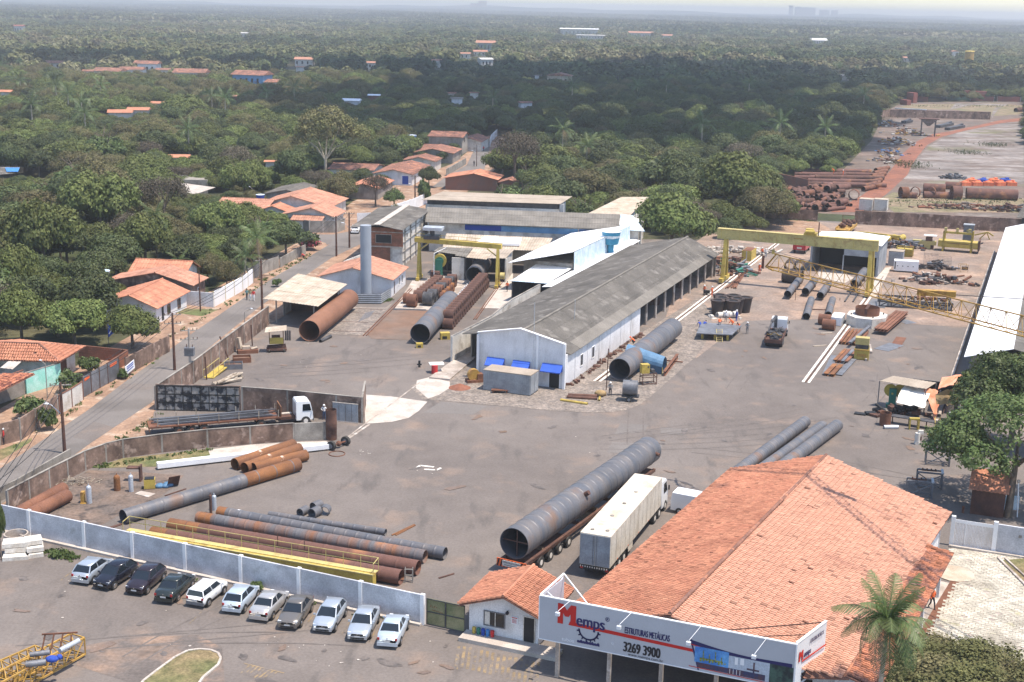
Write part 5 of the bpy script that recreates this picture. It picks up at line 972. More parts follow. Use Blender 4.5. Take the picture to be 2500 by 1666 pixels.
# TRUCKS
def cab(t,y0,w=2.4,l=1.9,h=2.9,m='pwhite',base=.55):
 mb=MB();hw=w/2
 P=[(y0,base),(y0+l,base),(y0+l,base+h*.42),(y0+l*.86,base+h*.93),(y0+l*.7,base+h),(y0+.1,base+h),(y0,base+h*.9)]
 n=len(P);vs=[(-hw*(1 if z<base+h*.5 else.93),y,z)for y,z in P]+[(hw*(1 if z<base+h*.5 else.93),y,z)for y,z in P]
 mb.add(vs,[tuple(range(n)),tuple(reversed(range(n,2*n)))]+[(k,n+k,n+(k+1)%n,(k+1)%n)for k in range(n)]);o=mb.build('cab',m,t)
 g=MB();ya,yb=y0+l*.99+.015,y0+l*.87+.02;g.add([(-hw*.88,ya,base+h*.47),(hw*.88,ya,base+h*.47),(hw*.82,yb,base+h*.88),(-hw*.82,yb,base+h*.88)],[(0,1,2,3),(3,2,1,0)]);g.build('windshield','glass',o)
 for s_ in(-1,1):
  g=MB();x=s_*(hw+.004);x2=s_*(hw*.94+.02);g.add([(x,y0+l*.38,base+h*.5),(x,y0+l*.9,base+h*.5),(x2,y0+l*.82,base+h*.86),(x2,y0+l*.4,base+h*.86)],[(0,1,2,3),(3,2,1,0)]);g.build('side_window','glass',o)
  g=MB();g.bx(s_*(hw+.12)-.06,s_*(hw+.12)+.06,y0+l*.95,y0+l*.99,base+h*.5,base+h*.68);g.build('mirror','black',t)
  g=MB();g.bx(s_*hw*.8-.16,s_*hw*.8+.16,y0+l,y0+l+.03,base+.2,base+.4);g.build('headlight','lampglass',t)
 g=MB();g.bx(-hw,hw,y0+l-.02,y0+l+.1,base-.15,base+.15);g.build('bumper','greysteel',t)
 g=MB();g.bx(-.7,.7,y0+l,y0+l+.02,base+.35,base+.95);g.build('grille','black',t)
 return o
tr0,tr1=G('B7',1040,735+110,.0),G('B7',1440,500,0)
a_,b_=G('B7',950,630,3.85),G('B7',1295,257,3.85);rz=az(a_,b_);cwid=2.55
rr_,dd=(G('B7',1140,640,3.85)-a_),(b_-a_)
t=T('box_truck','truck with long dirty cream box trailer parked beside the giant pipe','truck',((a_.x+G('B7',1140,640,3.85).x)/2,(a_.y+G('B7',1140,640,3.85).y)/2,0),rz)
Lb=dd.length
mat('boxcream',(.60,.53,.43),(.42,.35,.26),s2=.7,st=(1,1,.5),t=.6,w=.12,var=.08,rough=.8)
m=MB();m.bx(-1.28,1.28,0,Lb,1.15,3.85);bx_=m.build('box_body','boxcream',t)
for k in range(12):
 for s_ in(-1,1):m=MB();m.bx(s_*1.29-.012,s_*1.29+.012,.3+k*Lb/12,.36+k*Lb/12,1.2,3.8);m.build('side_rib','boxcream',bx_)
for s_ in(-1,1):m=MB();m.bx(s_*.64-.61,s_*.64+.61,-.05,0,1.2,3.78);dr=m.build('rear_door','contgrey',t);m=MB();m.tube((s_*.15,-.07,1.25),(s_*.15,-.07,3.7),.02,5);m.build('lock_rod','greysteel',dr)
m=MB()
for a,b in((-.55,.9),(.65,1.1),(0,4.4),(.1,7.5),(.2,10.6)):m.tube((a,b,3.85),(a,b,3.93),.16,10)
m.build('roof_vent','greywall',t)
m=MB();m.bx(-1.25,1.25,-.05,.05,.75,1.12);m.bx(-1.1,-.9,0,Lb,.95,1.15);m.bx(.9,1.1,0,Lb,.95,1.15);m.build('chassis','black',t);m=MB()
for k in range(12):m.bx(-1.2+k*.2,-1.12+k*.2,-.08,-.05,.95,1.08)
m.build('tail_strip','offwhite',t)
for s_ in(-1,1):
 m=MB();m.bx(s_*1.05-.12,s_*1.05+.12,-.08,-.04,.82,.98);m.build('tail_light','redlens',t);m=MB();m.bx(s_*1.05-.3,s_*1.05+.3,4.85,4.9,.15,.95);m.build('mud_flap','rubber',t)
 for k in range(4):m=MB();m.bx(s_*1.285-.01,s_*1.285+.01,2+k*3,2.12+k*3,1.18,1.26);m.build('marker_light','cOrange',t)
for y in(1.6,2.9,4.2,Lb-.2,Lb-1.6):
 for x in(-1.05,1.05):wheel(t,x,y,.5,.34,'offwhite')
for s_ in(-1,1):m=MB();m.bx(s_*1.2-.03,s_*1.2+.03,5.2,6.6,.5,1.15);m.build('side_guard','boxcream',t)
cab(t,Lb+.55,2.4,2.0,2.5,'pwhite',.6);m=MB();m.bx(-.45,.45,Lb,Lb+2.4,.6,.85);m.build('frame_rail','black',t)
for x in(-1.05,1.05):wheel(t,x,Lb+1.9,.5,.3,'offwhite')
m=MB();m.tube((-.9,Lb+.3,1),(-.9,Lb+.3,3.2),.1,8);m.bx(-1.1,1.1,Lb+.15,Lb+.5,1.0,2.6);m.build('air_intake','black',t)
p=G('B7',1600,510,0);t=T('white_van','white van mostly hidden behind the edge of the tile roof','van',(p.x+1.2,p.y+.2,0),R(-115))
m=MB();P=[(-2.2,.35),(2.3,.35),(2.35,.95),(1.75,1.15),(1.05,1.95),(-2.1,2.0),(-2.25,1.2)];n=len(P)
m.add([(-.85,y,z)for y,z in P]+[(.85,y,z)for y,z in P],[tuple(range(n)),tuple(reversed(range(n,2*n)))]+[(k,n+k,n+(k+1)%n,(k+1)%n)for k in range(n)]);bo=m.build('body','pwhite',t)
m=MB();m.add([(-.75,1.74,1.17),(.75,1.74,1.17),(.7,1.09,1.93),(-.7,1.09,1.93)],[(0,1,2,3),(3,2,1,0)]);m.build('windshield','glass',bo)
for x in(-.8,.8):
 for y in(-1.4,1.45):wheel(t,x,y,.32,.2)
f0,f1=G('B2',60,1020,0),G('B2',1100,930,0);fa=G('B2',48,950,1.25);fb=G('B2',1060,868,1.25);rz=az(fa,fb);L=(fb-fa).length
nrm=Vector((-(fb-fa).y,(fb-fa).x,0)).normalized();o_=fa+nrm*1.25
fl=T('flatbed_truck','white cab articulated truck with rusty flatbed parked between two brown walls','truck',(o_.x,o_.y,0),rz)
m=MB();m.bx(-1.25,1.25,0,L,1.05,1.2);m.bx(-.55,-.4,0,L,.8,1.05);m.bx(.4,.55,0,L,.8,1.05)
for k in range(14):m.bx(-1.27,1.27,.2+k*(L/14),.3+k*(L/14),.95,1.06)
m.build('deck','rust',fl);m=MB();m.bx(-1.25,1.25,L-.1,L,1.2,2.3);m.bx(-1.25,1.25,-.08,0,.7,1.2);m.build('headboard','rustorange',fl)
for k in range(7):
 for s_ in(-1,1):m=MB();m.bx(s_*1.2-.04,s_*1.2+.04,.8+k*2.1,.88+k*2.1,1.2,2.0);m.build('stake','log',fl)
for y in(3.0,4.3,5.6,L-2.2):
 for x in(-1.05,1.05):wheel(fl,x,y,.5,.34,'rust')
cab(fl,L+1.6,2.3,1.8,2.05,'pwhite',.6)
for x in(-1.05,1.05):wheel(fl,x,L+2.6,.5,.3,'offwhite')
m=MB();m.bx(-.5,.5,L-.5,L+3.2,.6,.9);m.build('frame_rail','rustdark',fl);m=MB();m.bx(-1.1,-.6,L+.2,L+1.4,.5,.95);m.build('fuel_tank','whitecon',fl)
random.seed(12)
q=Matrix.Rotation(rz,3,'Z')
for k in range(22):
 x=-1.05+(k%11)*.2;z=.03+(k//11)*.12;y0=random.uniform(.1,1.6);y1=L-random.uniform(.2,2.2);dx=random.uniform(-.12,.12)
 a,b=q@Vector((x,y0,z))+o_,q@Vector((x+dx,y1,z+random.uniform(0,.1)))+o_
 t=T('steel_bar','dark steel bar in the load of the flatbed truck','bar',(a.x,a.y,0),0,'steel bars on the flatbed');m=MB();m.beam(a,b,.1);m.build('bar',random.choice(['darksteel','greysteel','darksteel','black']),t,'W')
a_,b_=G('A8',548,1330,0),G('A8',640,1130,0);rz=az(a_,b_)
t=T('crane_truck','dark lorry with folded crane and cluttered deck standing in the open yard','truck',(a_.x,a_.y,0),rz)
m=MB();m.bx(-1.2,1.2,0,7.5,1.0,1.2);m.bx(-1.2,-1.1,0,6.5,1.2,1.55);m.bx(1.1,1.2,0,6.5,1.2,1.55);m.bx(-1.2,1.2,-.1,0,.8,1.3);m.build('deck','rustdark',t)
m=MB();random.seed(6)
for k in range(26):m.box((random.uniform(-.9,.9),random.uniform(.3,5.8),1.2),(random.uniform(.2,.9),random.uniform(.2,1.1),random.uniform(.15,.6)),random.random()*3)
for k in range(6):m.tube((random.uniform(-.8,.8),random.uniform(.5,4),1.5),(random.uniform(-.8,.8),random.uniform(2,6),1.9),.05,5)
S(m.build('scrap_load','darksteel',t));m=MB();m.beam((-.4,6.6,1.2),(-.4,6.6,3.1),.4);m.beam((-.4,6.6,3.1),(-.7,3.6,2.9),.3);m.beam((-.7,3.6,2.9),(-.9,1.4,1.9),.2);m.tube((-.4,6.4,2.2),(-.6,4.6,2.9),.08,6);m.build('folding_crane','darksteel',t)
m=MB();m.beam((-1.0,1.2,1.7),(1.0,1.2,1.7),.06);m.beam((0,1.2,2.1),(-.6,1.2,1.7),.06);m.beam((0,1.2,2.1),(.6,1.2,1.7),.06);m.build('yellow_bracket','ochre',t)
cab(t,7.4,2.3,1.7,2.1,'pwhite',.6)
for y in(1.5,2.8,8.2):
 for x in(-1.0,1.0):wheel(t,x,y,.48,.32,'greysteel')
p=G('A8',735,650,0);t=T('red_truck','red lorry seen from behind under the far end of the gantry beam','truck',(p.x,p.y,0),R(-22))
m=MB();m.bx(-1.2,1.2,0,4,.8,2.0);m.build('cargo_body','pred',t);cab(t,4.2,2.3,1.7,1.9,'pred',.6);m=MB();m.bx(-1.0,1.0,-.05,0,.9,1.5);m.build('tailgate','pred',t);m=MB();m.bx(-.4,.5,-.08,-.05,1.0,1.35);m.build('plate','offwhite',t)
for y in(1,5):
 for x in(-1,1):wheel(t,x,y,.45,.3)
p=G('A8',1050,515,0);t=T('scrap_trailer','yellow framed trailer piled with dark scrap in the gap of the back wall','trailer',(p.x,p.y,0),R(-22))
m=MB();m.bx(-1.6,1.6,0,9,.9,1.1);m.bx(-1.6,-1.5,0,9,1.1,1.5);m.bx(1.5,1.6,0,9,1.1,1.5);m.build('deck','ochre',t);m=MB()
for s_ in(-1.5,1.5):m.bx(s_-.05,s_+.05,8.9,9,1,3)
m.bx(-1.5,1.5,8.92,8.98,2.9,3);m.bx(-1.5,1.5,8.92,8.98,2,2.1);m.build('end_frame','rustorange',t);m=MB()
for k in range(16):m.sphere((random.uniform(-1.1,1.1),random.uniform(1,8),1.5+random.uniform(0,.6)),random.uniform(.3,.6),6,4)
S(m.build('scrap_load','rustdark',t))
for y in(2,3.2):
 for x in(-1.2,1.2):wheel(t,x,y,.45,.3)
 # GANTRY CRANES
gt=TF('large_gantry_crane','large yellow gantry crane spanning the yard on two A shaped legs','gantry crane','Y',-50,218)
ZB_,ZT_=7.55,9.15
m=MB();m.bx(-51.2,-24.9,217.6,218.5,ZB_,ZT_);m.bx(-51.2,-24.9,217.45,218.65,ZT_,ZT_+.06);m.bx(-51.2,-24.9,217.45,218.65,ZB_-.06,ZB_);m.build('girder','yellowpale',gt,'Y')
m=MB()
for k in range(9):m.bx(-50.5+k*3.1,-50.44+k*3.1,217.56,218.54,ZB_,ZT_)
m.build('stiffener','yellow',gt,'Y')
for a,s_ in((-49.8,-1),(-25.9,1)):
 m=MB();m.beam((a,217.2,.9),(a-s_*.1,217.9,ZB_),.75,.6);m.build('leg','yellow',gt,'Y');m=MB();m.beam((a+s_*.15,220.0,.9),(a,218.4,ZB_),.75,.6);m.build('leg','yellow',gt,'Y')
 m=MB();m.bx(a-.3,a+.3,215.8,221.2,.35,1.0);e=m.build('end_carriage','yellow',gt,'Y')
 for b in(216.2,220.8):m=MB();m.tube((a-.2,b,.32),(a+.2,b,.32),.3,12);m.build('wheel','darksteel',e,'Y')
m=MB()
for k in range(20):m.beam((-50.35,217.0+.033*k,1.2+k*.32),(-49.85,217.0+.033*k,1.2+k*.32),.04)
m.tube((-50.35,216.9,1),(-50.3,217.6,7.5),.03,5);m.tube((-49.85,216.9,1),(-49.85,217.6,7.5),.03,5);m.build('ladder','yellowpale',gt,'Y')
m=MB();m.bx(-36.8,-34.8,217.3,218.9,ZT_+.1,ZT_+.5);m.bx(-36.6,-35.4,217.5,218.6,ZT_+.5,ZT_+1.1);m.tube((-36.5,217.2,ZT_+.7),(-35,217.2,ZT_+.7),.3,10);hs_=m.build('hoist_trolley','yellow',gt,'Y')
m=MB();m.bx(-34.6,-34.45,217.8,218,ZT_,ZT_+2.3);m.build('mast','rustdark',gt,'Y')
m=MB();m.tube((-41.7,218,ZB_),(-41.7,218,6.2),.03,5);m.box((-41.7,218,5.6),(.4,.5,.7));m.build('hook_block','yellow',gt,'Y')
m=MB();m.bx(-38.4,-36.9,217.57,217.6,8.45,8.62);m.build('girder_marking','ochre',gt,'Y')
sg=TF('small_gantry_crane','smaller yellow gantry crane over the coil rows of the left yard','gantry crane','L',-46,213)
m=MB();m.beam((-46.6,213.8,6.75),(-31.6,210.6,6.75),.6,.75);m.build('girder','yellow',sg,'L');m=MB();m.beam((-46.6,214.1,7.2),(-31.6,210.9,7.2),.1,.1);m.beam((-46.6,214.3,7.7),(-31.6,211.1,7.7),.05,.05)
for k in range(11):m.beam((-46.6+k*1.5,214.3-.32*k,7.1),(-46.6+k*1.5,214.3-.32*k,7.7),.05)
m.build('walkway_rail','yellow',sg,'L')
for a,b in((-45.9,213.7),(-32.2,210.6)):
 s_=1 if a<-40 else-1
 m=MB();m.beam((a,b-.9,.6),(a,b,6.4),.42,.42);m.build('leg','yellow',sg,'L');m=MB();m.beam((a,b+1.1,.6),(a,b,6.4),.42,.42);m.build('leg','yellow',sg,'L');m=MB();m.beam((a,b,5.0),(a+s_*1.8,b-.2,6.4),.2,.2);m.build('knee_brace','yellowpale',sg,'L')
 m=MB();m.bx(a-.25,a+.25,b-1.6,b+1.8,.15,.6);m.build('end_carriage','yellow',sg,'L')
m=MB();m.tube((-31.7,210.4,2.0),(-31.0,210.4,2.0),.55,12);m.build('cable_drum','yellowpale',sg,'L');m=MB();m.box((-43.6,213.3,7.1),(2.6,2.0,.6));m.tube((-43.6,213.2,7.7),(-43.6,213.2,8.6),.4,8);m.build('hoist','darksteel',sg,'L');m=MB();m.box((-43.4,213.2,8.6),(3.2,2.2,.5));m.build('hoist_roof','zinc',sg,'L')
m=MB();m.tube((-42.9,211.3,1.5),(-42.9,211.3,5.0),.06,6);m.tube((-42.9,211.3,5.0),(-41,212.5,5.9),.06,6);m.build('cable_arm','whitepaint',sg,'L')
t=TF('pipe_forming_machine','green and yellow round machine face in the dark opening of the bay','machine','L',-43.4,219);m=MB();m.tube((-43.2,217.6,2.6),(-43.2,218.1,2.6),1.15,20);m.build('yellow_disc','yellow',t,'L');m=MB();m.bx(-43.9,-42.7,217.2,217.8,0,2.9);m.tube((-43.2,217.4,2.6),(-43.2,217.6,2.6),.7,12);m.build('green_body','green',t,'L');m=MB();m.ring((-43.2,218.1,2.7),(-42.8,221,2.7),1.05,.05,20);m.build('pipe_end','pipesteel',t,'L')
# COILS AND ROLLERS
def coil(lab,c,r,w,m='rust',grp=None,rzc=None,z=0):
 t=T('steel_coil',lab,'coil',(c[0],c[1],z),-R(8)if rzc is None else rzc,grp);mb=MB();mb.ring((-w/2,0,r),(w/2,0,r),r,r*.5,18,[(0,0)]+[(x,.012*((k%2)*2-1))for k,x in enumerate([.02+.96*j/9 for j in range(10)])]+[(1,0)]);mb.build('band',m,t);return t
rc_=[fw_('L',-34.5+.016*k,180.5+k*1.62)for k in range(19)]
c1_=coil('rusty steel coil in the long tight row right of the huge grey pipe',rc_[0],.78,1.45,'rustdark','rusty coils in the long right row')
for k in range(1,19):dup(c1_,rc_[k],-R(8),'rusty steel coil in the long tight row right of the huge grey pipe','rusty coils in the long right row')
for k in range(18):o=dup(c1_,rc_[k]+Vector((.05,.7,1.12)),-R(8),'rusty steel coil in the upper layer of the long right row','rusty coils in the upper layer of the right row')
cl=[(-42.6,193.2,1.0,1.45,'rust'),(-43.9,195.4,.8,.9,'rust'),(-40.4,194.8,1.05,1.5,'darksteel')]+[(-40.2+.1*k,197.1+k*1.75,1.05,1.45,('darksteel','rustdark','rust')[k%3])for k in range(8)]+[(-42.3+.08*k,196.6+k*1.78,.95,1.4,'rustdark')for k in range(8)]+[(-43.2,214,.8,1.4,'rustdark')]
labs=['front left rusty coil standing on the steel plate','small rusty coil just behind the front left one','front right dark coil on the steel plate']
for i,(a,b,r,w,mm)in enumerate(cl):coil(labs[i]if i<3 else 'coil in the two left rows standing under the small gantry crane',fw_('L',a,b),r,w,mm,None if i<3 else 'coils in the left rows')
for k in range(6):coil('thin coil leaning at the right end of the left coil rows',fw_('L',-38.9+.05*k,198+k*1.5),.75,.5,'rustorange' if k%2 else 'rust','thin coils of the left rows')
for k in range(9):
 t=TF('support_roller','white and black support roller between the coil row and the pipe mouth','roller','L',-36.7,200.5+k*1.15,0,'support rollers');m=MB();m.box((0,0,0),(1.2,.25,.2));m.build('base','black',t);m=MB();m.tube((-.35,-.12,.36),(-.35,.12,.36),.18,10);m.tube((.35,-.12,.36),(.35,.12,.36),.18,10);m.build('wheel','whitepaint',t)
 # LEFT YARD SMALL THINGS
def scissor(c,lab):
 t=T('scissor_lift',lab,'lift',c,R(12));m=MB();m.bx(-1.3,1.3,-.6,.6,.25,.5);
 for k in range(5):z=.5+(k%3)*.12;m.beam((-1.2,-.4,z),(1.2,-.4,z+.15*(-1)**k),.1);m.beam((-1.2,.4,z),(1.2,.4,z+.15*(-1)**k),.1)
 m.build('scissor_base','rustdark',t)
 for x in(-.95,.95):
  for y in(-.55,.55):wheel(t,x,y,.22,.2,'yellow')
 m=MB();m.bx(-.9,.9,-.5,.5,1.15,1.2);m.bx(-.9,.9,-.52,-.48,1.2,2.0);m.bx(-.92,-.88,-.5,.5,1.2,2.0)
 m.build('platform','yellow',t);m=MB()
 for x in(-.9,.9):
  for y in(-.5,.5):m.tube((x,y,1.2),(x,y,3.0),.04,6)
 m.bx(-.6,.5,-.3,.3,1.2,2.2);m.build('frame','rustdark',t);m=MB();m.slab([(-1.5,-.9,2.85),(1.3,-.9,3.05),(1.4,.9,3.3),(-1.3,.9,3.1)],.06);m.build('canopy','cream',t);return t
scissor(G('A6',385,1530),'yellow wheeled welding platform with cream canopy near the side wall')
t=T('gas_bottle_rack','dark gas cylinders standing at the yellow canopy platform','gas cylinders',G('A6',460,1440));
for k in range(3):m=MB();m.tube((k*.28,0,0),(k*.28,0,1.35),.12,8);m.sphere((k*.28,0,1.35),.12,8,4);m.build('cylinder','darksteel',t)
t=T('pallet_machine','cream machine lying on a rusty skid beside the yard wall','machine',G('A6',150,1540));m=MB();m.box((0,0,0),(2.6,1.4,.5),.3);m.build('skid','rust',t);m=MB();m.beam((-.9,0,.5),(-1.2,.1,2.0),.55,.35);m.box((-.2,0,.5),(1.0,.6,.4),.3);m.tube((.5,-.3,.6),(1.2,.2,.7),.15,8);m.build('body','cream',t)
def skip(c,lab,rz=.25,s_=1.0,mm='rust'):
 t=T('steel_skip',lab,'skip',c,rz);m=MB();w,l,h=1.1*s_,.8*s_,.7*s_
 for a in((-w,-l,w,-l),(w,-l,w,l),(w,l,-w,l),(-w,l,-w,-l)):m.beam((a[0],a[1],h/2),(a[2],a[3],h/2),.06,h)
 m.bx(-w,w,-l,l,.02,.12);m.build('body',mm,t);m=MB();m.bx(-w*.9,w*.9,-l*.9,l*.9,.13,h*.6);m.build('fill','rustground',t)
skip(G('B2',755,450),'rusty open skip nearest the canopy platform');skip(G('B2',690,500),'rusty open skip with grey rim next to the yellow stair',.2,1.0,'greysteel');skip(G('B2',640,492),'shallow rusty tray behind the grey rimmed skip',.3,.8)
t=T('yellow_stair','yellow steel stair lying against the side wall','stair',G('B2',560,560));m=MB();q=Matrix.Rotation(R(-20),3,'Z')
P1,P2=G('B2',500,575,.1),G('B2',620,480,.4);m.beam(P1,P2,1.2,.12);m.build('treads','yellow',t,'W');m=MB();
for s_ in(-.6,.6):m.beam(P1+Vector((s_,0,1.0)),P2+Vector((s_,0,1.0)),.06);[m.beam(P1.lerp(P2,f_)+Vector((s_,0,0)),P1.lerp(P2,f_)+Vector((s_,0,1)),.05)for f_ in(0,.33,.66,1)]
m.build('handrail','yellowpale',t,'W')
random.seed(21)
for k in range(15):
 a=G('B2',525+random.uniform(0,60),625-random.uniform(0,14),.15+.2*(k//6));b=G('B2',680+random.uniform(0,85),590-random.uniform(0,55),.15+.2*(k//6))
 t=T('wood_log','pale log in the heap below the yellow stair','log',(a.x,a.y,0),0,'pale logs in the heap');m=MB();m.cur=random.uniform(-.2,.2);m.tube(a,b,random.uniform(.1,.17),7);m.build('log','log',t,'W')
for a,b,l in((('B2',485,590),('B2',465,430),'rusty post standing at the yellow stair'),(('B2',655,435),('B2',605,320),'rusty post leaning on the wall behind the skips'),(('B2',835,330),('B2',825,180),'rusty post standing left of the canopy platform')):
 p=G(*a);t=T('rusty_post',l,'post',p);m=MB();m.beam((0,0,0),((-.1 if 'leaning' not in l else-1.2),0.6 if 'leaning' in l else 0,2.9),.14);m.build('shaft','rustdark',t)
t=T('short_pipe_piece','short dark pipe piece lying before the mouth of the huge rust brown pipe','pipe',G('A6',780,1430));a,b=G('A6',740,1445,.25),G('A6',825,1405,.25);m=MB();m.ring(a,b,.24,.04,14);m.build('barrel','darksteel',t,'W')
for p,l in((('A6',1548,1500),'small yellow box under the front of the huge grey pipe'),(('A6',1755,1430),'yellow crate at the foot of the right coil row')):
 g=G(*p);t=T('yellow_box',l,'box',g);m=MB();s_=.9 if 'small' in l else 1.3;m.box((0,0,0),(s_,.7*s_,.75*s_),.2);m.build('body','yellow',t);m=MB();m.box((0,-.36*s_,.15),(.5*s_,.03,.3*s_),.2);m.build('panel','black',t)
for k in range(7):
 a=G('A6',1050+14*k,1290-6*k,.06);b=G('A6',1110+12*k,1215-3*k,.06);t=T('steel_bar','grey bar in the small loose bundle by the rails','bar',(a.x,a.y,0),0,'loose bars by the rails');m=MB();m.beam(a,b,.09);m.build('bar','greysteel',t,'W')
for k,(x0,y0,x1,y1)in enumerate(((880,1285,1130,1295),(840,1362,1150,1372),(960,1215,1230,1222),(1030,1180,1250,1190))):
 m=MB();m.beam(G('A6',x0,y0,.05),G('A6',x1,y1,.05),.1);m.build('bar','rustdark',T('steel_bar','long thin rusty bar lying across the gravel beside the huge brown pipe','bar',(G('A6',x0,y0).x,G('A6',x0,y0).y,0),0,'rusty bars across the gravel'),'W')
p=G('B2',1440,1045);t=T('upright_cylinder','tall dark rusty cylinder standing upright at the end of the brick wall','cylinder',p);m=MB();m.ring((0,0,0),(0,0,3.3),.58,.04,24,[(0,0),(.33,0),(.335,.01),(.66,.01),(.665,0),(1,0)]);m.build('shell','rustdark',t)
p=G('B2',1440,1130);t=T('truck_axle','loose truck axle with two black tyres below the upright cylinder','axle',p,R(28));m=MB();m.tube((0,0,.5),(1.9,.8,.5),.1,8);m.sphere((.95,.4,.5),.3,8,6);m.build('beam','rust',t)
for q_ in((0,0),(1.9,.9)):m=MB();m.tube((q_[0]-.15,q_[1]-.1,.5),(q_[0]+.15,q_[1]+.1,.5),.5,18);o=m.build('tyre','rubber',t);m=MB();m.tube((q_[0]-.17,q_[1]-.12,.5),(q_[0]-.13,q_[1]-.09,.5),.25,12);m.build('rim','greysteel',o)
p=G('B2',1482,1160);t=T('iron_ring','thin rusty iron ring lying on the asphalt near the tyres','ring',p);m=MB();m.ring((0,0,.02),(0,0,.12),.85,.07,28);m.build('band','rust',t)
a,b=G('B2',105,1243,.45),G('B2',1440,1090,.45);t=T('white_beam','long white concrete beam lying on the grass behind the orange pipes','beam',(a.x,a.y,0));m=MB();m.beam(a,b,.7,.5);m.build('beam','whitepaint',t,'W');m=MB();[m.beam(a.lerp(b,f_)-Vector((0,0,.45)),a.lerp(b,f_)-Vector((0,0,.2)),.5)for f_ in(.05,.5,.95)];m.build('block','wood',t,'W')
p=G('B2',1245,1050);t=T('white_notice_board','small white board with blue mark leaning on the brick wall end','board',p);m=MB();m.box((0,0,.1),(1.1,.08,1.1));m.build('board','whitepaint',t);m=MB();m.box((0,-.05,.5),(.25,.03,.35));m.build('mark','cBlue',t)
for(x,y,l,mm,h,r)in((925,60,'orange gas tank among the bottles on the dark soil','rustorange',1.3,.3),(1035,70,'white gas cylinder standing by the orange tank','zinc',1.5,.22),(705,160,'silver gas cylinder with wooden trolley on the dark soil','zinc',1.5,.24),(1690,215,'silver gas bottle at the left end of the white banded pipe','zinc',1.3,.2),(1662,240,'thin dark gas bottle at the left end of the pipes','rustdark',1.7,.13)):
 t=T('gas_cylinder',l,'gas cylinder',G('B5',x,y));m=MB();m.tube((0,0,0),(0,0,h),r,12);m.build('body',mm,t);m=MB();m.sphere((0,0,h),r,10,5);m.tube((0,0,h),(0,0,h+r+.15),.05,6);m.build('cap',mm,t)
 if 'wooden' in l:m=MB();m.box((-.5,0,0),(.5,.6,.1));m.box((-.6,.1,.1),(.3,.5,1.0));m.build('trolley','ochre',t)
t=T('work_stand','dark wooden stand behind the orange gas tank','stand',G('B1',1350,1470));m=MB();m.box((0,0,0),(.15,.7,1.6));m.box((-.6,0,1.3),(1.3,.7,.12));m.build('frame','rustdark',t)
t=T('yellow_welder','yellow welding set beside the crumpled blue tarp','welding machine',G('B1',1435,1540));m=MB();m.box((0,0,.1),(1.0,.8,.9),.2);m.build('body','yellow',t);m=MB();m.box((0,-.05,1.0),(.9,.7,.08),.2);m.box((0,0,0),(.9,.7,.12),.2);m.build('trim','black',t)
t=T('crumpled_tarp','crumpled blue and orange tarp on the dark soil next to the yellow welder','tarp',G('B1',1560,1530));m=MB();random.seed(4)
for k in range(7):m.sphere((random.uniform(-.5,.5),random.uniform(-.3,.3),.2),random.uniform(.25,.5),7,5,(1.2,.8,.7))
m.build('cloth','tarpblue',t);m=MB();m.sphere((-.9,-.1,.15),.4,7,5,(1.2,1,.6));m.build('cloth','tarporange',t);m=MB();m.beam((.8,.4,0),(1.2,-.2,1.2),1.1,.06);m.build('sheet','rustdark',t)
t=T('metal_sheet','pale square of sheet metal lying left of the long dark pipe','sheet',G('B5',1150,95));m=MB();m.prism([(p_-G('B5',1150,95)).xy for p_ in(G('B5',1060,90),G('B5',1170,118),G('B5',1225,90),G('B5',1110,68))],.06,.1);m.build('plate','concrete',t)
t=T('branch_heap','heap of dry branches at the foot of the curved brown wall','branches',G('B1',750,1500));m=MB();random.seed(31)
for k in range(40):a=Vector((random.gauss(0,1.1),random.gauss(0,.6),random.uniform(.02,.4)));m.tube(a,a+Vector((random.gauss(0,.7),random.gauss(0,.5),random.uniform(-.1,.3))),.035,4)
m.build('branches','log',t)
for k,(a,b)in enumerate(((('B5',1300,100),('B5',1465,45)),(('B6',1820,285),('B6',2000,200)),(('B6',1850,285),('B6',2005,205)),(('B5',700,400),('B5',960,320)),(('B5',720,405),('B5',960,325)),(('B6',2195,628),('B6',2315,592)))):
 p,q=G(*a,.07),G(*b,.07);l=['thin brown strip lying beside the pale metal sheet','rust orange bar behind the pipe ends, left','rust orange bar behind the pipe ends, right','long dark rail under the grey pipe, rear','long dark rail under the grey pipe, front','short dark bar lying near the giant pipe'][k]
 m=MB();m.beam(p,q,.14,.1);m.build('bar','rustorange' if k in(1,2)else 'rustdark',T('steel_bar',l,'bar',(p.x,p.y,0)),'W')
for k,(a,b,D,l)in enumerate(((('B6',1085,105),('B6',1140,75),.75,'left short grey pipe piece in the small cluster'),(('B6',1180,112),('B6',1235,85),.9,'front short grey pipe piece in the small cluster'),(('B6',1280,95),('B6',1300,70),.9,'right short grey pipe piece in the small cluster'),(('B6',1190,60),('B6',1250,35),.85,'rear short grey pipe piece in the small cluster'))):pipe(l,G(*a,D/2),G(*b,D/2),D,'pipesteel',0,.05,18)
a,b=G('B5',985,430,.7),G('B6',1680,650,.7);d=(b-a).normalized();n=Vector((-d.y,d.x,0))
t=T('yellow_walkway_girder','long yellow box girder with handrail lying behind the front wall','girder',(a.x,a.y,0));m=MB();m.beam(a,b,.6,1.1);m.build('girder','yellow',t,'W');m=MB();L=(b-a).length
m.beam(a+n*.45+Vector((0,0,.58)),b+n*.45+Vector((0,0,.58)),.6,.06);m.beam(a-n*.28+Vector((0,0,.6)),b-n*.28+Vector((0,0,.6)),.14,.1);m.build('walkway','yellowpale',t,'W')
m=MB();o_=n*.75;N_=15
for z in(1.15,1.65):m.beam(a+o_+Vector((0,0,z-.0)),b+o_+Vector((0,0,z-.0)),.05)
for k in range(N_+1):q=a+d*(L*k/N_)+o_;m.beam(q+Vector((0,0,.55)),q+Vector((0,0,1.65)),.05)
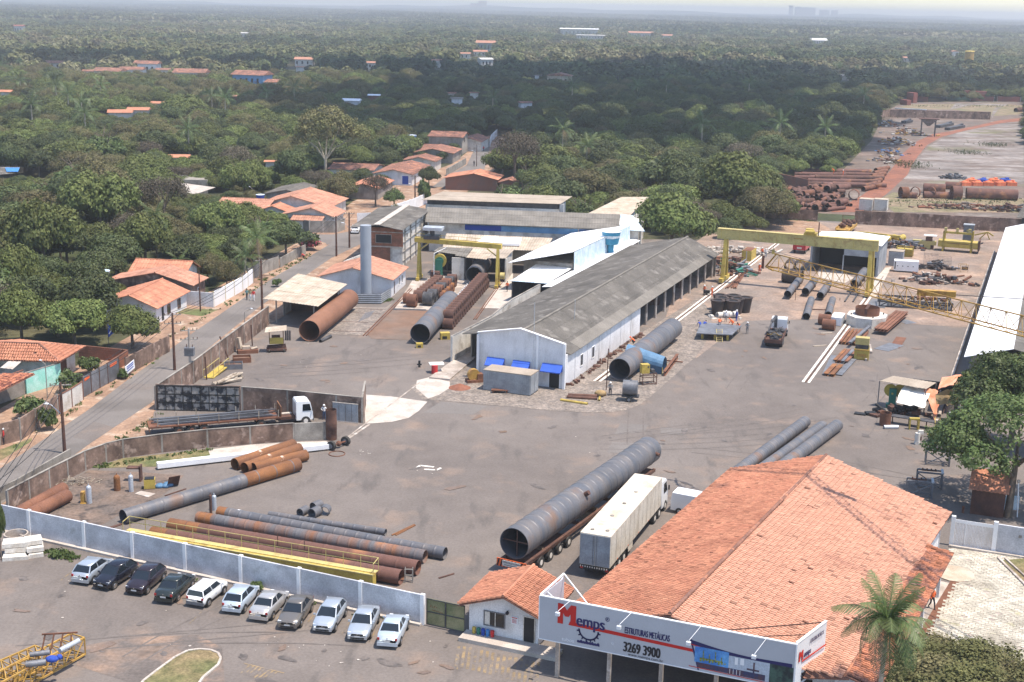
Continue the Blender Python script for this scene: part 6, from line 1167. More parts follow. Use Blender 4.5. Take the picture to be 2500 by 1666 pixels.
for e in(a,b):m.beam(e+o_+Vector((0,0,1.65)),e-n*.2+Vector((0,0,1.5)),.05);m.beam(e-n*.2+Vector((0,0,1.5)),e-n*.2+Vector((0,0,.5)),.05)
m.build('handrail','yellowpale',t,'W')
for k,(p,h)in enumerate(((('B6',912,465),2.2),(('B6',1125,510),2.0))):t=T('thin_post',('left' if k==0 else 'right')+' of two thin dark rods standing between the rusty pipes','post',G(*p));m=MB();m.tube((0,0,0),(0,0,h),.04,5);m.build('rod','rustdark',t)
t=T('pipe_end_stand','small steel frame stand between the two rusty pipe ends','stand',G('B6',1955,660));m=MB()
for x in(-.3,.3):
 for y in(-.2,.2):m.beam((x,y,0),(x,y,1.2),.07)
for z in(.2,.6,1.1):m.beam((-.3,0,z),(.3,0,z),.07)
m.build('frame','greywall',t)
for k,(x,y,z,l)in enumerate(((130,590,0,'lowest concrete slab of the stack by the front wall'),(150,560,.42,'second concrete slab of the stack by the front wall'),(130,560,.84,'third concrete slab of the stack by the front wall'),(270,570,0,'lower of the right-hand concrete slabs by the front wall'),(280,560,.45,'upper of the right-hand concrete slabs by the front wall'),(270,545,.9,'topmost tilted slab on the right-hand concrete stack'))):
 p=G('B5',x,y);t=T('concrete_slab',l,'slab',(p.x,p.y,z));m=MB();m.box((0,0,0),(2.0 if k<3 else 1.3,1.3,.36),random.uniform(.1,.5));m.build('slab','offwhite',t)
p=G('B5',130,455,0);t=T('concrete_ring','concrete well ring lying behind the slab stack','ring',p);m=MB();m.ring((0,0,0),(0,0,.7),1.0,.12,24);m.build('ring','concrete',t)
# CENTRE AND RIGHT YARD THINGS
p=G('D5',1130,1420);t=T('tank_trailer','grey cylindrical tank on a small two wheeled trailer','tank trailer',p,R(-10));m=MB();m.tube((-.9,0,1.65),(.75,0,1.65),.85,22);m.tube((.75,0,1.65),(.8,0,1.65),.87,22);m.tube((0,0,2.5),(0,0,2.65),.1,8);m.build('tank','greysteel',t)
m=MB();m.bx(-1,1,-.5,.5,.55,.75);m.beam((-1,0,.65),(-2.8,.1,.6),.12);m.tube((-.1,-.7,.65),(-.1,.7,.65),.08,6);m.bx(-.9,-.6,-.4,.4,.7,1.2);m.bx(.5,.8,-.4,.4,.7,1.2);m.build('chassis','darksteel',t)
for s_ in(-1,1):m=MB();m.tube((-.1,s_*.75-.1,.36),(-.1,s_*.75+.1,.36),.36,14);o=m.build('wheel','rubber',t);m=MB();m.tube((-.1,s_*.86,.36),(-.1,s_*.87,.36),.18,10);m.build('rim','greysteel',o)
p=G('D5',1440,1130);t=T('welding_stand','steel frame stand with a yellow welding box before the blue shelter','stand',p,R(15));m=MB()
for x in(-.9,.9):
 for y in(-.5,.5):m.beam((x,y,0),(x,y,1.5),.08)
for z in(.2,1.0,1.45):[m.beam((-.9,y,z),(.9,y,z),.07)for y in(-.5,.5)];[m.beam((x,-.5,z),(x,.5,z),.07)for x in(-.9,.9)]
m.build('frame','rustdark',t);m=MB();m.bx(-1.0,0,-.4,.4,1.5,2.6);m.build('yellow_box','yellow',t);m=MB();m.bx(-.3,-.1,-.42,-.4,2.2,2.4);m.bx(.3,.7,-.3,.3,1.5,1.9);m.build('fittings','darksteel',t)
a,b=G('D5',1720,950,.35),G('D5',1950,640,.35);t=T('rusty_i_beam','rusty cut out steel beam lying on the stone apron','beam',(a.x,a.y,0));m=MB();m.beam(a+Vector((0,0,.3)),b+Vector((0,0,.3)),.35,.06);m.beam(a-Vector((0,0,.3)),b-Vector((0,0,.3)),.35,.06)
for f_ in(0,.2,.4,.6,.8,1):m.beam(a.lerp(b,f_)-Vector((0,0,.3)),a.lerp(b,f_)+Vector((0,0,.3)),.14)
m.beam(G('D5',1745,715,.3),G('D5',2045,745,.3),.16);m.build('web','rust',t,'W')
for a,b,r,mm,l in((('B3',1240,795),('B3',1460,828),.16,'yellow','bright yellow pipe lying before the grey container'),(('B3',1290,770),('B3',1540,785),.2,'rustdark','brown pipe lying behind the yellow pipe'),(('B3',1300,755),('B3',1540,765),.2,'rustdark','rear brown pipe of the pair by the yellow pipe'),(('B3',1555,800),('B3',1560,775),.14,'yellow','short yellow cylinder at the end of the brown pipes')):
 p,q=G(*a,r),G(*b,r);t=T('short_pipe',l,'pipe',(p.x,p.y,0));m=MB();m.ring(p,q,r,.03,14);m.build('barrel',mm,t,'W')
p=G('B3',1560,770);t=T('orange_tarp_bundle','orange tarp bundle on the brown pipes','tarp',p);m=MB();m.sphere((0,0,.45),.55,8,6,(1.2,1,.7));m.sphere((.4,.2,.35),.4,8,5);m.build('cloth','tarpbrown',t)
p=G('B3',740,740);t=T('rusty_bench','low rusty bench before the grey container','bench',p);m=MB();m.box((0,0,.35),(2,.7,.1));m.box((-.8,0,0),(.15,.6,.35));m.box((.8,0,0),(.15,.6,.35));m.build('frame','rust',t)
p=G('B3',530,650);t=T('cable_reel_machine','brown winch machine with a round reel left of the grey container','machine',p,.3);m=MB();m.tube((-.1,-.3,.95),(-.1,.3,.95),.75,18);m.build('reel','ochre',t);m=MB();m.bx(-1,1,-.6,.6,0,.4);m.bx(.3,1,-.5,.5,.4,1.1);m.build('base','rust',t)
p=G('B3',410,700);t=T('red_sand_heap','small heap of reddish sand on the pale ground','sand heap',p);m=MB();m.tube((0,0,.0),(0,0,.55),1.5,16,.15);m.build('heap','reddirt',t)
p=G('B3',205,580);t=T('red_compressor','red cylinder machine with white cloth cover on the ramp edge','machine',p);m=MB();m.tube((0,0,0),(0,0,1.1),.4,12);m.build('body','cRed',t);m=MB();m.box((.2,.5,1.1),(1.8,1.2,.12),.2);m.build('cover','tarpwhite',t)
p=G('B3',80,530);t=T('black_pump','small black standing pump on the asphalt left of the ramp','pump',p);m=MB();m.tube((0,0,0),(0,0,.9),.14,8);m.tube((-.3,0,.4),(.3,0,.4),.1,8);m.build('body','black',t)
t=T('lamp_mast','thin brown mast standing before the mouth of the tarp covered pipe','mast',G('D5',712,1240));m=MB();m.tube((0,0,0),(.1,0,5.2),.06,6);m.build('rod','rustdark',t)
t=TF('wall_side_debris','line of dark scrap and weeds along the foot of the white warehouse wall','debris','Y',-51.8,150);m=MB();random.seed(14)
for k in range(70):m.box((random.gauss(-51.5,.22),random.uniform(146,176),0),(random.uniform(.1,.6),random.uniform(.1,.9),random.uniform(.05,.4)),random.random()*3)
S(m.build('scrap','rustdark',t,'Y'))
t0=T('casting_pot','black tapered steel pot in the stacked cluster below the gantry leg','pot',G('C4',590,985),0,'black pots by the gantry leg');m=MB();m.tube((0,0,0),(0,0,2.3),.72,22,1.02);m.ring((0,0,2.3),(0,0,2.42),1.12,.42,22);m.build('shell','pipedark',t0);m=MB();m.tube((0,0,2.2),(0,0,2.32),.7,20,.7);m.build('lining','black',t0)
base=G('C4',590,985)
for x,y in((2.3,.2),(.6,2.0),(2.9,2.1),(.2,4.0),(2.3,4.3),(4.1,3.2)):
 A=-R(10);dup(t0,base+Vector((x*math.cos(A)-y*math.sin(A),x*math.sin(A)+y*math.cos(A),0)),random.random(),'black tapered steel pot in the stacked cluster below the gantry leg')
m=MB();p=base+Vector((1.3,-1.5,0));t=T('pallet_clutter','pale metal rings and clutter between the black pots and the steel platform','clutter',p)
for k in range(4):m.ring((random.uniform(-1.8,1.8),random.uniform(-.6,.8),.3+.1*k),(random.uniform(-1.8,1.8)*0+k-1.5,.1,.4+.1*k),.45,.12,12)
for k in range(10):m.box((random.uniform(-2.6,2.6),random.uniform(-1,1),0),(random.uniform(.3,.9),.4,random.uniform(.1,.5)),random.random()*3)
S(m.build('rings','offwhite',t))
FLp,FRp,BRp,BLp=G('C4',262,1265,1.05),G('C4',830,1288,1.05),G('C4',985,1145,1.05),G('C4',350,1088,1.05)
t=T('steel_platform','raised dark steel plate platform on yellow legs with workers at its rear edge','platform',(FLp.x,FLp.y,0));m=MB();m.slab([FLp,FRp,BRp,BLp],.12);m.build('deck','greysteel',t,'W')
for f_ in(.15,.5,.85):
 for g_ in(.12,.88):p=FLp.lerp(FRp,f_).lerp(BLp.lerp(BRp,f_),g_);m=MB();m.beam((p.x,p.y,0),(p.x,p.y,.95),.3);m.build('leg','yellow',t,'W')
a,b=G('C4',585,1405,.03),G('C4',600,1165,1.1);t=T('yellow_ladder','yellow ladder leaning on the front of the steel platform','ladder',(a.x,a.y,0));m=MB();s_=Vector((.8,-.05,0));b=a+Vector((.1,1.5,1.5))
m.beam(a,b,.06);m.beam(a+s_,b+s_,.06)
for k in range(8):m.beam(a.lerp(b,(k+.5)/8),a.lerp(b,(k+.5)/8)+s_,.05)
m.build('ladder','yellowpale',t,'W')
random.seed(17)
for k in range(16):
 a=G('C4',730+random.uniform(-15,170),540+random.uniform(-10,10),.1+.09*(k//6));b=G('C4',950+random.uniform(0,120),270+random.uniform(0,60),.1+.09*(k//6))
 t=T('reinforcing_rod','brown steel rod in the long bundle right of the gantry leg','rod',(a.x,a.y,0),0,'rod bundle by the gantry leg');m=MB();m.cur=random.uniform(-.3,.3);m.beam(a,b,.1);m.build('rod','rust',t,'W')
p=G('A8',358,700);t=T('yellow_crate','open topped yellow steel crate beside the crane rail','crate',p,R(-22));m=MB();m.bx(-.9,.9,0,4.2,0,1.9);m.build('body','yellow',t);m=MB();m.bx(-.8,.8,.1,4.1,1.9,1.95);m.build('fill','rust',t)
m=MB();m.bx(-.93,-.9,0,4.2,0,.15);m.bx(-.1,.1,-.05,0,0,1.9);m.build('rib','whitecon',t)
for a,l in((('C7',190,440),'left rusty drum end beside the white box'),(('C7',270,545),'front rusty drum beside the white box')):
 p=G(*a);t=T('rusty_drum',l,'drum',p,R(-22));m=MB();m.tube((-.9,0,.8),(.9,0,.8),.8,20);m.build('shell','rust',t)
p=G('C7',360,450);t=T('white_ibox','white steel box between the two rusty drums','box',p,R(-22));m=MB();m.bx(-.4,1.2,-.4,3.2,.1,1.3);m.build('body','whitepaint',t);m=MB();[m.bx(1.2,1.23,-.3+k*.7,.1+k*.7,.2,1.2)for k in range(5)];m.build('rib','contgrey',t)
p=G('C7',1110,500,.0)+Vector((0,2.2,0));t=T('octagonal_pedestal','white octagonal concrete pedestal topped by a rusty steel ring','pedestal',p,R(-22));m=MB();m.prism([(3.0*math.cos(k*math.pi/4+.39),3.4*math.sin(k*math.pi/4+.39))for k in range(8)],0,1.5);m.build('pedestal','offwhite',t)
m=MB();m.ring((0,0,1.5),(0,0,2.6),1.75,.06,32);m.build('steel_ring','rust',t);m=MB();m.bx(-.2,.2,-1.75,1.75,2.6,2.68);m.bx(-.2,.2,-1.82,-1.76,1.5,2.65);m.build('ring_strap','rustdark',t)
m=MB();[m.tube((2.4*math.cos(a_),2.6*math.sin(a_),1.5),(2.4*math.cos(a_),2.6*math.sin(a_),1.75),.1,6)for a_ in(.4,2.2,3.6,5.2)];m.build('bolt','darksteel',t)
def beams(lab,grp,a,b,n,w,m='rust',z=.2,off=.45,mats=None):
 A_,B_=Vector(a),Vector(b);d=(B_-A_).normalized();nn=Vector((d.y,-d.x,0))
 for k in range(n):
  p,q=A_+nn*off*k,B_+nn*off*k;mm=(mats or[m])[k%len(mats or[m])]
  t=T('steel_beam',lab,'beam',(p.x,p.y,0),0,grp);mb=MB();mb.cur=random.uniform(-.15,.15);mb.beam(p+Vector((0,0,z+.17)),q+Vector((0,0,z+.17)),w,.05);mb.beam(p+Vector((0,0,z-.17)),q+Vector((0,0,z-.17)),w,.05);mb.beam(p+Vector((0,0,z)),q+Vector((0,0,z)),.06,.32);mb.build('profile',mm,t,'W')
beams('rusty steel beam in the large bundle right of the octagonal pedestal','beams beside the pedestal',G('C7',1200,640,.0),G('C7',1640,270,.0),4,.42,z=.75,off=.5)
beams('rusty steel beam in the long row along the rail left of the yellow machine','beams along the rail',G('C7',500,840),G('C7',700,570),6,.36,z=.25,off=.5,mats=['rust','rustorange','rust'])
beams('rust orange beam pair lying before the yellow machine, rear pair','rear beam pair',G('C7',390,1210),G('C7',610,985),4,.42,z=.25,off=.5,mats=['rustorange','rust','greysteel','rust'])
beams('rust orange beam pair nearest the camera in the beam row','front beam pair',G('C7',210,1480),G('C7',400,1280),2,.6,z=.2,off=.75,mats=['rustorange'])
for a,b,w,mm,l in((('C7',700,800),('C7',1100,470),.4,'greysteel','grey steel beam lying diagonally over the rusty beams'),(('C7',480,1450),('C7',770,1130),.8,'greysteel','grey channel lying right of the front beam pair'),(('C7',215,1440),('C7',390,1060),.9,'greysteel','grey flat plate strip left of the rear beams')):
 z=.8 if 'diagonally' in l else.15;p,q=G(*a,z),G(*b,z);t=T('steel_beam',l,'beam',(p.x,p.y,0));m=MB();m.beam(p,q,w,.22 if z>.2 else.1);m.build('profile',mm,t,'W')
for a,b,w,l in((('C7',1330,950),('C7',1640,830),2.2,'grey steel plate on the asphalt behind the yellow machine'),(('C7',1600,900),('C7',1740,690),1.4,'rust stained plate right of the grey plate'),(('C7',1730,390),('C7',1950,370),2.4,'bluish steel plate lying behind the beam bundle')):
 p,q=G(*a,.06),G(*b,.06);t=T('steel_plate',l,'plate',(p.x,p.y,0));m=MB();m.beam(p,q,w,.03);m.build('plate','greysteel' if 'rust' not in l else 'rust',t,'W')
p=G('C7',930,1135);t=T('yellow_shear_machine','boxy yellow machine standing among the steel beams','machine',p,R(-18));m=MB();m.bx(-.95,.95,-.6,.7,.1,1.5);m.build('lower_body','yellow',t);m=MB();m.bx(-.85,.85,-.5,.6,1.5,2.1);m.build('dark_throat','darksteel',t);m=MB();m.bx(-.95,.85,-.55,.65,2.1,3.0);m.bx(.8,.95,-.5,-.35,1.5,2.1);m.build('upper_body','yellowpale',t)
m=MB();m.bx(-.6,.6,-.65,-.6,.5,.9);m.bx(-1.0,1.0,-.7,-.55,1.35,1.45);m.build('panel','ochre',t)
for a,b,l in((('C7',1130,1000),('C7',1100,850),'right'),(('C7',1025,1150),('C7',1060,900),'left')):
 p,q=G(*a,.2),G(*b,.2);t=T('square_tube','grey square tube lying right of the yellow machine, %s one'%l,'tube',(p.x,p.y,0));m=MB();m.beam(p,q,.3,.3);m.build('tube','concrete',t,'W')
p=G('C5',1800,915);t=T('dark_truss_frame','dark steel truss frame lying behind the crane boom','frame',p,R(-12));m=MB()
for y in(0,3.5):
 m.beam((-2,y,.15),(9,y,.15),.25);m.beam((-2,y,1.2),(9,y,1.2),.25)
 for k in range(7):m.beam((-2+k*1.8,y,.15),(-.2+k*1.8 if k<6 else 9,y,1.2),.14);m.beam((-2+k*1.8,y,.15),(-2+k*1.8,y,1.2),.2)
for k in range(7):m.beam((-2+k*1.8,0,1.2),(-2+k*1.8,3.5,1.2),.15)
m.build('truss','darksteel',t);m=MB();m.bx(-2,9,-.1,3.6,.0,.06);m.build('base_plate','darksteel',t);m=MB();[m.box((2+random.uniform(0,6),random.uniform(.5,3),1.3),(random.uniform(.3,1),.4,.4),random.random()*3)for k in range(12)];S(m.build('scrap_load','rust',t))
p=G('C5',1590,860);t=T('pinkish_plate','pinkish steel plate lying left of the dark truss frame','plate',p);m=MB();m.box((0,0,.05),(2.8,6,.06),R(-22));m.build('plate','greysteel',t)
p=G('C6',530,1075);t=T('white_generator','white boxed generator standing right of the workshop','generator',p,R(-15));m=MB();m.bx(0,4.2,0,1.8,.3,2.1);m.build('housing','whitepaint',t);m=MB();[m.bx(.5+k*.9,.7+k*.9,-.02,0,1.1,1.25)for k in range(4)];m.bx(.1,.3,-.02,0,.6,1.9);m.build('vents','darksteel',t);m=MB();m.bx(.1,4.1,.1,1.7,0,.3);m.build('skid','black',t)
a,b=G('A8',1140,505,.8),G('A8',1400,535,.8);t=T('yellow_truss_girders','pile of bright yellow girders behind the workshop roof','girders',(a.x,a.y,0));
for k in range(5):m=MB();o_=Vector((.3*k,-.9*k+1.5,.3*k*.5));m.beam(a+o_,b+o_+Vector((0,.5*(k%2),0)),.5,.5);m.build('girder','yellow',t,'W')
m=MB();[m.sphere(b+Vector((random.uniform(-1,2.5),random.uniform(-2,1),.1)),.7,7,5)for k in range(6)];m.build('end_fittings','yellow',t,'W')
p=G('A8',1760,630);t=T('yellow_press_frame','big yellow open frame machine at the rear of the yard','machine',p,R(-22));m=MB()
for x in(0,5.2):
 for y in(0,2.5):m.bx(x,x+.35,y,y+.35,0,4.0)
m.bx(-.8,6.6,0,2.8,.9,2.1);m.bx(0,5.5,0,.3,3.6,4.0);m.build('frame','yellow',t)
m=MB();[m.box((.4+k*1.2,.2,4.0),(.5,.5,.7))for k in(0,1.8,3.7)];m.build('lugs','yellowpale',t);m=MB();m.bx(6.6,6.9,-.3,3,.6,2.6);m.bx(.8,4.9,-.03,0,1.7,1.8);m.build('end_plate','rustdark',t)
p=G('A8',1640,615);t=T('yellow_saw_bench','low yellow machine with small white canopy left of the yellow press frame','machine',p,R(-22));m=MB();m.bx(-2.4,2,0,1,.9,1.7);m.bx(-.2,1,0,1,.1,.9);m.build('body','yellowpale',t);m=MB();m.bx(.0,1.2,-.1,1.1,1.7,2.4);m.bx(-.4,1.6,.2,.5,0,.9);m.build('engine','rustdark',t);m=MB();m.bx(-.4,2.0,-.3,1.3,2.7,2.8);m.bx(0,.08,0,.08,2.4,2.7);m.bx(1.6,1.68,1,1.08,2.4,2.7);m.build('canopy','whitepaint',t)
p=G('A8',1940,600);t=T('grey_transformer_box','tall blue grey box with dark rear frame beside the yellow press frame','box',p,R(-22));m=MB();m.bx(-.9,1,0,1.6,0,4.3);m.build('housing','greysteel',t);m=MB();m.bx(-1,1.1,-.1,1.7,4.3,4.5);m.build('cap','contgrey',t);m=MB();m.bx(-.3,.3,-.03,0,3.1,3.5);m.build('label','yellowpale',t)
m=MB();[m.beam((1,.2+k*.4,.2),(3,.2+k*.3,1.0),.15)for k in range(4)];m.build('rear_frame','darksteel',t)
p=G('A8',2050,545);t=T('yellow_plough','small yellow framework with bent arms at the far right of the yard','machine',p,R(-22));m=MB();m.beam((-1.5,0,.8),(1,0,1.6),.25);m.beam((1,0,1.6),(2.2,0,.9),.25);m.beam((-.5,.4,0),(.8,.4,1.5),.2);m.beam((.8,.4,1.5),(1.5,.4,0),.2);m.build('frame','yellow',t)
p=G('A8',1490,670);t=T('yellow_basket','yellow basket full of metal parts above the white generator','basket',p,R(-22));m=MB()
for z in(.1,.7,1.3,1.8):m.beam((-1.5,0,z),(1.5,0,z),.1);m.beam((-1.5,1.6,z),(1.5,1.6,z),.1)
for x in(-1.5,0,1.5):[m.beam((x,y,0),(x,y,1.9),.12)for y in(0,1.6)]
m.bx(-1.4,1.4,.1,1.5,.2,1.5);m.build('basket','yellow',t)
def heap(lab,cat,p,sx,sy,h,n,mats,seed,name='scrap_heap',rz=0.,tl_=2.):
 random.seed(seed);t=T(name,lab,cat,p,rz)
 for mm in mats:
  m=MB()
  for k in range(n//len(mats)):
   x,y=random.gauss(0,.42)*sx,random.gauss(0,.42)*sy;z=max(0,h*(1-math.hypot(x/sx,y/sy))*random.random());s_=random.uniform(.3,1.1)
   if random.random()<.5:m.box((x,y,z),(s_*random.uniform(.4,1.6),s_,random.uniform(.1,.6)),random.random()*3)
   else:a=Vector((x,y,z+.2));m.tube(a,a+Vector((random.uniform(-tl_,tl_),random.uniform(-tl_,tl_),random.uniform(-.1,.5))),random.uniform(.05,.3),6)
  S(m.build('scrap',mm,t))
 return t
heap('low heap of scrap timber and steel right of the rear gantry leg','scrap heap',G('C6',1200,1240),6,3.2,1.6,110,['rustdark','rust','concrete','darksteel'],41,rz=R(-15))
heap('dark scrap heap behind the white generator','scrap heap',G('C6',1180,1020),4,2,1.3,60,['darksteel','pipedark','greysteel'],42)
heap('row of pipes and scrap right behind the workshop','scrap heap',G('A8',1490,605),5.5,2.2,1.5,80,['greysteel','rust','darksteel'],43)
heap('scrap under the far eave of the grey warehouse','scrap heap',fw_('Y',-51.5,231),4,9,2.2,120,['rustdark','rust','greysteel','green'],44)
heap('pale sacks and rubble along the yard edge behind the grey warehouse','rubble',fw_('Y',-55,247),10,3,1.0,90,['offwhite','concrete','whitecon'],45,'rubble_row')
heap('clutter around the green press under the canopy','clutter',G('C8',450,560),4.5,1.5,1.0,40,['rustdark','black'],46,'clutter_heap',0,.8)
heap('rubble and soil heaps behind the long dark wall','rubble',G('D3',1750,1215),11,3,1.6,120,['dirt','rustdark','reddirt','stones'],47,'rubble_row')
heap('rusty scrap heap at the far right behind the dark wall','scrap heap',G('D3',2200,1235),7,3,1.4,70,['rust','rustdark','darksteel'],48)
for k,(x,y)in enumerate(((1010,960),(1230,955))):
 p=G('C6',x,y);t=T('wire_mesh_panel',('left taller' if k==0 else 'right lower')+' steel mesh cage standing behind the generator','mesh',p,R(-15));m=MB();n_=10
 for j in range(n_+1):m.beam((j*.24,0,0),(j*.24,0,2.2-k*.6),.03)
 for j in range(8-k*2):m.beam((0,0,.1+j*.29),(2.4,0,.1+j*.29),.03);m.beam((0,0,.1+j*.29),(0,1.6,.1+j*.29),.03)
 m.build('mesh','darksteel',t)
p=G('C6',1590,1080);t=T('yellow_frame_box','thin yellow wire frame box at the right end of the scrap','frame',p);m=MB()
for x in(0,1.4):
 for y in(0,1):m.beam((x,y,0),(x,y,1.4),.05)
for z in(.05,.7,1.4):[m.beam((0,y,z),(1.4,y,z),.05)for y in(0,1)]
m.build('frame','ochre',t)
pipe('black rusty short pipe lying across before the workshop',G('A8',625,800,1.2),G('A8',760,815,1.2),2.3,'pipedark',0,.1,24)
for x,l in((668,'left of two dark pipe mouths standing behind the black pipe'),(735,'right of two dark pipe mouths standing behind the black pipe')):pipe(l,G('A8',x,745,1.1),G('A8',x+10,720,1.1),1.9,'pipedark',0,.1,20)
pipe('dark grey pipe on rails with a wedge support by the right gantry leg',G('C5',1240,560,1.6),G('C5',1390,370,1.6),1.25,'pipesteel',1.6)
p,q=G('C5',1100,825,.15),G('C5',1200,670,.15);t=T('slide_rails','two parallel steel rails in front of the raised dark grey pipe','rails',(p.x,p.y,0));[MB().beam(p+Vector((x,0,0)),q+Vector((x,0,0)),.2,.25).build('rail','darksteel',t,'W')for x in(0,1.3)]
for x,l in((710,'leftmost'),(1030,'right')):
 p=G('A8',x,985);t=T('pipe_marker_rod','thin %s rod standing by the pipes under the gantry crane'%l,'rod',p);m=MB();m.tube((0,0,0),(0,0,2.0 if x<800 else.5),.04,5);m.build('rod','rustdark',t)
for a,b,l in((('A8',840,1312),('A8',935,1305),'pale timber lying right of the crane truck'),(('A8',895,1220),('A8',975,1215),'pale timber lying before the front rusty drum'),(('A8',835,1047),('A8',930,1050),'thin dark rod lying between two grey pipes')):
 p,q=G(*a,.1),G(*b,.1);t=T('timber',l,'timber',(p.x,p.y,0));m=MB();m.beam(p,q,.2,.15);m.build('piece','cream' if 'pale' in l else 'rustdark',t,'W')
def lattice(t,A_,B_,w,h,n,m,up=Vector((0,0,1)),r=.07):
 d=(B_-A_).normalized();s_=d.cross(up).normalized()
 def pt(f,k):return A_.lerp(B_,f)+((s_*-w/2,s_*w/2,up*h)[k])
 for k in range(3):mb=MB();mb.beam(pt(0,k),pt(1,k),r*1.7);mb.build('chord',m,t,'W')
 mb=MB()
 for i in range(n):
  f0,f1,fm=i/n,(i+1)/n,(i+.5)/n
  for k in(0,1):mb.beam(pt(f0,k),pt(fm,2),r*.8);mb.beam(pt(fm,2),pt(f1,k),r*.8)
  mb.beam(pt(f0,0),pt(f0,1),r*.8);mb.beam(pt(f0,0),pt(f1,1),r*.7)
 mb.build('lacing',m,t,'W')
def GYp(c,x,y,Yv):
 g=G(c,x,y);k_=Yv/g.y;return Vector((0,0,CH)).lerp(g,k_)
A_,B_=GYp('A8',500,738,120),GYp('A8',2353,1228,94)
t=T('crane_boom','long ochre lattice crane boom reaching in from the right over the yard','crane boom',A_)
B2=A_+(B_-A_)*1.5
lattice(t,A_+(B_-A_)*.035,B2,1.1,1.35,30,'ochre',r=.05)
m=MB();s0=(B_-A_).normalized();ap=A_+(B_-A_)*.045+Vector((0,0,1.35));m.beam(A_,ap,.1);m.beam(A_+Vector((.2,.6,0)),ap,.1);m.beam(A_,A_+(B_-A_)*.05+Vector((.4,.6,0)),.14);m.beam(A_,A_+(B_-A_)*.05-Vector((.4,.6,0)),.14);m.build('tip','ochre',t,'W')
m=MB();m.beam(A_+Vector((-.3,0,-.2)),A_+Vector((-.3,0,1.0)),.2);m.build('tip_sheave','rustdark',t,'W')
p=GYp('A8',1740,935,103);m=MB();m.beam(p-Vector((1.5,-.6,0)),p+Vector((1.2,-.5,.1)),.6,.45);m.build('trolley','ochre',t,'W');m=MB();m.tube(p,GYp('A8',2353,972,100),.035,5);m.tube(p-Vector((1.5,-.6,0)),A_+Vector((0,0,1.6)),.02,4);m.build('cable','darksteel',t,'W')
t=T('press_canopy','flat beige canopy on thin posts over a green press','canopy',G('C8',160,450));P_=[G('C8',185,150,3.1),G('C8',740,245,3.1),G('C8',860,170,3.4),G('C8',340,88,3.4)]
roofq(t,'canopy_sheet','W',P_,'beigeroof',3,1,.5,.03,.04,.06)
for q_ in P_:m=MB();m.tube((q_.x,q_.y,0),q_,.06,6);m.build('post','greysteel',t,'W')
p=G('C8',320,470);t=T('green_press','green press machine with yellow flywheel under the canopy','machine',p,R(-15));m=MB();m.bx(-.6,.6,-.4,.5,0,.5);m.bx(-.35,.45,-.3,.3,.5,2.3);m.build('body','green',t);m=MB();m.tube((-.2,.35,2.0),(-.2,.5,2.0),.75,18);m.tube((.9,.35,2.0),(.9,.55,2.0),.8,18);m.bx(-.1,.1,-.35,-.3,1.7,1.9);m.build('flywheel','yellow',t)
def cloth(t,name,m,pts,nu,nv,wr,seed=1):
 rd=random.Random(seed);P_=[Vector(p)for p in pts];vs=[];
 for j in range(nv+1):
  for i in range(nu+1):p=lerp4(P_,i/nu,j/nv);vs.append(p+Vector((rd.gauss(0,wr),rd.gauss(0,wr),rd.gauss(0,wr))))
 K_=len(vs);vs+=[v-Vector((0,0,.03))for v in vs];mb=MB();fs_=[]
 for j in range(nv):
  for i in range(nu):a=j*(nu+1)+i;fs_+=[(a,a+1,a+nu+2,a+nu+1),(K_+a,K_+a+nu+1,K_+a+nu+2,K_+a+1)]
 mb.add(vs,fs_,True);return mb.build(name,m,t,'W')
t=T('white_tarp','brilliant white tarp stretched below the beige canopy','tarp',G('C8',500,480));cloth(t,'cloth','tarpwhite',[G('C8',380,405,1.7),G('C8',720,475,1.6),G('C8',800,260,2.7),G('C8',470,205,2.8)],8,5,.05)
t=T('orange_tarp_tent','orange tarp tent with brown awning right of the white tarp','tent',G('C8',1050,600))
a0,a1=G('C8',840,420,2.4),G('C8',1340,380,2.6);top0,top1=G('C8',960,140,3.6),G('C8',1480,150,3.4);mid0,mid1=G('C8',1000,200,3.9),G('C8',1250,210,4.1)
m=MB();vs=[];nu,nv=12,8;rd=random.Random(3)
L0,L1,R0,R1=G('C8',880,250,2.8),G('C8',930,110,3.3),G('C8',1400,330,2.6),G('C8',1560,170,3.0)
for j in range(nv+1):
 for i in range(nu+1):p=L0.lerp(R0,i/nu).lerp(L1.lerp(R1,i/nu),j/nv);vs.append(p+Vector((0,0,.9*math.sin(math.pi*i/nu)*(1-.25*j/nv)+rd.gauss(0,.05))))
m.add(vs,[(j*(nu+1)+i,j*(nu+1)+i+1,(j+1)*(nu+1)+i+1,(j+1)*(nu+1)+i)for j in range(nv)for i in range(nu)],True);m.build('roof_cloth','tarporange',t,'W')
cloth(t,'side_cloth','tarporange',[G('C8',845,620,.1),G('C8',870,610,.1),G('C8',890,255,2.9),G('C8',705,215,3.1)],4,8,.07,5)
cloth(t,'awning_cloth','tarpbrown',[G('C8',860,420,2.0),G('C8',1330,470,1.7),G('C8',1320,330,3.0),G('C8',850,310,3.0)],14,4,.07,6);cloth(t,'awning_top','tarpbrown',[G('C8',850,315,3.0),G('C8',1320,335,3.0),G('C8',1150,240,3.9),G('C8',1000,250,3.8)],8,3,.04,7)
m=MB();m.beam(G('C8',880,560),G('C8',880,560)+Vector((0,0,3)),.1);m.beam(G('C8',1330,520),G('C8',1330,520)+Vector((0,0,3)),.1);m.build('post','greysteel',t,'W')
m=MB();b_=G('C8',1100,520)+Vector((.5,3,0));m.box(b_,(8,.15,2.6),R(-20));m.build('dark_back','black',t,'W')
p=G('C8',245,680);t=T('rusty_bin','rusty open cylinder bin before the green press','bin',p);m=MB();m.ring((0,0,0),(0,0,1.5),.62,.04,20);m.build('shell','rust',t)
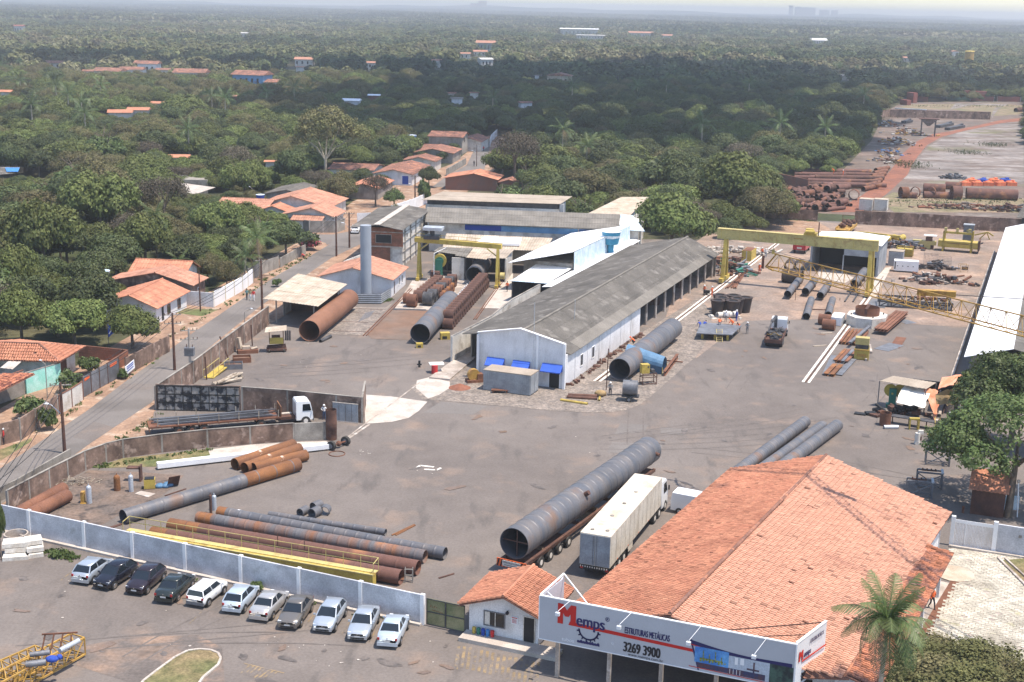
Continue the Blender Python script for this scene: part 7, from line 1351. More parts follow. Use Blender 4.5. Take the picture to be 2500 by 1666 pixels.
p=G('C8',330,725);t=T('grey_offcut','curved grey sheet offcut lying by the rusty bin','offcut',p);m=MB();m.ring((-.9,0,.2),(.7,.1,.2),.25,.03,12);m.build('sheet','zinc',t)
p=G('C8',600,735);t=T('yellow_arch_stand','yellow bent steel stand before the workbench','stand',p);m=MB();m.bx(-.6,.5,-.1,.3,1.15,1.35);m.bx(.3,.5,-.1,.3,0,1.2);m.bx(-.6,-.5,-.1,.3,0,1.2);m.build('arch','yellow',t)
p=G('C8',630,910);t=T('small_engine','small upright engine on a stand in the open right of the pipes','engine',p);m=MB();m.tube((0,0,.3),(0,0,1.3),.28,10);m.box((0,0,0),(.5,.5,.3));m.box((.3,0,1.2),(.5,.3,.4));m.build('body','offwhite',t);m=MB();m.box((.1,.1,.5),(.6,.5,.4));m.build('motor','rustdark',t)
p=G('C8',790,880);t=T('yellow_bracket','little yellow bracket on the ground left of the yellow ladder','bracket',p);m=MB();m.bx(-.4,.3,-.1,.1,.75,.9);m.bx(.15,.3,-.1,.1,0,.8);m.build('bracket','yellow',t)
a=G('C8',850,930,.05);t=T('yellow_ladder','yellow ladder leaning at the edge of the large leafy tree','ladder',(a.x,a.y,0));m=MB();b=a+Vector((.4,2.2,2.6));s_=Vector((.55,0,0));m.beam(a,b,.07);m.beam(a+s_,b+s_,.07);[m.beam(a.lerp(b,(k+.5)/9),a.lerp(b,(k+.5)/9)+s_,.05)for k in range(9)];m.build('ladder','yellow',t,'W')
pipe('dark pipe with open mouth under the orange tent',G('C8',1090,740,1.3),G('C8',1110,600,1.3)+Vector((.6,4,0)),1.15,'pipedark',0)
t=T('work_bench','dark work bench along the front of the canopy','bench',G('C8',560,600));p,q=G('C8',330,560,.9),G('C8',930,650,.9);m=MB();m.beam(p,q,1.0,.08);m.build('top','darksteel',t,'W');m=MB();[m.beam(p.lerp(q,f_),p.lerp(q,f_)-Vector((0,0,.88)),.1)for f_ in(.02,.35,.7,.98)];m.build('leg','rustdark',t,'W')
for k,(c0,l)in enumerate(((('D6',110,650),'nearest of the three grey steel trestles by the tile roof'),(('D6',230,540),'middle of the three grey steel trestles by the tile roof'),(('D6',330,270),'farthest of the three grey steel trestles, half under the tree'))):
 p=G(*c0);t=T('steel_trestle',l,'trestle',p,R(-14),'grey steel trestles');m=MB();s_=1.15
 for x in(-s_,s_):
  for y in(-.4,.5):m.beam((x,y,0),(x,y,1.6),.14)
 m.build('posts','greysteel',t);m=MB();[m.beam((-s_,y,1.6),(s_,y,1.6),.14)for y in(-.4,.5)];[m.beam((-s_,y,.2),(s_,y,.2),.08)for y in(-.4,.5)];m.beam((-s_,-.4,.1),(s_,-.4,1.5),.08);m.beam((s_,-.4,.1),(-s_,-.4,1.5),.08);m.build('brace','greysteel',t)
 m=MB();m.beam((s_,-.6,1.7),(s_,.7,1.7),.22,.12);m.build('cap_plate','zinc',t);m=MB();[m.tube((-.7+.4*j,.05,1.68),(-.7+.4*j,.05,1.9),.07,6)for j in range(4)];m.beam((-.8,.05,1.7),(.6,.05,1.72),.12);m.build('clamp','rustdark',t)
t=T('tiled_garden_shed','brick shed coloured dark for tree shade, with small tile roof under the large leafy tree','shed',G('D6',940,890));p=inv('Y',G('D6',940,890));m=MB();m.bx(p.x-1.6,p.x+1.3,p.y,p.y+2.5,0,2.6);m.build('wall','rustdark',t,'Y')  # wall colour darkened to stand in for the shade of the tree
roofq(t,'roof_slope','Y',[(p.x-1.9,p.y-.4,2.5),(p.x+1.6,p.y-.4,2.5),(p.x+1.6,p.y+2.8,3.6),(p.x-1.9,p.y+2.8,3.6)],'tile',1,3,.4,.05,.06,.06,True,True)
p=G('D6',1290,900);t=T('white_pole','thin white pole with a small sign arm by the tree trunk','pole',p);m=MB();m.tube((0,0,0),(-.25,0,3.4),.06,6);m.build('shaft','whitepaint',t);m=MB();m.beam((-.2,0,3.0),(.9,0,3.5),.05,.2);m.sphere((-.25,0,3.5),.18,6,4);m.build('arm','concrete',t)
t=T('light_blue_box','light blue board behind the white pole','board',G('D6',1250,850));m=MB();m.box((0,.8,0),(1.4,.1,1.4));m.build('board','lightblue',t)
p=G('D6',640,850);t=T('small_hydrant','small brown post standing before the brick shed','post',p);m=MB();m.tube((0,0,0),(0,0,.6),.12,8);m.sphere((0,0,.6),.15,7,4);m.build('post','rust',t)
t=T('orange_lattice_mast','orange yellow lattice mast sections lying at the lower left corner','lattice mast',G('B5',300,1568))
A_,B_=G('B5',60,1640,.25),G('B5',620,1330,.25)
def lbox(t,A_,B_,w,h,n,m):
 d=(B_-A_).normalized();s_=d.cross(Vector((0,0,1))).normalized()*w/2;u=Vector((0,0,h));C_=[-s_,s_,s_+u,-s_+u]
 for c_ in C_:mb=MB();mb.beam(A_+c_,B_+c_,.11);mb.build('chord',m,t,'W')
 mb=MB()
 for i in range(n):
  for k in range(4):mb.beam(A_.lerp(B_,i/n)+C_[k],A_.lerp(B_,i/n)+C_[(k+1)%4],.06);mb.beam(A_.lerp(B_,i/n)+C_[k],A_.lerp(B_,(i+1)/n)+C_[(k+1)%4],.06)
 for k in range(4):mb.beam(B_+C_[k],B_+C_[(k+1)%4],.08)
 mb.build('lacing',m,t,'W')
lbox(t,A_+(A_-B_)*.4,B_,1.25,1.25,9,'ochre');lbox(t,G('B5',-150,1640,.25),G('B5',330,1425,.25),1.2,1.2,7,'ochre')
t=T('mast_winch','winch with grey drum and blue cloth on top of the orange mast sections','winch',G('B5',400,1400));m=MB();a=G('B5',330,1420,1.7);m.tube(a+Vector((-1.0,-.2,0)),a+Vector((.2,.2,0)),.22,12);m.tube(a+Vector((-1.0,.6,.3)),a+Vector((.2,1.0,.3)),.18,12);m.build('drum','greysteel',t,'W')
m=MB();b=G('B5',410,1385,1.9);m.sphere(b,.30,8,6,(1.5,1,.8));m.sphere(b+Vector((.4,.3,.0)),.2,8,6);m.build('blue_cloth','cBlue',t,'W');m=MB();m.tube(G('B5',470,1320,2.0),G('B5',620,1240,2.0),.18,8);m.build('ram','zinc',t,'W')
m=MB();c_=G('B5',390,1310,1.6)
for k in range(4):m.beam(c_+Vector((-.5+.6*k,0,0)),c_+Vector((-.4+.6*k,.5,.9)),.08)
m.beam(c_+Vector((-.6,.4,.9)),c_+Vector((1.7,.8,.9)),.1);m.build('frame','rust',t,'W')
# UTILITY POLES, LAMPS, CABLES
def upole(lab,p,h,arm=(1.0,.3),lamp=None,m='rustdark',r=.16,cross=2,grp=None):
 t=T('utility_pole',lab,'utility pole',p,0,grp);mb=MB();mb.tube((0,0,0),(0,0,h),r,8,r*.65);mb.build('shaft',m,t)
 for k in range(cross):
  z=h-.25-k*1.1;mb=MB();mb.beam((-arm[0],-arm[1],z),(arm[0],arm[1],z),.1,.1);c_=mb.build('crossarm','greywall',t)
  for f_ in(-.9,-.45,.45,.9):mb=MB();mb.tube((arm[0]*f_,arm[1]*f_,z+.05),(arm[0]*f_,arm[1]*f_,z+.25),.05,6);mb.build('insulator','rustdark',c_)
 if lamp:
  mb=MB();a=Vector((0,0,h*.55));b=a+Vector((lamp[0],lamp[1],.9));c_=b+Vector((lamp[0]*.45,lamp[1]*.45,.05));mb.tube(a,b,.04,6);mb.tube(b,c_,.04,6);l_=mb.build('lamp_arm','zinc',t);mb=MB();mb.sphere(c_,.16,8,5,(2,1,.6));mb.build('lamp_head','lampglass',l_)
 return t
PL=[(G('B1',620,1205),7.4,'dark leaning street pole with crossarm nearest the lower left',(-1.2,.4)),(G('B2',240,515),7.3,'street pole with twin crossarms beside the tall yard wall',None),(G('A6',268,1190),7.7,'street pole left of the cream shed roof',None),(G('A6',872,755),7.4,'thick street pole left of the brick tower building',None),(G('A6',978,685),6.7,'farther street pole nearest the brick tower building',(-.9,.3)),(G('A6',1512,330),6.6,'street pole on the dirt lane behind the beige roofed hall',(-.9,.3)),(G('A5',1785,1315),6.1,'thin dark pole on the grass before the graffiti wall',None),(G('D2',1330,830),6.5,'street pole up in the lane with a white lamp',(-.9,.2))]
for i,(p,h,l,lm)in enumerate(PL):upole(l,p,h,lamp=lm,cross=(2 if i in(1,)else(1 if i not in(6,)else 0)),r=.19 if i<6 else.12)
p=G('B2',365,625);t=upole('pale concrete pole carrying a grey transformer behind the tall yard wall',p,6.9,m='concrete',cross=2,r=.2)
m=MB();m.bx(-.55,.55,-.45,.3,3.6,4.6);[m.bx(-.5+k*.14,-.44+k*.14,-.5,.35,3.65,4.5)for k in range(8)];tr_=m.build('transformer','greysteel',t);m=MB();[m.tube((x,0,4.6),(x,0,4.95),.05,6)for x in(-.35,0,.35)];m.build('bushing','rustdark',tr_)
for(c0,l,dx)in((('A6',130,1440),'slim street lamp beside the yard wall',.9),(('D1',650,850),'slim lamp post before the turquoise wall',-.6),(('D4',370,420),'thin lamp pole in front of the left orange roof',-.6),(('A7',365,1570),'',0)):
 if not l:continue
 p=G(*c0);t=T('street_lamp',l,'street lamp',p);m=MB();m.tube((0,0,0),(0,0,4.0),.06,6);m.tube((0,0,4),(dx,.2,4.4),.04,5);m.build('post','greywall',t);m=MB();m.sphere((dx,.2,4.4),.12,7,4,(1.8,1,.7));m.build('lamp_head','lampglass',t)
def cable(lab,a,b,sag,r=.028):
 t=T('overhead_cable',lab,'cable',a,0,'street cables');m=MB();prev=None
 for k in range(13):
  f_=k/12;p=a.lerp(b,f_)-Vector((0,0,sag*4*f_*(1-f_)))
  if prev is not None:m.tube(prev,p,r,4,cap=False)
  prev=p
 m.build('wire','black',t,'W')
for i in range(4):
 for k,f_ in enumerate((-.8,.0,.8)):
  a,b=PL[i][0]+Vector((f_,.3*f_,PL[i][1]-.15)),PL[i+1][0]+Vector((f_,.3*f_,PL[i+1][1]-.15));cable('thin black cable strung between the street poles',a,b,1.0)
for k in range(3):cable('thin black cable strung between the street poles',PL[0][0]+Vector((-.5+.5*k,0,PL[0][1]-.2)),G('S',-150,1350,6.5)+Vector((.5*k,0,0)),.6)
cable('thin black cable strung between the street poles',G('S',0,1170,2.5),PL[0][0]+Vector((0,0,3.5)),.4)
for a,b,l in((('A6',870,435),('A7',200,1350),'antenna mast rising above the grey warehouse roof, left'),(('B3',1020,700),('B3',1020,20),'tall thin antenna mast in front of the white facade'),(('A7',640,1480),('A7',640,1340),'short thin mast on the grey warehouse roof')):
 if 'left' in l:continue
 z0=0 if 'facade' in l else 5.6
 p=fw_('Y',-55.6,144.6)if 'facade' in l else fw_('Y',-55.2,158,5.6);t=T('antenna_mast',l,'mast',p);m=MB();m.tube((0,0,0),(0,0,10.4 if z0==0 else 2.6),.035,5);m.build('rod','zinc',t)
p=G('D1',1490,200,0);t=T('blue_flag','blue flag with white emblem above the brick garden wall','flag',p);m=MB();m.tube((0,0,0),(0,0,3.6),.04,5);m.build('pole','darksteel',t);cloth(t,'cloth','cBlue',[p+Vector((0,0,1.7)),p+Vector((1.3,0,2.9)),p+Vector((.6,0,3.1)),p+Vector((0,0,3.6))],5,5,.04);m=MB();m.beam(p+Vector((.15,-.08,2.2)),p+Vector((.5,-.08,2.8)),.02,.12);m.build('emblem','whitepaint',t,'W')
for(c0,z,l,s_)in((('A5',905,1045),2.4,'pale blue round water tank beside the wide gabled house',1.35),(('A2',1445,1230),5.0,'blue water tank on a stand left of the tall grey house',1.5),(('D4',495,320),2.8,'dark blue water tank beside the left orange roofs',1.0),(('A5',1700,350),1.8,'small blue water tank under the pale flat roof',.9)):
 p=G(*c0,z);t=T('house_water_tank',l,'water tank',(p.x,p.y,0));m=MB();m.tube((0,0,z),(0,0,z+1.2*s_),.75*s_,14,.95*s_);m.build('tank','lightblue' if 'pale' in l else('blueplastic' if 'dark' not in l else 'cBlue'),t);m=MB();m.tube((0,0,z+1.2*s_),(0,0,z+1.3*s_),1.0*s_,14,.5*s_);m.build('lid','zinc' if 'left of the tall' in l else 'lightblue',t);m=MB();m.box((0,0,0),(1.4,1.4,z));m.build('stand','rustdark',t)
 # CARS
def car(kind,paint,lab,P,Q,front_to_cam,rim='chrome'):
 sed=kind=='sedan';box_=kind=='box'
 d=(Q-P);rz=az(P,Q)+(math.pi if front_to_cam else 0);hl=2.14 if sed else(1.82 if box_ else 1.93)
 wb=1.27 if not box_ else 1.15
 off=Matrix.Rotation(rz,3,'Z')@(Vector((-.78,wb,0))if front_to_cam else Vector((.78,-wb,0)))
 t=T('parked_car',lab,'car',(P.x-off.x,P.y-off.y,.036),rz,'cars parked along the grey wall')
 if sed:st_=[(hl,.60,.66),(hl-.04,.72,.74),(hl-.4,.83,.82),(1.05,.93,.84),(.85,.97,.84),(0,1.0,.85),(-1.2,1.02,.84),(-1.75,1.05,.80),(-hl+.06,.98,.74),(-hl,.72,.68)]
 elif box_:st_=[(hl,.62,.68),(hl-.03,.80,.76),(hl-.3,.90,.78),(.95,.96,.78),(.8,.98,.78),(0,1.0,.78),(-1.5,1.0,.77),(-hl+.05,.95,.75),(-hl,.70,.72)]
 else:st_=[(hl,.60,.64),(hl-.05,.74,.74),(hl-.35,.86,.81),(1.05,.96,.83),(.9,1.0,.83),(0,1.02,.84),(-1.4,1.04,.82),(-hl+.1,1.0,.77),(-hl+.01,.75,.70)]
 vs=[]
 for y,zt,w in st_:
  zl=.24 if abs(y)<hl-.3 else.30
  half=[(w*.9,zl),(w*.99,zl+.14),(w,.58 if zt>.66 else zt-.06),(w*.975,zt-.07),(w*.88,zt),(w*.4,zt+.025)]
  vs+=[(x,y,z)for x,z in half]+[(-x,y,z)for x,z in reversed(half)]
 n=12;mb=MB();K=len(st_)
 mb.add(vs,[(j*n+k,j*n+(k+1)%n,(j+1)*n+(k+1)%n,(j+1)*n+k)for j in range(K-1)for k in range(n)]+[tuple(range(n)),tuple(reversed(range((K-1)*n,K*n)))],True)
 body=mb.build('body',paint,t)
 if sed:gf,tf_,tr_,gr,zt=.98,.36,-.78,-1.42,1.43
 elif box_:gf,tf_,tr_,gr,zt=.92,.42,-1.62,-1.76,1.42
 else:gf,tf_,tr_,gr,zt=1.02,.30,-1.25,-1.78,1.46
 zb,wb_,wt=1.0,.765,.585
 A=[Vector((s_*wb_*.97,y,zb-.02))for s_,y in((1,gf),(-1,gf),(-1,gr),(1,gr))];B=[Vector((s_*wt,y,zt))for s_,y in((1,tf_),(-1,tf_),(-1,tr_),(1,tr_))]
 mb=MB();mb.add(A+B,[(0,4,5,1)]);mb.build('windshield','glass',t)
 mb=MB();mb.add(A+B,[(2,6,7,3)]);mb.build('rear_window','glass',t)
 for a,b in((0,3),(1,2)):
  mb=MB();mb.add([A[a],A[b],B[b],B[a]],[(0,1,2,3)if a==0 else(3,2,1,0)]);mb.build('side_window','glass',t)
 mb=MB();R2=[(s_*wt*1.03,y,zt)for s_,y in((1,tf_+.05),(-1,tf_+.05),(-1,tr_-.06),(1,tr_-.06))];R3=[(x*.82,y*.9 if y>0 else y*.94,zt+.055)for x,y,_ in R2];R4=[(x*.99,y,zt-.04)for x,y,_ in R2]
 mb.add(R4+R2+R3,[(0,1,5,4),(1,2,6,5),(2,3,7,6),(3,0,4,7),(4,5,9,8),(5,6,10,9),(6,7,11,10),(7,4,8,11),(8,9,10,11)],True);mb.build('roof',paint,t)
 mb=MB()
 for a in range(4):mb.beam(A[a]+Vector((0,0,-.03)),B[a],.075,.07)
 for s_ in(0,1):
  p_,q_=(A[0].lerp(A[3],.5),B[0].lerp(B[3],.48))if s_==0 else(A[1].lerp(A[2],.5),B[1].lerp(B[2],.48));mb.beam(p_,q_,.09,.05)
  mb.beam(A[s_]+Vector((0,0,0)),A[3-s_]+Vector((0,0,0)),.05,.06)
 mb.build('pillars',paint,t)
 for s_ in(-1,1):
  for y in(-wb,wb):
   mb=MB();mb.tube((s_*.845,y,.31),(s_*.5,y,.31),.375,16);mb.build('wheel_arch','black',body)
   mb=MB();mb.tube((s_*.66,y,.30),(s_*.862,y,.30),.30,18);w_=mb.build('wheel','rubber',t)
   mb=MB();mb.tube((s_*.85,y,.30),(s_*.874,y,.30),.20,14,.18);mb.build('rim',rim,w_)
  mb=MB();mb.box((s_*.9,gf-.12,.98),(.16,.1,.13));mb.build('mirror',paint,t)
  yh=hl-.16;mb=MB();mb.add([(s_*.50,yh+.09,.62),(s_*.74,yh-.02,.62),(s_*.76,yh-.30,.80),(s_*.50,yh-.03,.775)],[(0,1,2,3),(3,2,1,0)]);mb.bx(min(s_*.46,s_*.72),max(s_*.46,s_*.72),yh-.1,yh+.10,.60,.76);mb.build('headlight','lampglass',t)
  yr=-hl;mb=MB();mb.bx(min(s_*.56,s_*.72),max(s_*.56,s_*.72),yr-.012,yr+.12,.72,.90);mb.build('tail_light','redlens',t)
  mb=MB();mb.bx(s_*.86-.012,s_*.86+.012,-.1,.06,.78,.82);mb.build('door_handle',paint,t)
 mb=MB();mb.bx(-.70,.70,hl-.05,hl+.035,.28,.50);mb.build('front_bumper',paint if not box_ else 'greysteel',t);mb=MB();mb.bx(-.74,.74,-hl-.04,-hl+.1,.28,.54);mb.build('rear_bumper',paint if not box_ else 'greysteel',t)
 mb=MB();mb.bx(-.42,.42,hl+.0,hl+.03,.57,.68);mb.bx(-.5,.5,hl+.03,hl+.045,.30,.42);mb.build('grille','black',t)
 mb=MB();mb.bx(-.22,.22,hl+.035,hl+.05,.43,.54);mb.build('number_plate','plate',t);mb=MB();mb.bx(-.22,.22,-hl-.055,-hl-.04,.60,.71);mb.build('number_plate','plate',t)
 mb=MB();mb.tube((0,hl+.02,.65),(0,hl+.042,.65),.05,8);mb.tube((0,-hl-.03,.86),(0,-hl-.005,.86),.05,8);mb.build('badge','chrome',t)
 return t
V5=lambda c,*q:(G(c,q[0],q[1],.04),G(c,q[2],q[3],.04))
for kd,pt_,lb,c,q,ff in(('hatch','psilver','silver small hatchback at the left end of the parked row, rear to camera','B5',(738,790,838,715),False),('hatch','pblack','glossy black hatchback parked nose out beside the leftmost silver hatchback','B5',(903,835,1045,745),True),('hatch','pblackr','dark maroon black hatchback parked nose out, third from the left','B5',(1163,872,1285,770),True),('sedan','pgreen','very dark green sedan parked rear out, fourth from the left','B5',(1403,930,1505,830),False),('box','pwhite','boxy white hatchback parked between the dark green sedan and a silver hatchback','B5',(1645,970,1758,880),False),('hatch','psilverb','silver blue hatchback parked right beside the bush at the wall','B6',(645,900,735,800),False),('sedan','pchamp','champagne silver sedan parked rear out just right of the bush','B6',(870,955,965,850),False),('sedan','pgrey','brownish grey sedan parked nose out in the right half of the row','B6',(1095,1015,1170,905),True),('hatch','psilver','bright silver hatchback parked nose out, third from the right end','B6',(1368,1052,1442,940),True),('sedan','psilver','silver sedan parked nose out, second from the right end','B6',(1650,1105,1702,1000),True),('sedan','psilverb','pale silver sedan at the right end of the row, rear to camera','B6',(1888,1160,1938,1050),False)):
 p,q_=V5(c,*q);car(kd,pt_,lb,p,q_,ff)
p,q_=G('A6',1050,565),G('A6',1085,545)
car('hatch','pwhite','white car on the street half hidden by the brick tower building',G('A6',1055,570),G('A6',1068,540),False)['group']='cars on the street'
# PEOPLE
PM={}
def body_mesh(pose):
 J={'pel':(None,(0,0,.95),.125,2),'belly':('pel',(0,0,1.08),.115,1),'chest':('belly',(0,.0,1.30),.14,1),'neck':('chest',(0,0,1.48),.055,0),'head':('neck',(0,.02,1.57),.085,0),'crown':('head',(0,.02,1.68),.08,0)}
 for s,n in((-1,'l'),(1,'r')):
  J.update({'hip'+n:('pel',(s*.09,0,.90),.095,2),'knee'+n:('hip'+n,(s*.11,.02,.50),.065,2),'ank'+n:('knee'+n,(s*.12,0,.10),.045,2),'toe'+n:('ank'+n,(s*.13,.15,.04),.04,3),'sho'+n:('chest',(s*.17,0,1.42),.065,1),'elb'+n:('sho'+n,(s*.25,0,1.16),.045,1),'wri'+n:('elb'+n,(s*.27,.06,.93),.033,1),'hand'+n:('wri'+n,(s*.27,.09,.82),.035,0)})
 def mv(k,p):J[k]=(J[k][0],p,*J[k][2:])
 if pose=='walk':mv('kneel',(-.1,.2,.52));mv('ankl',(-.1,.25,.10));mv('toel',(-.1,.40,.05));mv('kneer',(.1,-.02,.5));mv('ankr',(.1,-.28,.16));mv('toer',(.1,-.18,.04));mv('wril',(-.25,-.12,.95));mv('handl',(-.24,-.15,.85));mv('wrir',(.25,.22,.98));mv('handr',(.24,.3,.92))
 if pose=='reach':
  for s,n in((-1,'l'),(1,'r')):mv('elb'+n,(s*.24,.15,1.2));mv('wri'+n,(s*.15,.36,1.15));mv('hand'+n,(s*.12,.45,1.15))
 if pose=='arms':
  for s,n in((-1,'l'),(1,'r')):mv('elb'+n,(s*.33,.05,1.2));mv('wri'+n,(s*.12,.2,1.12));mv('hand'+n,(s*.03,.22,1.12))
 if pose in('crouch','bend'):
  lo=pose=='crouch'
  z0=.38 if lo else.88
  mv('pel',(0,-.15,z0));mv('belly',(0,-.02,z0+.12));mv('chest',(0,.18,z0+.30));mv('neck',(0,.33,z0+.40));mv('head',(0,.42,z0+.44));mv('crown',(0,.50,z0+.50))
  for s,n in((-1,'l'),(1,'r')):
   mv('hip'+n,(s*.1,-.13,z0-.02));mv('knee'+n,(s*.16,.22 if lo else.06,.50));mv('ank'+n,(s*.14,-.02,.10));mv('toe'+n,(s*.15,.13,.04))
   mv('sho'+n,(s*.18,.22,z0+.34));mv('elb'+n,(s*.24,.36,z0+.12));mv('wri'+n,(s*.16,.5,z0-.05 if not lo else.28));mv('hand'+n,(s*.12,.56,z0-.13 if not lo else.2))
 ks=list(J);me=bpy.data.meshes.new('b');me.from_pydata([J[k][1]for k in ks],[(ks.index(J[k][0]),ks.index(k))for k in ks if J[k][0]],[])
 o=bpy.data.objects.new('b',me);COL.objects.link(o);md=o.modifiers.new('s','SKIN');md.use_smooth_shade=True
 for i,k in enumerate(ks):me.skin_vertices[0].data[i].radius=(J[k][2]*(1.25 if k in('chest','belly','pel')else 1),J[k][2])
 me.skin_vertices[0].data[0].use_root=True
 sb=o.modifiers.new('u','SUBSURF');sb.levels=1;sb.render_levels=1
 bpy.context.view_layer.update();m2=bpy.data.meshes.new_from_object(o.evaluated_get(bpy.context.evaluated_depsgraph_get()));bpy.data.objects.remove(o)
 for _ in range(4):m2.materials.append(None)
 pts=[]
 for k in ks:
  q=Vector(J[k][1]);pts.append((q,J[k][3]))
  if J[k][0]:pts.append((q.lerp(Vector(J[J[k][0]][1]),.4),J[k][3]if k not in('wril','wrir')else 1))
 for p in m2.polygons:p.material_index=min(pts,key=lambda a:(a[0]-p.center).length)[1]
 m2.polygons.foreach_set('use_smooth',[True]*len(m2.polygons))
 PM[pose]=(m2,Vector(J['crown'][1]),Vector(J['head'][1]))
for ps in('stand','walk','reach','arms','crouch','bend'):body_mesh(ps)
def person(lab,p,pose='stand',topm='cOrange',legm='cOrange',hat='cWhite',rz=0.,h=1.0,group=None):
 t=T('person',lab,'person',p,rz,group);me,cr_,hd=PM[pose]
 o=bpy.data.objects.new('body',me);COL.objects.link(o);o.parent=t;o.scale=(h,h,h)
 for i,mm in enumerate(('skin',topm,legm,'cDark')):o.material_slots[i].link='OBJECT';o.material_slots[i].material=MT[mm]
 m=MB();c=hd.lerp(cr_,.75)*h
 if hat:m.sphere(c+Vector((0,0,.015)),.125,10,5,(1,1.12,.9));m.tube(c+Vector((0,0,-.03)),c+Vector((0,0,-.005)),.15,10);m.build('helmet',hat,t)
 else:m.sphere(c+Vector((0,-.015,.02)),.105,8,5);m.build('hair','cDark',t)
 m=MB();f=(cr_-hd).normalized();face=hd.lerp(cr_,.35)*h+Vector((0,.085,0))
 for s_ in(-.03,.03):m.sphere(face+Vector((s_,.01,.03)),.012,5,3)
 m.sphere(face+Vector((0,.022,-.01)),.014,5,3);m.build('face_features','cDark',t);return t
for lab,q,ps,tm,lm,ht,rz,zz in(('person in teal shirt, left of three walkers on the street',('A6',143,1108),'walk','cTeal','cDark',None,3.1,0),('person in sand coloured shirt, middle of three walkers on the street',('A6',172,1114),'walk','cKhaki','cWhite',None,3.0,0),('person in red top and pale trousers, right of three street walkers',('A6',198,1118),'walk','cRed','cWhite',None,3.2,0),('person in red top crouching at the white pillar by the street',('D4',1187,1245),'crouch','cRed','cDark',None,1.5,0),('worker in orange walking on the white concrete strip beside the small gantry',('A6',2262,1045),'walk','cOrange','cDark',None,2.8,0),('worker in orange shirt pushing a cart at the warehouse column',('A8',55,948),'reach','cOrange','cDark','cWhite',-.9,0),('worker in orange overalls facing the cart by the gantry leg',('A8',112,957),'reach','cOrange','cOrange','cWhite',.9,0),('worker in full orange overalls standing alone under the gantry girder',('A8',452,788),'stand','cOrange','cOrange','cWhite',3.1,0),('worker in orange vest far back near the yellow crate',('A8',470,668),'stand','cOrange','cDark','cWhite',2.9,0),('worker in pale shirt far back next to the orange vested one',('A8',497,676),'arms','cWhite','cJeans','cWhite',2.6,0),('worker in blue, left one crouching at the left rear corner of the platform',('C4',325,1135),'bend','cBlue','cBlue',None,.4,.9),('worker in blue, right one of the pair at the platform left rear',('C4',385,1130),'bend','cBlue','cBlue',None,-.7,.9),('worker in orange and grey crouching in the middle of the platform',('C4',630,1135),'crouch','cOrange','cGrey',None,-.3,1.05),('worker in orange bending at the right part of the platform',('C4',840,1135),'crouch','cOrange','cOrange','cOrange',1.4,1.05),('worker in orange jacket at the right rear corner of the platform',('C4',945,1150),'bend','cOrange','cDark',None,2.4,.9),('worker in blue standing behind the platform beside the black pots',('C4',900,1080),'stand','cBlue','cBlue','cWhite',2.0,.6),('worker in white shirt and helmet behind the middle of the platform',('C4',730,1090),'stand','cWhite','cGrey','cWhite',3.0,0),('worker in grey green with white helmet right of the platform',('C4',1070,1280),'arms','cGrey','cGrey','cWhite',2.7,0),('person in grey shirt and jeans in the doorway under the right awning',('B3',1205,668),'stand','cKhaki','cJeans',None,3.0,0),('worker in orange overalls by the door under the right awning',('B3',1243,678),'stand','cOrange','cOrange',None,2.4,0),('worker in dark grey with silver helmet in front of the tarp covered pipe',('B3',1645,767),'arms','cGrey','cDark','cWhite',2.9,0),('worker in orange crouching between warehouse wall and blue shelter',('D5',1190,430),'crouch','cOrange','cDark','cOrange',1.2,1.1),('worker in orange overalls under the orange tent',('C8',1010,706),'reach','cOrange','cOrange','cWhite',-1.2,.25),('worker in orange behind the dark pipe under the tent',('C8',1195,650),'stand','cOrange','cOrange',None,1.5,.2),('person in orange top and dark trousers walking beside the office porch',('B8',1688,903),'walk','cOrange','cDark','cWhite',3.4,0),('worker in pale blue with white helmet between truck cab and sheet gate',('B2',1385,895),'arms','cWhite','cJeans','cWhite',2.9,0),('person in dark clothes at the left picture edge below the mottled wall',('B1',40,1120),'stand','cRed','cDark','cWhite',2.0,0),('person in dark clothes standing in the middle of the lane',('D2',1290,832),'walk','cDark','cDark',None,3.0,0),('person in red at the upper end of the lane',('D2',1442,590),'walk','cRed','cDark',None,3.0,0),('worker in orange on the rear heap of rusty pipes',('D3',530,880),'bend','cOrange','cOrange','cOrange',1.0,1.5),('worker in orange with white helmet on the rear heap of rusty pipes',('D3',620,905),'stand','cOrange','cOrange','cWhite',1.0,1.0)):
 p=G(*q,zz if zz>.8 else 0)
 if zz and zz<=.8:p=G(*q);p.z=0
 if zz in(.9,.6):p.z=0
 person(lab,p,ps,tm,lm,ht,rz,1.02)
t=T('hand_cart','small black cart between the two orange workers by the column','cart',G('A8',75,945));m=MB();m.box((0,0,.3),(.9,.6,.5));m.build('tray','black',t);m=MB();m.tube((-.05,-.35,.22),(.05,-.35,.22),.22,10);m.tube((-.05,.35,.22),(.05,.35,.22),.22,10);m.beam((0,0,.8),(-.7,0,1.1),.05);m.build('wheel_and_handle','rubber',t)
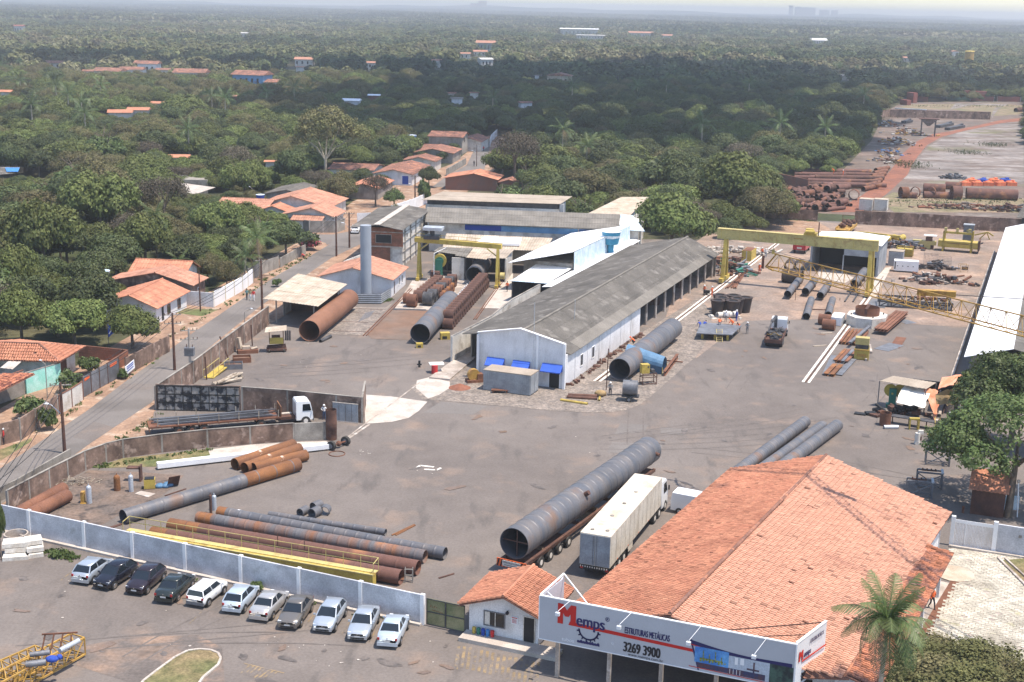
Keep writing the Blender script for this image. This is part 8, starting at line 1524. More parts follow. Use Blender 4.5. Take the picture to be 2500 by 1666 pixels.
# FAR YARD: PIPE HEAPS, HOPPER, CONTAINERS
random.seed(51)
def fpipe(lab,c,dirv,L,D,m='rustdark',grp=None):
 t=T('scrap_pipe',lab,'pipe',(c.x,c.y,0),0,grp);d=Vector((math.cos(dirv),math.sin(dirv),0));mb=MB();mb.ring(c-d*L/2,c+d*L/2,D/2,.08,14);mb.cur=0;mb.build('barrel',m,t,'W');return t
for k in range(64):
 u,v=random.random(),random.random();x=660+u*430+(-40*v);y=318-v*160;lay=random.choice([0,0,1])
 D=random.uniform(.8,1.7);c=G('A8',min(x,1100),y,D/2+lay*D*.7);fpipe('rusty pipe length in the jumbled heap left of the red road',c,random.choice([R(62),R(70),R(30),R(90),R(50)])+random.gauss(0,.15),random.uniform(2.5,7.5),D,random.choice(['rustdark','rust','piperust','rustdark']),'jumbled heap of rusty pipes')
for k in range(26):
 r=k%5;c=G('A8',random.uniform(880,1230)-r*6,150-r*24,.7+.4*(k%2));fpipe('long rusty pipe in the stacked rows behind the jumbled heap',c,R(-4+random.gauss(0,3)),random.uniform(8,16),random.uniform(1.0,1.5),random.choice(['rustdark','piperust']),'stacked rows of rusty pipes')
for k in range(7):c=G('A8',1250+k*14,170-k*22,.7);fpipe('rusty pipe slanting beside the red road',c,R(52),9,1.3,'rust','slanting rusty pipes by the road')
for k in range(10):c=G('D3',290+k*28,1215-(k%3)*22,.5);fpipe('thin rusty pipe at the foot of the heap by the dark wall',c,R(38),7,.9,'piperust','thin pipes at the wall')
fpipe('large upright rusty drum at the right edge of the pipe heap',G('D3',725,1080,1.3),R(70),2.2,2.6,'rust')
for a,b,D,l in((('D3',1800,1065),('D3',2290,1085),2.7,'longest big rusty pipe in the row beyond the wall'),(('D3',1390,1015),('D3',1600,1025),2.4,'big rusty pipe behind the rings'),(('D3',1390,1080),('D3',1650,1088),1.7,'smaller rusty pipe before the big ones'),(('D3',1160,1078),('D3',1330,1090),1.5,'dark short pipe left of the row'),(('D3',1660,1060),('D3',1750,1062),3.4,'short wide rusty drum in the row'),(('D3',1600,990),('D3',1750,1000),2.0,'rusty pipe lying behind the wide drum')):
 p,q=G(*a,D/2),G(*b,D/2);t=T('large_rusty_pipe',l,'pipe',(p.x,p.y,0));m=MB();m.ring(p,q,D/2,.08,20);m.build('barrel','piperust',t,'W')
for x,l,s_ in((1205,'thick upright rusty ring left in the row',.9),(1315,'thin upright rusty ring in the middle',.18),(1465,'thin upright rusty ring at the right',.18)):
 p=G('D3',x,1060,1.45);t=T('rusty_ring',l,'ring',(p.x,p.y,0));m=MB();m.ring(p-Vector((s_,0,0)),p+Vector((s_,.3,0)),1.4,.12,24);m.build('band','rust',t,'W')
for k in range(9):
 p=G('D3',1790+k*55,995-(k%2)*25,0);t=T('orange_bale','bale wrapped in orange tarp in the row behind the big rusty pipes','bale',p,0,'orange wrapped bales');m=MB();m.box((0,0,0),(2.6,1.8,1.0),random.uniform(-.3,.3));m.sphere((random.uniform(-.8,.8),0,.9),.9,7,5,(1.2,.8,.55));m.box((.4,.3,.9),(.9,.8,.6),random.random());m.build('wrap','orangebag' if k%4!=3 else 'cBlue',t)
heap('dark machine parts behind the rusty pipes','scrap heap',G('D3',1690,930),4,1.5,1.8,50,['darksteel','greysteel'],61)
for i,(x,y,sx,sy,n)in enumerate(((1060,430,7,9,60),(1240,500,9,10,90),(1130,600,8,9,80),(1080,690,5,7,60),(1040,770,5,6,50))):
 heap(('topmost','second','third','fourth','lowest')[i]+' mixed scrap heap along the red road beside the forest','scrap heap',G('D3',x,y),sx,sy,2.8,n,['rustdark','rust','greysteel','blueplastic' if i==3 else 'offwhite','ochre'],70+i)
p=G('A4',1440,1205);t=T('steel_hopper','tall dark steel hopper on thin legs in the pale far lot','hopper',p,R(-15));m=MB()
for x in(0,5):
 for y in(0,4):m.beam((x,y,0),(x,y,6.4),.35)
m.build('legs','darksteel',t);m=MB();m.add([(-.6,-.6,6.3),(5.6,-.6,6.3),(5.6,4.6,6.3),(-.6,4.6,6.3),(2,1.5,3.8),(3,1.5,3.8),(3,2.5,3.8),(2,2.5,3.8)],[(0,1,2,3),(4,5,1,0),(5,6,2,1),(6,7,3,2),(7,4,0,3)]);m.build('funnel','greysteel',t);m=MB();m.bx(-1.2,6.2,-.8,4.8,6.35,6.6);m.build('top_deck','rustdark',t)
for a,b,l in((('A4',1590,1120),('A4',1710,1095),'left'),(('A4',1675,1140),('A4',1810,1115),'right'),(('A4',1290,1080),('A4',1350,1070),'small far')):
 p=G(*a,.6);q=G(*b,.6);t=T('dark_wedge','%s dark steel piece lying on the pale far lot'%l,'steel piece',(p.x,p.y,0));m=MB();m.beam(p,q,2.2,1.0);m.beam(q-Vector((2,0,0)),q+Vector((0,0,.8)),1.8,.6);m.build('piece','darksteel',t,'W')
CT=[('A4',1670,886,12.2,0,'contgreen','green container in the lower tier of the far container row'),('A4',1880,893,12.2,0,'contred','dull red container right of the green one, lower tier'),('A4',2115,898,12.2,0,'contred','single red container at the right end of the far row'),('A4',1670,886,12.2,1,'contred','red container stacked on the green one'),('A4',1880,893,12.2,1,'contred','red container in the upper right of the far stack')]
for c0,x,y,L,k,mm,l in CT:
 p=G(c0,x,y);t=T('shipping_container',l,'container',(p.x,p.y,k*2.62),R(-6));m=MB();m.bx(0,L,0,2.44,.05,2.59);m.build('shell',mm,t);m=MB()
 for j in range(20):m.bx(.2+j*.6,.5+j*.6,-.04,0,.2,2.45)
 m.build('corrugation',mm,t);m=MB();m.bx(-.02,.1,-.06,.1,0,2.6);m.bx(L-.1,L+.02,-.06,.1,0,2.6);m.build('corner_post','offwhite',t)
for x,y,k,l in((1345,905,0,'lower'),(1345,905,1,'upper'),(1290,925,0,'leftmost low'),(1400,895,0,'rearmost small')):
 p=G('A4',x,y);t=T('shipping_container','%s red container in the end-on stack by the forest edge'%l,'container',(p.x,p.y,k*2.62),R(-70 if 'rear' not in l else-20));m=MB();m.bx(-2.44,0,0,6,.05,2.59)if 0 else m.bx(0,6,-2.44,0,.05,2.59);m.build('shell','contred',t);m=MB()
 for j in range(9):m.bx(.2+j*.62,.5+j*.62,-2.5,-2.44,.2,2.45)
 m.build('corrugation','contred',t)
wall('far_red_fence','low rusty red fence between the containers',[tuple(G('A4',1430,835).xy),tuple(G('A4',1650,845).xy)],1.6,.3,'contred',12)
p0,q0=G('A4',2280,975,.9),G('A4',2500,960,.9);t=T('dark_far_pipe','dark pipe lying at the far right edge beyond the lot','pipe',(p0.x,p0.y,0));m=MB();m.ring(p0,q0,1.1,.1,14);m.build('barrel','rustdark',t,'W')
a,b=G('A4',1215,958,.4),G('A4',1490,972,.4);t=T('white_pipe_line','thin white line of sheeting above the distant brown wall','sheeting',(a.x,a.y,0));m=MB();m.beam(a,b,1.6,.4);m.build('sheeting','zinc',t,'W')
p=G('A4',1855,645);t=T('yellow_silo','tall yellow cylindrical silo rising from the distant trees','silo',p);m=MB();m.tube((0,0,0),(0,0,17),3.6,20);m.build('cylinder','ochre',t);m=MB();m.tube((0,0,16.6),(0,0,17.5),4.0,20,3.4);m.build('top_rim','yellow',t)
# DISTANT HOUSES
def fh(lab,c,x,y,w,dpt,h,wm,rm,rz=0.,axis='a',cat='house',roofh=.35,name='distant_house',k=1.):
 p=G(c,x,y);w=w/CR[c][2]*p.y/FPX;dpt=min(dpt,w*.7);t=T(name,lab,cat,p,rz);m=MB();m.bx(-w/2,w/2,0,dpt,0,h);m.build('wall',wm,t);rh=h+dpt*roofh*.5;m=MB();e=w*.03+.4
 m.add([(-w/2-e,-e,h),(w/2+e,-e,h),(w/2+e,dpt+e,h),(-w/2-e,dpt+e,h),(-w/2-e,dpt/2,rh),(w/2+e,dpt/2,rh)]if axis=='a' else[(-w/2-e,dpt+e,h),(-w/2-e,-e,h),(w/2+e,-e,h),(w/2+e,dpt+e,h),(0,-e,rh),(0,dpt+e,rh)],[(0,1,5,4),(2,3,4,5),(1,2,5),(3,0,4)]if axis=='a' else[(0,1,4,5),(2,3,5,4),(1,2,4),(3,0,5)]);m.build('roof',rm,t)
 if w>8:
  for j in range(min(9,int(w/3.2))):
   st3=(w-1.2)/max(1,min(9,int(w/3.2)));m=MB();m.bx(-w/2+.9+j*st3,-w/2+2.1+j*st3,-.05,.02,h*.35,h*.75);m.build('window','glass',t)
 must.append((p.x,p.y,w/2,h*(1.0 if p.y>500 else.8)));return t
must=[]
fh('long red roofed house, leftmost of the row amid the left forest','A1',790,705,110,10,4,'offwhite','tilebrown',.1);fh('wide orange roofed house with gable in the left forest row','A1',960,712,230,16,4.5,'offwhite','tilebrown',-.1);fh('orange roof in the middle of the left forest row','A1',1180,706,190,14,5,'whitewall','tilebrown',.05)
fh('brown roofed house rising behind the left forest row','A1',1310,680,200,14,7,'whitewall','tilebrown');fh('low brown roof at the right of the left forest row','A1',1460,690,120,10,4,'offwhite','tilebrown');fh('long brown roofed white house left of the bright blue house','A1',1700,745,270,16,5.5,'whitewall','tilebrown');fh('bright blue walled house with brown roof','A1',2225,795,290,16,7,'paleblue','tilebrown',-.25)
fh('pale long house just right of the bright blue house','A2',110,720,130,12,5,'offwhite','tilepale');fh('low dark roofed house before the bright blue house','A2',190,775,200,12,3.5,'offwhite','tilebrown');fh('small orange roof left amid dark trees','A1',480,625,165,10,4,'offwhite','tilebrown')
fh('orange roofed house in the nearer left forest','A1',1080,1100,190,8,3.6,'offwhite','tile',.2);fh('pair house with orange roof beside it in the nearer left forest','A1',1240,1085,170,8,4,'offwhite','tile',.1);fh('narrow orange roof behind the nearer left forest pair','A1',1420,1010,130,7,3.6,'offwhite','tile');fh('tiny orange roof between palms in the left forest','A1',1685,955,75,6,3.2,'offwhite','tile')
fh('reddish roof among trees near the street top','A1',2130,950,80,8,4,'brickfar','tilebrown');fh('terracotta roof at the far left edge','A1',30,920,130,8,4.5,'offwhite','tile');fh('rust roofed house above the pale flat roof','A5',1590,60,170,8,3.5,'offwhite','tile',.1);fh('orange shed in the trees above the street corner','A2',220,1520,90,8,3.4,'offwhite','tile')
fh('white tower house with red top at the far left','A1',170,320,80,14,11,'farwhite','contred');fh('tiny white roofed house far left of centre','A1',2195,335,60,12,5,'farwhite','farwhite');fh('small orange roofs left of the dark trees, upper','A2',505,580,150,14,5,'offwhite','tilepale');fh('small orange roof left of the dark trees, lower','A2',470,640,60,10,4,'offwhite','tilepale')
fh('orange roof at the top of the dark forest','A2',1070,605,100,12,4.5,'offwhite','tilepale');fh('bright white barn roof in the dark forest','A2',910,965,140,9,4.2,'whitewall','whiteroof',-.1);fh('small white roof right of the white barn','A2',1115,910,90,8,4,'brickfar','whiteroof');fh('brown roof behind the tall grey house, left','A2',1780,890,80,8,4,'offwhite','tilebrown')
fh('pale roofed white house behind the lane','A2',1835,960,90,8,5,'whitewall','fibrepale');fh('red roof right of the pale roofed lane house','A2',1985,905,70,8,5,'offwhite','tilebrown');fh('orange roofed blue grey house on the far rise','A2',2088,455,155,18,9,'contgrey','tilepale');fh('orange roofs below the far blue grey house','A2',2040,490,110,14,4,'offwhite','tilepale')
fh('small orange roof left of the far rise','A2',1910,520,80,12,5,'offwhite','tilepale');fh('cluster of small orange roofs on the far slope','A2',1665,590,90,14,5,'offwhite','tilepale');fh('white gabled ruin at the edge of the dark forest','A2',2100,590,110,12,6,'farwhite','farwhite',.5);fh('cream walled gabled house alone in the dark forest','A3',440,770,200,9,7,'cream','tilebrown',-.15,'b')
fh('small white house left of the cream gabled house','A3',265,720,60,6,4,'whitewall','fibrepale');fh('white walled house at the top of the lane','A3',160,1000,100,7,5,'whitewall','tilebrown',.3);fh('long far building complex with brilliant white roof','A3',620,330,310,24,13,'farwhite','whiteroof',0,'a','building',.1);fh('lower wing of the far white roofed complex','A3',720,345,230,14,6,'farwhite','farwhite',0,'a','building',.1)
fh('far orange roofed building right of the white complex','A3',1160,340,200,22,9,'farwhite','tilepale',0,'a','building',.2);fh('small far orange pyramid roof','A3',1385,340,90,20,5,'offwhite','tilepale');fh('far white house beside a dark mast on the right','A4',540,395,130,24,6,'farwhite','whiteroof');fh('far orange and blue house on the right','A4',1400,320,75,24,12,'paleblue','tilepale')
fh('white low house beside the far orange and blue one','A4',1510,325,60,14,6,'farwhite','farwhite');fh('red roofed chapel left of the yellow silo','A4',1745,525,60,14,8,'farwhite','tilepale',.2,'b');fh('small orange ruin in the right far trees','A4',1330,550,80,12,4,'offwhite','tilepale');fh('small cream house at the edge of the dark right forest','A4',765,710,80,8,3,'cream','cream')
for k,(c,x,y,w,mm)in enumerate((('A2',830,62,90,'farwhite'),('A2',960,62,60,'farwhite'),('A2',1110,62,100,'farwhite'),('A2',1230,70,60,'fartan'),('A2',1860,85,60,'farwhite'),('A2',2020,72,90,'fartan'),('A3',1240,105,120,'farwhite'),('A3',1790,95,130,'fartan'),('A3',1940,112,90,'farwhite'),('A3',2120,98,90,'farwhite'),('A1',1960,40,50,'farwhite'),('A1',2110,40,110,'cream'),('A4',1140,132,90,'farwhite'),('A4',1200,137,80,'farwhite'),('A4',1420,148,200,'fartan'),('A4',1800,158,60,'farwhite'),('A4',2150,232,150,'fartan'),('A4',2260,236,90,'fartan'),('A3',1610,85,60,'tilepale'),('A3',1700,138,80,'tilepale'))):
 p=G(c,x,max(y,60 if c!='A4' else y));p=p*(min(1,5200/p.length))if p.length>5200 else p;p.z=0
 s_x=a_x=(CR[c][0]+x/CR[c][2])/2500;t=T('far_building','%s tiny building near the horizon, %s'%({'farwhite':'white','fartan':'tan','cream':'cream','tilepale':'orange'}[mm],'above the left forest' if a_x<.3 else 'left of the central hazy cluster' if a_x<.43 else 'just right of the central cluster' if a_x<.56 else 'between centre and right' if a_x<.73 else 'right of the dark blocky skyline' if a_x<.88 else 'at the right end of the skyline'),'building',p,0,'tiny buildings near the horizon');m=MB();m.bx(-w/2,w/2,0,30,0,14);m.build('block',mm,t)
 # VEGETATION
def npmesh(name,V,m,tint=None,tris=None):
 me=bpy.data.meshes.new(name);n=len(V)//4;me.vertices.add(len(V));me.vertices.foreach_set('co',V.astype(np.float32).ravel())
 me.loops.add(n*4);me.loops.foreach_set('vertex_index',np.arange(n*4,dtype=np.int32));me.polygons.add(n);me.polygons.foreach_set('loop_start',np.arange(0,n*4,4,dtype=np.int32));me.polygons.foreach_set('loop_total',np.full(n,4,dtype=np.int32))
 if tint is not None:a=me.attributes.new('tint','FLOAT','FACE');a.data.foreach_set('value',tint.astype(np.float32))
 me.materials.append(MT[m]);me.update(calc_edges=True);return me
def cards(C,Nn,size,elong=1.5):
 n=len(C);r=rng.normal(size=(n,3));u=np.cross(Nn,r);u/=np.linalg.norm(u,axis=1)[:,None]+1e-9;v=np.cross(Nn,u);v/=np.linalg.norm(v,axis=1)[:,None]+1e-9
 s=size*rng.uniform(.55,1.3,(n,1));u=u*s*elong*.5;v=v*s*.5;bend=Nn*s*.12
 V=np.stack([C-u-bend,C-v*1.0,C+u-bend,C+v*1.0],1).reshape(-1,3);return V
def crown(name,seed,Rr,Hh,nl,ncl,cpc,card,m,base=0.,flat=.6,spread=.66,cr=.95,core=True):
 global rng;rng=np.random.default_rng(seed);L=[]
 for k in range(nl):
  a=rng.uniform(0,6.283);q=math.sqrt(rng.uniform(0,1))*spread;z=(1-q*q)*flat*rng.uniform(.55,1.05);r=rng.uniform(.26,.42)*(1-.25*q)
  L.append((q*Rr*math.cos(a),q*Rr*math.sin(a),base+Hh*(.18+z*.9),r*Rr))
 L.append((0,0,base+Hh*.45,.5*Rr));L=np.array(L)
 P=[];Nn=[]
 while len(P)<ncl:
  l=L[rng.integers(len(L))];d=rng.normal(size=3);d/=np.linalg.norm(d)
  if d[2]<-.35:continue
  p=l[:3]+d*l[3]*np.array([1,1,.8])*rng.uniform(.9,1.08)
  if any(np.linalg.norm((p-o[:3])/np.array([1,1,.8]))<o[3]*.86 for o in L):continue
  P.append(p);Nn.append(d)
 P,Nn=np.array(P),np.array(Nn);ct_=rng.normal(0,.12,ncl)
 C=np.repeat(P,cpc,0);N0=np.repeat(Nn,cpc,0);off=rng.normal(size=C.shape);off/=np.linalg.norm(off,axis=1)[:,None];off*=(rng.uniform(0,1,(len(C),1))**.5)*cr
 C=C+off*np.array([1,1,.7]);nn=N0*.7+off/cr*.7+rng.normal(size=C.shape)*.45+np.array([0,0,.35]);nn/=np.linalg.norm(nn,axis=1)[:,None]
 V=cards(C,nn,card);tint=np.clip(np.repeat(ct_,cpc)+rng.normal(0,.13,len(C)),-.45,.5)
 if core:
  cv=[]
  for l in L:
   for i in range(4):
    for j in range(7):
     def sp_(i_,j_):th,ph=math.pi*(i_/4*.8),2*math.pi*j_/7;return(l[0]+.8*l[3]*math.sin(th)*math.cos(ph),l[1]+.8*l[3]*math.sin(th)*math.sin(ph),l[2]+.62*l[3]*math.cos(th))
     cv+=[sp_(i,j),sp_(i+1,j),sp_(i+1,j+1),sp_(i,j+1)]
  V=np.concatenate([V,np.array(cv)]);tint=np.concatenate([tint,np.full(len(cv)//4,-.1)])  # core faces tinted darker, painting shade inside the crown
 return npmesh(name,V,m,tint)
def trunk_mesh(name,seed,h,r,br,m,lean=(0,0),spread=.5,n=5):
 rd=random.Random(seed);mb=MB();top_=Vector((lean[0],lean[1],h*.55));mid=Vector((lean[0]*.4,lean[1]*.4,h*.25))
 mb.tube((0,0,-.1),mid,r,8,r*.8,False);mb.tube(mid,top_,r*.8,8,r*.6,False)
 for k in range(n):
  a=6.28*k/n+rd.uniform(-.4,.4);e=top_+Vector((math.cos(a)*br,math.sin(a)*br,h*rd.uniform(.2,.42)));s_=mid.lerp(top_,rd.uniform(.4,1));q=s_.lerp(e,.5)+Vector((rd.gauss(0,.2),rd.gauss(0,.2),.2));mb.tube(s_,q,r*.45,6,r*.3,False);mb.tube(q,e,r*.3,6,r*.1,False)
  e2=q+Vector((rd.gauss(0,br*.4),rd.gauss(0,br*.4),h*.2));mb.tube(q,e2,r*.22,5,r*.08,False)
 return mb.mesh(name,m)
KND={}
def kind(k,cs,tm,lab,Rr,Ht):KND[k]=(cs,tm,lab,Rr,Ht)
tk1=[trunk_mesh('trunk',s,8,.32,2.6,'barktree')for s in(1,2)]
kind('A',[crown('crown',10+s,5.5,7.0,17,420,22,.30,'leafA',.9)for s in range(3)],tk1,'dense mid green broadleaf tree',5.5,8.2)
kind('B',[crown('crown',20+s,5.2,7.2,15,400,22,.29,'leafB',.9)for s in range(3)],tk1,'dark green dense tree',5.2,8.4)
kind('C',[crown('crown',30+s,5.5,6.2,20,420,20,.25,'leafC',1.4,.7,.75,1.15)for s in range(2)],tk1,'olive green loose crowned tree',5.5,8.0)
kind('D',[crown('crown',40+s,5.2,5.6,16,300,16,.20,'leafD',2.2,.7,.75,1.2,False)for s in range(2)],tk1,'grey brown half bare tree',5.2,7.8)
kind('E',[crown('crown',50+s,4.0,5.2,11,230,20,.32,'leafE',.9)for s in range(2)],tk1,'bright green leafy tree',4.0,6.2)
kind('S',[crown('crown',60+s,1.6,1.9,7,90,12,.26,'leafE',-.1,.7,.6,.4)for s in range(2)],None,'leafy green shrub',1.6,1.9)
NT=0
def tree(k,p,sc,rz=0.,label=None,group=None,sz=None,name=None):
 global NT;NT+=1
 cs,tm,lab,Rr,Ht=KND[k];t=T(name or('shrub' if k=='S' else 'broadleaf_tree'),label or lab,'shrub' if k=='S' else 'tree',p,rz,group);i=NT
 o=bpy.data.objects.new('crown' if k!='S' else 'foliage',cs[i%len(cs)]);COL.objects.link(o);o.parent=t;o.scale=(sc,sc,sz or sc)
 if tm:o=bpy.data.objects.new('trunk',tm[i%len(tm)]);COL.objects.link(o);o.parent=t;o.scale=(sc,sc,(sz or sc)*.9)
 return t
def frond_mesh(name,seed,L,droop,nl,m='palmleaf',w=.09,ll=.75):
 rd=np.random.default_rng(seed);V=[];pts=[]
 for k in range(nl+1):f=k/nl;x=L*f*(1-.18*f*droop);z=L*(.42*f-.62*droop*f*f);pts.append(np.array([x,0,z]))
 for k in range(nl):
  p,q=pts[k],pts[k+1];d=(q-p)/np.linalg.norm(q-p);wv=.045*(1-k/nl)+.01
  V+=[p+[0,-wv,0],p+[0,wv,0],q+[0,wv,0],q+[0,-wv,0]]
  if k<2:continue
  f=k/nl;le=ll*L/4*math.sin(math.pi*min(1,f*.9+.12))**.6
  for s in(-1,1):
   tip=p+d*le*.55+np.array([0,s*le*.85,-le*(.30+.35*rd.uniform())]);V+=[p-d*w*.5,p+d*w*.7,tip+d*.02,tip-d*.02]
 V=np.array(V);return npmesh(name,V,m,np.clip(rd.normal(0,.12,len(V)//4),-.3,.3))
FR=[frond_mesh('frond',s,4.0,dr,20)for s,dr in((1,.45),(2,.8),(3,1.15),(4,1.5))];FRD=frond_mesh('frond',9,3.6,2.0,16,'palmdead')
def palm_trunk(h,r,lean):
 mb=MB();P_=[Vector((lean*(k/8)**2,0,h*k/8))for k in range(9)]
 for k in range(8):mb.tube(P_[k],P_[k+1],r*(1.15-.05*k),8,r*(1.1-.05*k),False)
 return mb
def palm(p,h,label,rz=0.,n=17,sc=1.,group=None,parts=True,lean=.4,seed=0,nuts=False):
 t=T('coconut_palm',label,'palm tree',p,rz,group);palm_trunk(h,.16,lean).build('trunk','palebark',t);rd=random.Random(seed*7+int(h*10))
 c=Vector((lean,0,h))
 for k in range(n):
  o=bpy.data.objects.new('frond',FR[(k*4//n+rd.choice([0,0,1]))%4]if k<n-2 or not parts else FRD);COL.objects.link(o);o.parent=t
  el=(.75,.35,-.05,-.4)[k*4//n];o.location=c;o.rotation_euler=(rd.gauss(0,.1),-el+rd.gauss(0,.08),k*2.399+rd.gauss(0,.15));s_=sc*rd.uniform(.88,1.1);o.scale=(s_,s_,s_)
 if nuts:
  m=MB();[m.sphere(c+Vector((.28*math.cos(k*1.1),.28*math.sin(k*1.1),-.25-.1*(k%2))),.13,7,5)for k in range(7)];m.build('coconuts','ochre',t)
 return t
def palm_joined(seed):
 rd=random.Random(seed);Vs=[];Ts=[]
 for k in range(13):
  me=FR[(k//4)%4];n=len(me.vertices);a=np.empty(n*3);me.vertices.foreach_get('co',a);a=a.reshape(-1,3)
  el=(.75,.3,-.1,-.4)[k//4];Mx=(Matrix.Rotation(k*2.399,3,'Z')@Matrix.Rotation(-el,3,'Y'));Mx=np.array(Mx);a=a.reshape(-1,4,3);a=a[::1].reshape(-1,3)
  Vs.append(a@Mx.T+np.array([0,0,7.0]));
 V=np.concatenate(Vs);return npmesh('crown',V,'palmleaf',np.clip(np.random.default_rng(seed).normal(0,.12,len(V)//4),-.3,.3))
PJ=[palm_joined(s)for s in(1,2)];ptm=palm_trunk(7.0,.18,0).mesh('trunk','palebark')
def farpalm(p,sc,rz,label,group):
 t=T('coconut_palm',label,'palm tree',p,rz,group);o=bpy.data.objects.new('crown',PJ[int(rz*10)%2]);COL.objects.link(o);o.parent=t;o.scale=(sc,)*3;o=bpy.data.objects.new('trunk',ptm);COL.objects.link(o);o.parent=t;o.scale=(sc,)*3
def hpix(b,c,x,y):
 a,q,s=CR[c];dx,dy=a+x/s-1250,q+y/s-833;u,v=dx*cTH+dy*sTH,-dx*sTH+dy*cTH;ry,rzz=FPX*cPT-v*sPT,-(FPX*sPT+v*cPT);return CH+rzz*b.y/ry
def hero(k,x,yt,yb,wpx,lab,zs=1.,name=None):
 p=G('F',x,yb);Rr,Ht=KND[k][3],KND[k][4];edge=G('F',x+wpx/2,yb);sc=abs(edge.x-p.x)/Rr;h=hpix(p,'F',x,yt)
 p.y+=Rr*sc*.25;h=hpix(p,'F',x,yt);tree(k,p,sc,random.random()*6,lab,None,h/Ht*zs,name);heros.append((p.x,p.y,Rr*sc))
heros=[]
random.seed(77)
for a in(('A',1545,428,592,196,'big round mango tree behind the far end of the grey warehouse'),('C',1340,385,482,170,'olive tree behind the beige roofed hall'),('E',1212,383,446,64,'bright green round tree left of the olive tree'),('A',1690,333,505,195,'largest mango tree at the edge of the dark forest'),('B',1545,338,470,150,'dark tree between the two large mango trees'),('D',1182,290,432,125,'greyish brown tree beside the lane'),('B',672,335,440,100,'dark tree left of the tall pale trunked tree'),('A',560,352,468,120,'green tree above the left orange roofs'),('C',775,395,482,100,'olive street tree behind the street corner house'),('D',862,395,476,74,'thin greyish tree right of the olive street tree'),('B',985,380,432,56,'small dark round tree in front of the lane corner house'),('E',905,430,478,50,'small bright tree by the white lane wall'),('B',655,500,592,104,'glossy dark tree above the tall coconut palm'),('S',707,530,575,62,'rounded dark green shrub by the bougainvillea'),('E',826,596,655,50,'small dense tree beside the steel stack'),('A',300,690,805,140,'wide low tree covering the white corner house'),('A',165,668,800,170,'broad tree in the front left tree mass'),('A',45,640,800,150,'tree at the left picture edge in front'),('B',235,558,668,125,'dome shaped tree behind the pale blue water tank'),('A',95,425,640,190,'tall tree at the left in the dense mass'),('A',225,372,560,190,'broad tree at the top of the dense left mass'),('D',375,395,530,130,'bare grey topped tree in the dense left mass'),('A',500,442,570,135,'tree above the palm at the left of the street'),('A',35,540,720,130,'dark full tree on the left picture edge'),('C',475,585,655,90,'loose shrubby tree behind the white garden wall'),('C',520,600,668,70,'loose shrubby tree close to the coconut palms'),('A',330,470,620,150,'tree behind the first coconut palm')):hero(*a)
for a in(('S',162,850,905,62,'shrub in front of the turquoise wall'),('S',75,905,965,90,'sprawling shrub over the mottled wall'),('S',110,935,990,50,'shrub on the verge below the street pole'),('S',205,815,862,52,'shrub inside the brick garden'),('S',283,845,872,24,'round clipped bush right of the white banner'),('S',280,855,872,28,'round clipped bush left of the white banner'),('S',590,1335,1362,34,'leafy plant growing at the grey front wall'),('S',60,835,862,60,'low shrubs between the two left tile roofs'),('S',975,412,470,40,'grassy clump beside the beige roofed hall'),('C',905,470,500,34,'small shrub by the dirt lane'),('S',1350,465,478,30,'shrubs on the hall roof edge'),('C',1770,420,500,110,'thicket at the foot of the largest mango tree'),('C',1800,440,505,70,'pale thicket beside the pipe heap'),('S',130,1262,1285,24,'weeds at the foot of the front wall'),('S',635,640,660,26,'tuft behind the rear side wall')):hero(*a)
hero('E',2,1140,1290,36,'tall green hedge plant at the left edge by the concrete slabs',name='hedge')
t=T('bougainvillea','red flowering bougainvillea over the street wall','shrub',G('D4',1300,1120));o=bpy.data.objects.new('foliage',crown('foliage',71,2.2,1.8,7,90,12,.25,'flowers',.4,.6,.6,.5));COL.objects.link(o);o.parent=t
t=T('bougainvillea','pink flowering shrub beside the left orange roof','shrub',G('D4',560,660));o=bpy.data.objects.new('foliage',crown('foliage',72,2.6,1.8,7,90,12,.25,'flowers',.8,.6,.6,.5));COL.objects.link(o);o.parent=t
p=G('A2',690,1560);h=hpix(p,'A2',700,950);t=T('pale_trunk_tree','tall airy tree with pale forked trunk above the houses','tree',p);KT=crown('crown',81,10.5,11,26,560,13,.42,'leafC',0,.75,.8,1.3,False)
o=bpy.data.objects.new('crown',KT);COL.objects.link(o);o.parent=t;o.location=(1,0,h-11.5);m=MB();m.tube((0,0,0),(.2,0,h*.28),.42,8,.34,False)
for dx,dz,r in((-6,.62,.26),(-3,.75,.22),(1,.85,.26),(4.5,.8,.26),(7.5,.6,.2)):q=Vector((dx*.35,.3,h*.45));m.tube((.2,0,h*.27),q,r,7,r*.8,False);m.tube(q,(dx,0,h*dz),r*.8,7,r*.3,False)
m.build('trunk','palebark',t);heros.append((p.x,p.y,9))
BT=[crown('crown',90,7.6,8.4,24,560,40,.23,'leafE',2.2,.8,.92,.9,False),crown('crown',91,6.6,7.2,16,560,34,.24,'leafE',2.4,.75,.76,.95)]
p=G('D6',1175,900);t=T('large_leafy_tree','large bright leafed tree at the right edge over the brick shed','tree',p);o=bpy.data.objects.new('crown',BT[0]);COL.objects.link(o);o.parent=t;o.location=(1.6,3.2,.4);o.scale=(.95,.95,.97);o=bpy.data.objects.new('trunk',trunk_mesh('trunk',5,9,.42,3.6,'barktree',(.5,.8)));COL.objects.link(o);o.parent=t
p=fw_('Y',-1.2,146);t=T('dark_leafy_tree','darker leafy tree behind the large one before the long white hall','tree',p);o=bpy.data.objects.new('crown',BT[1]);COL.objects.link(o);o.parent=t;o.scale=(.95,.95,1.0);o=bpy.data.objects.new('trunk',trunk_mesh('trunk',6,8,.35,3,'barktree'));COL.objects.link(o);o.parent=t
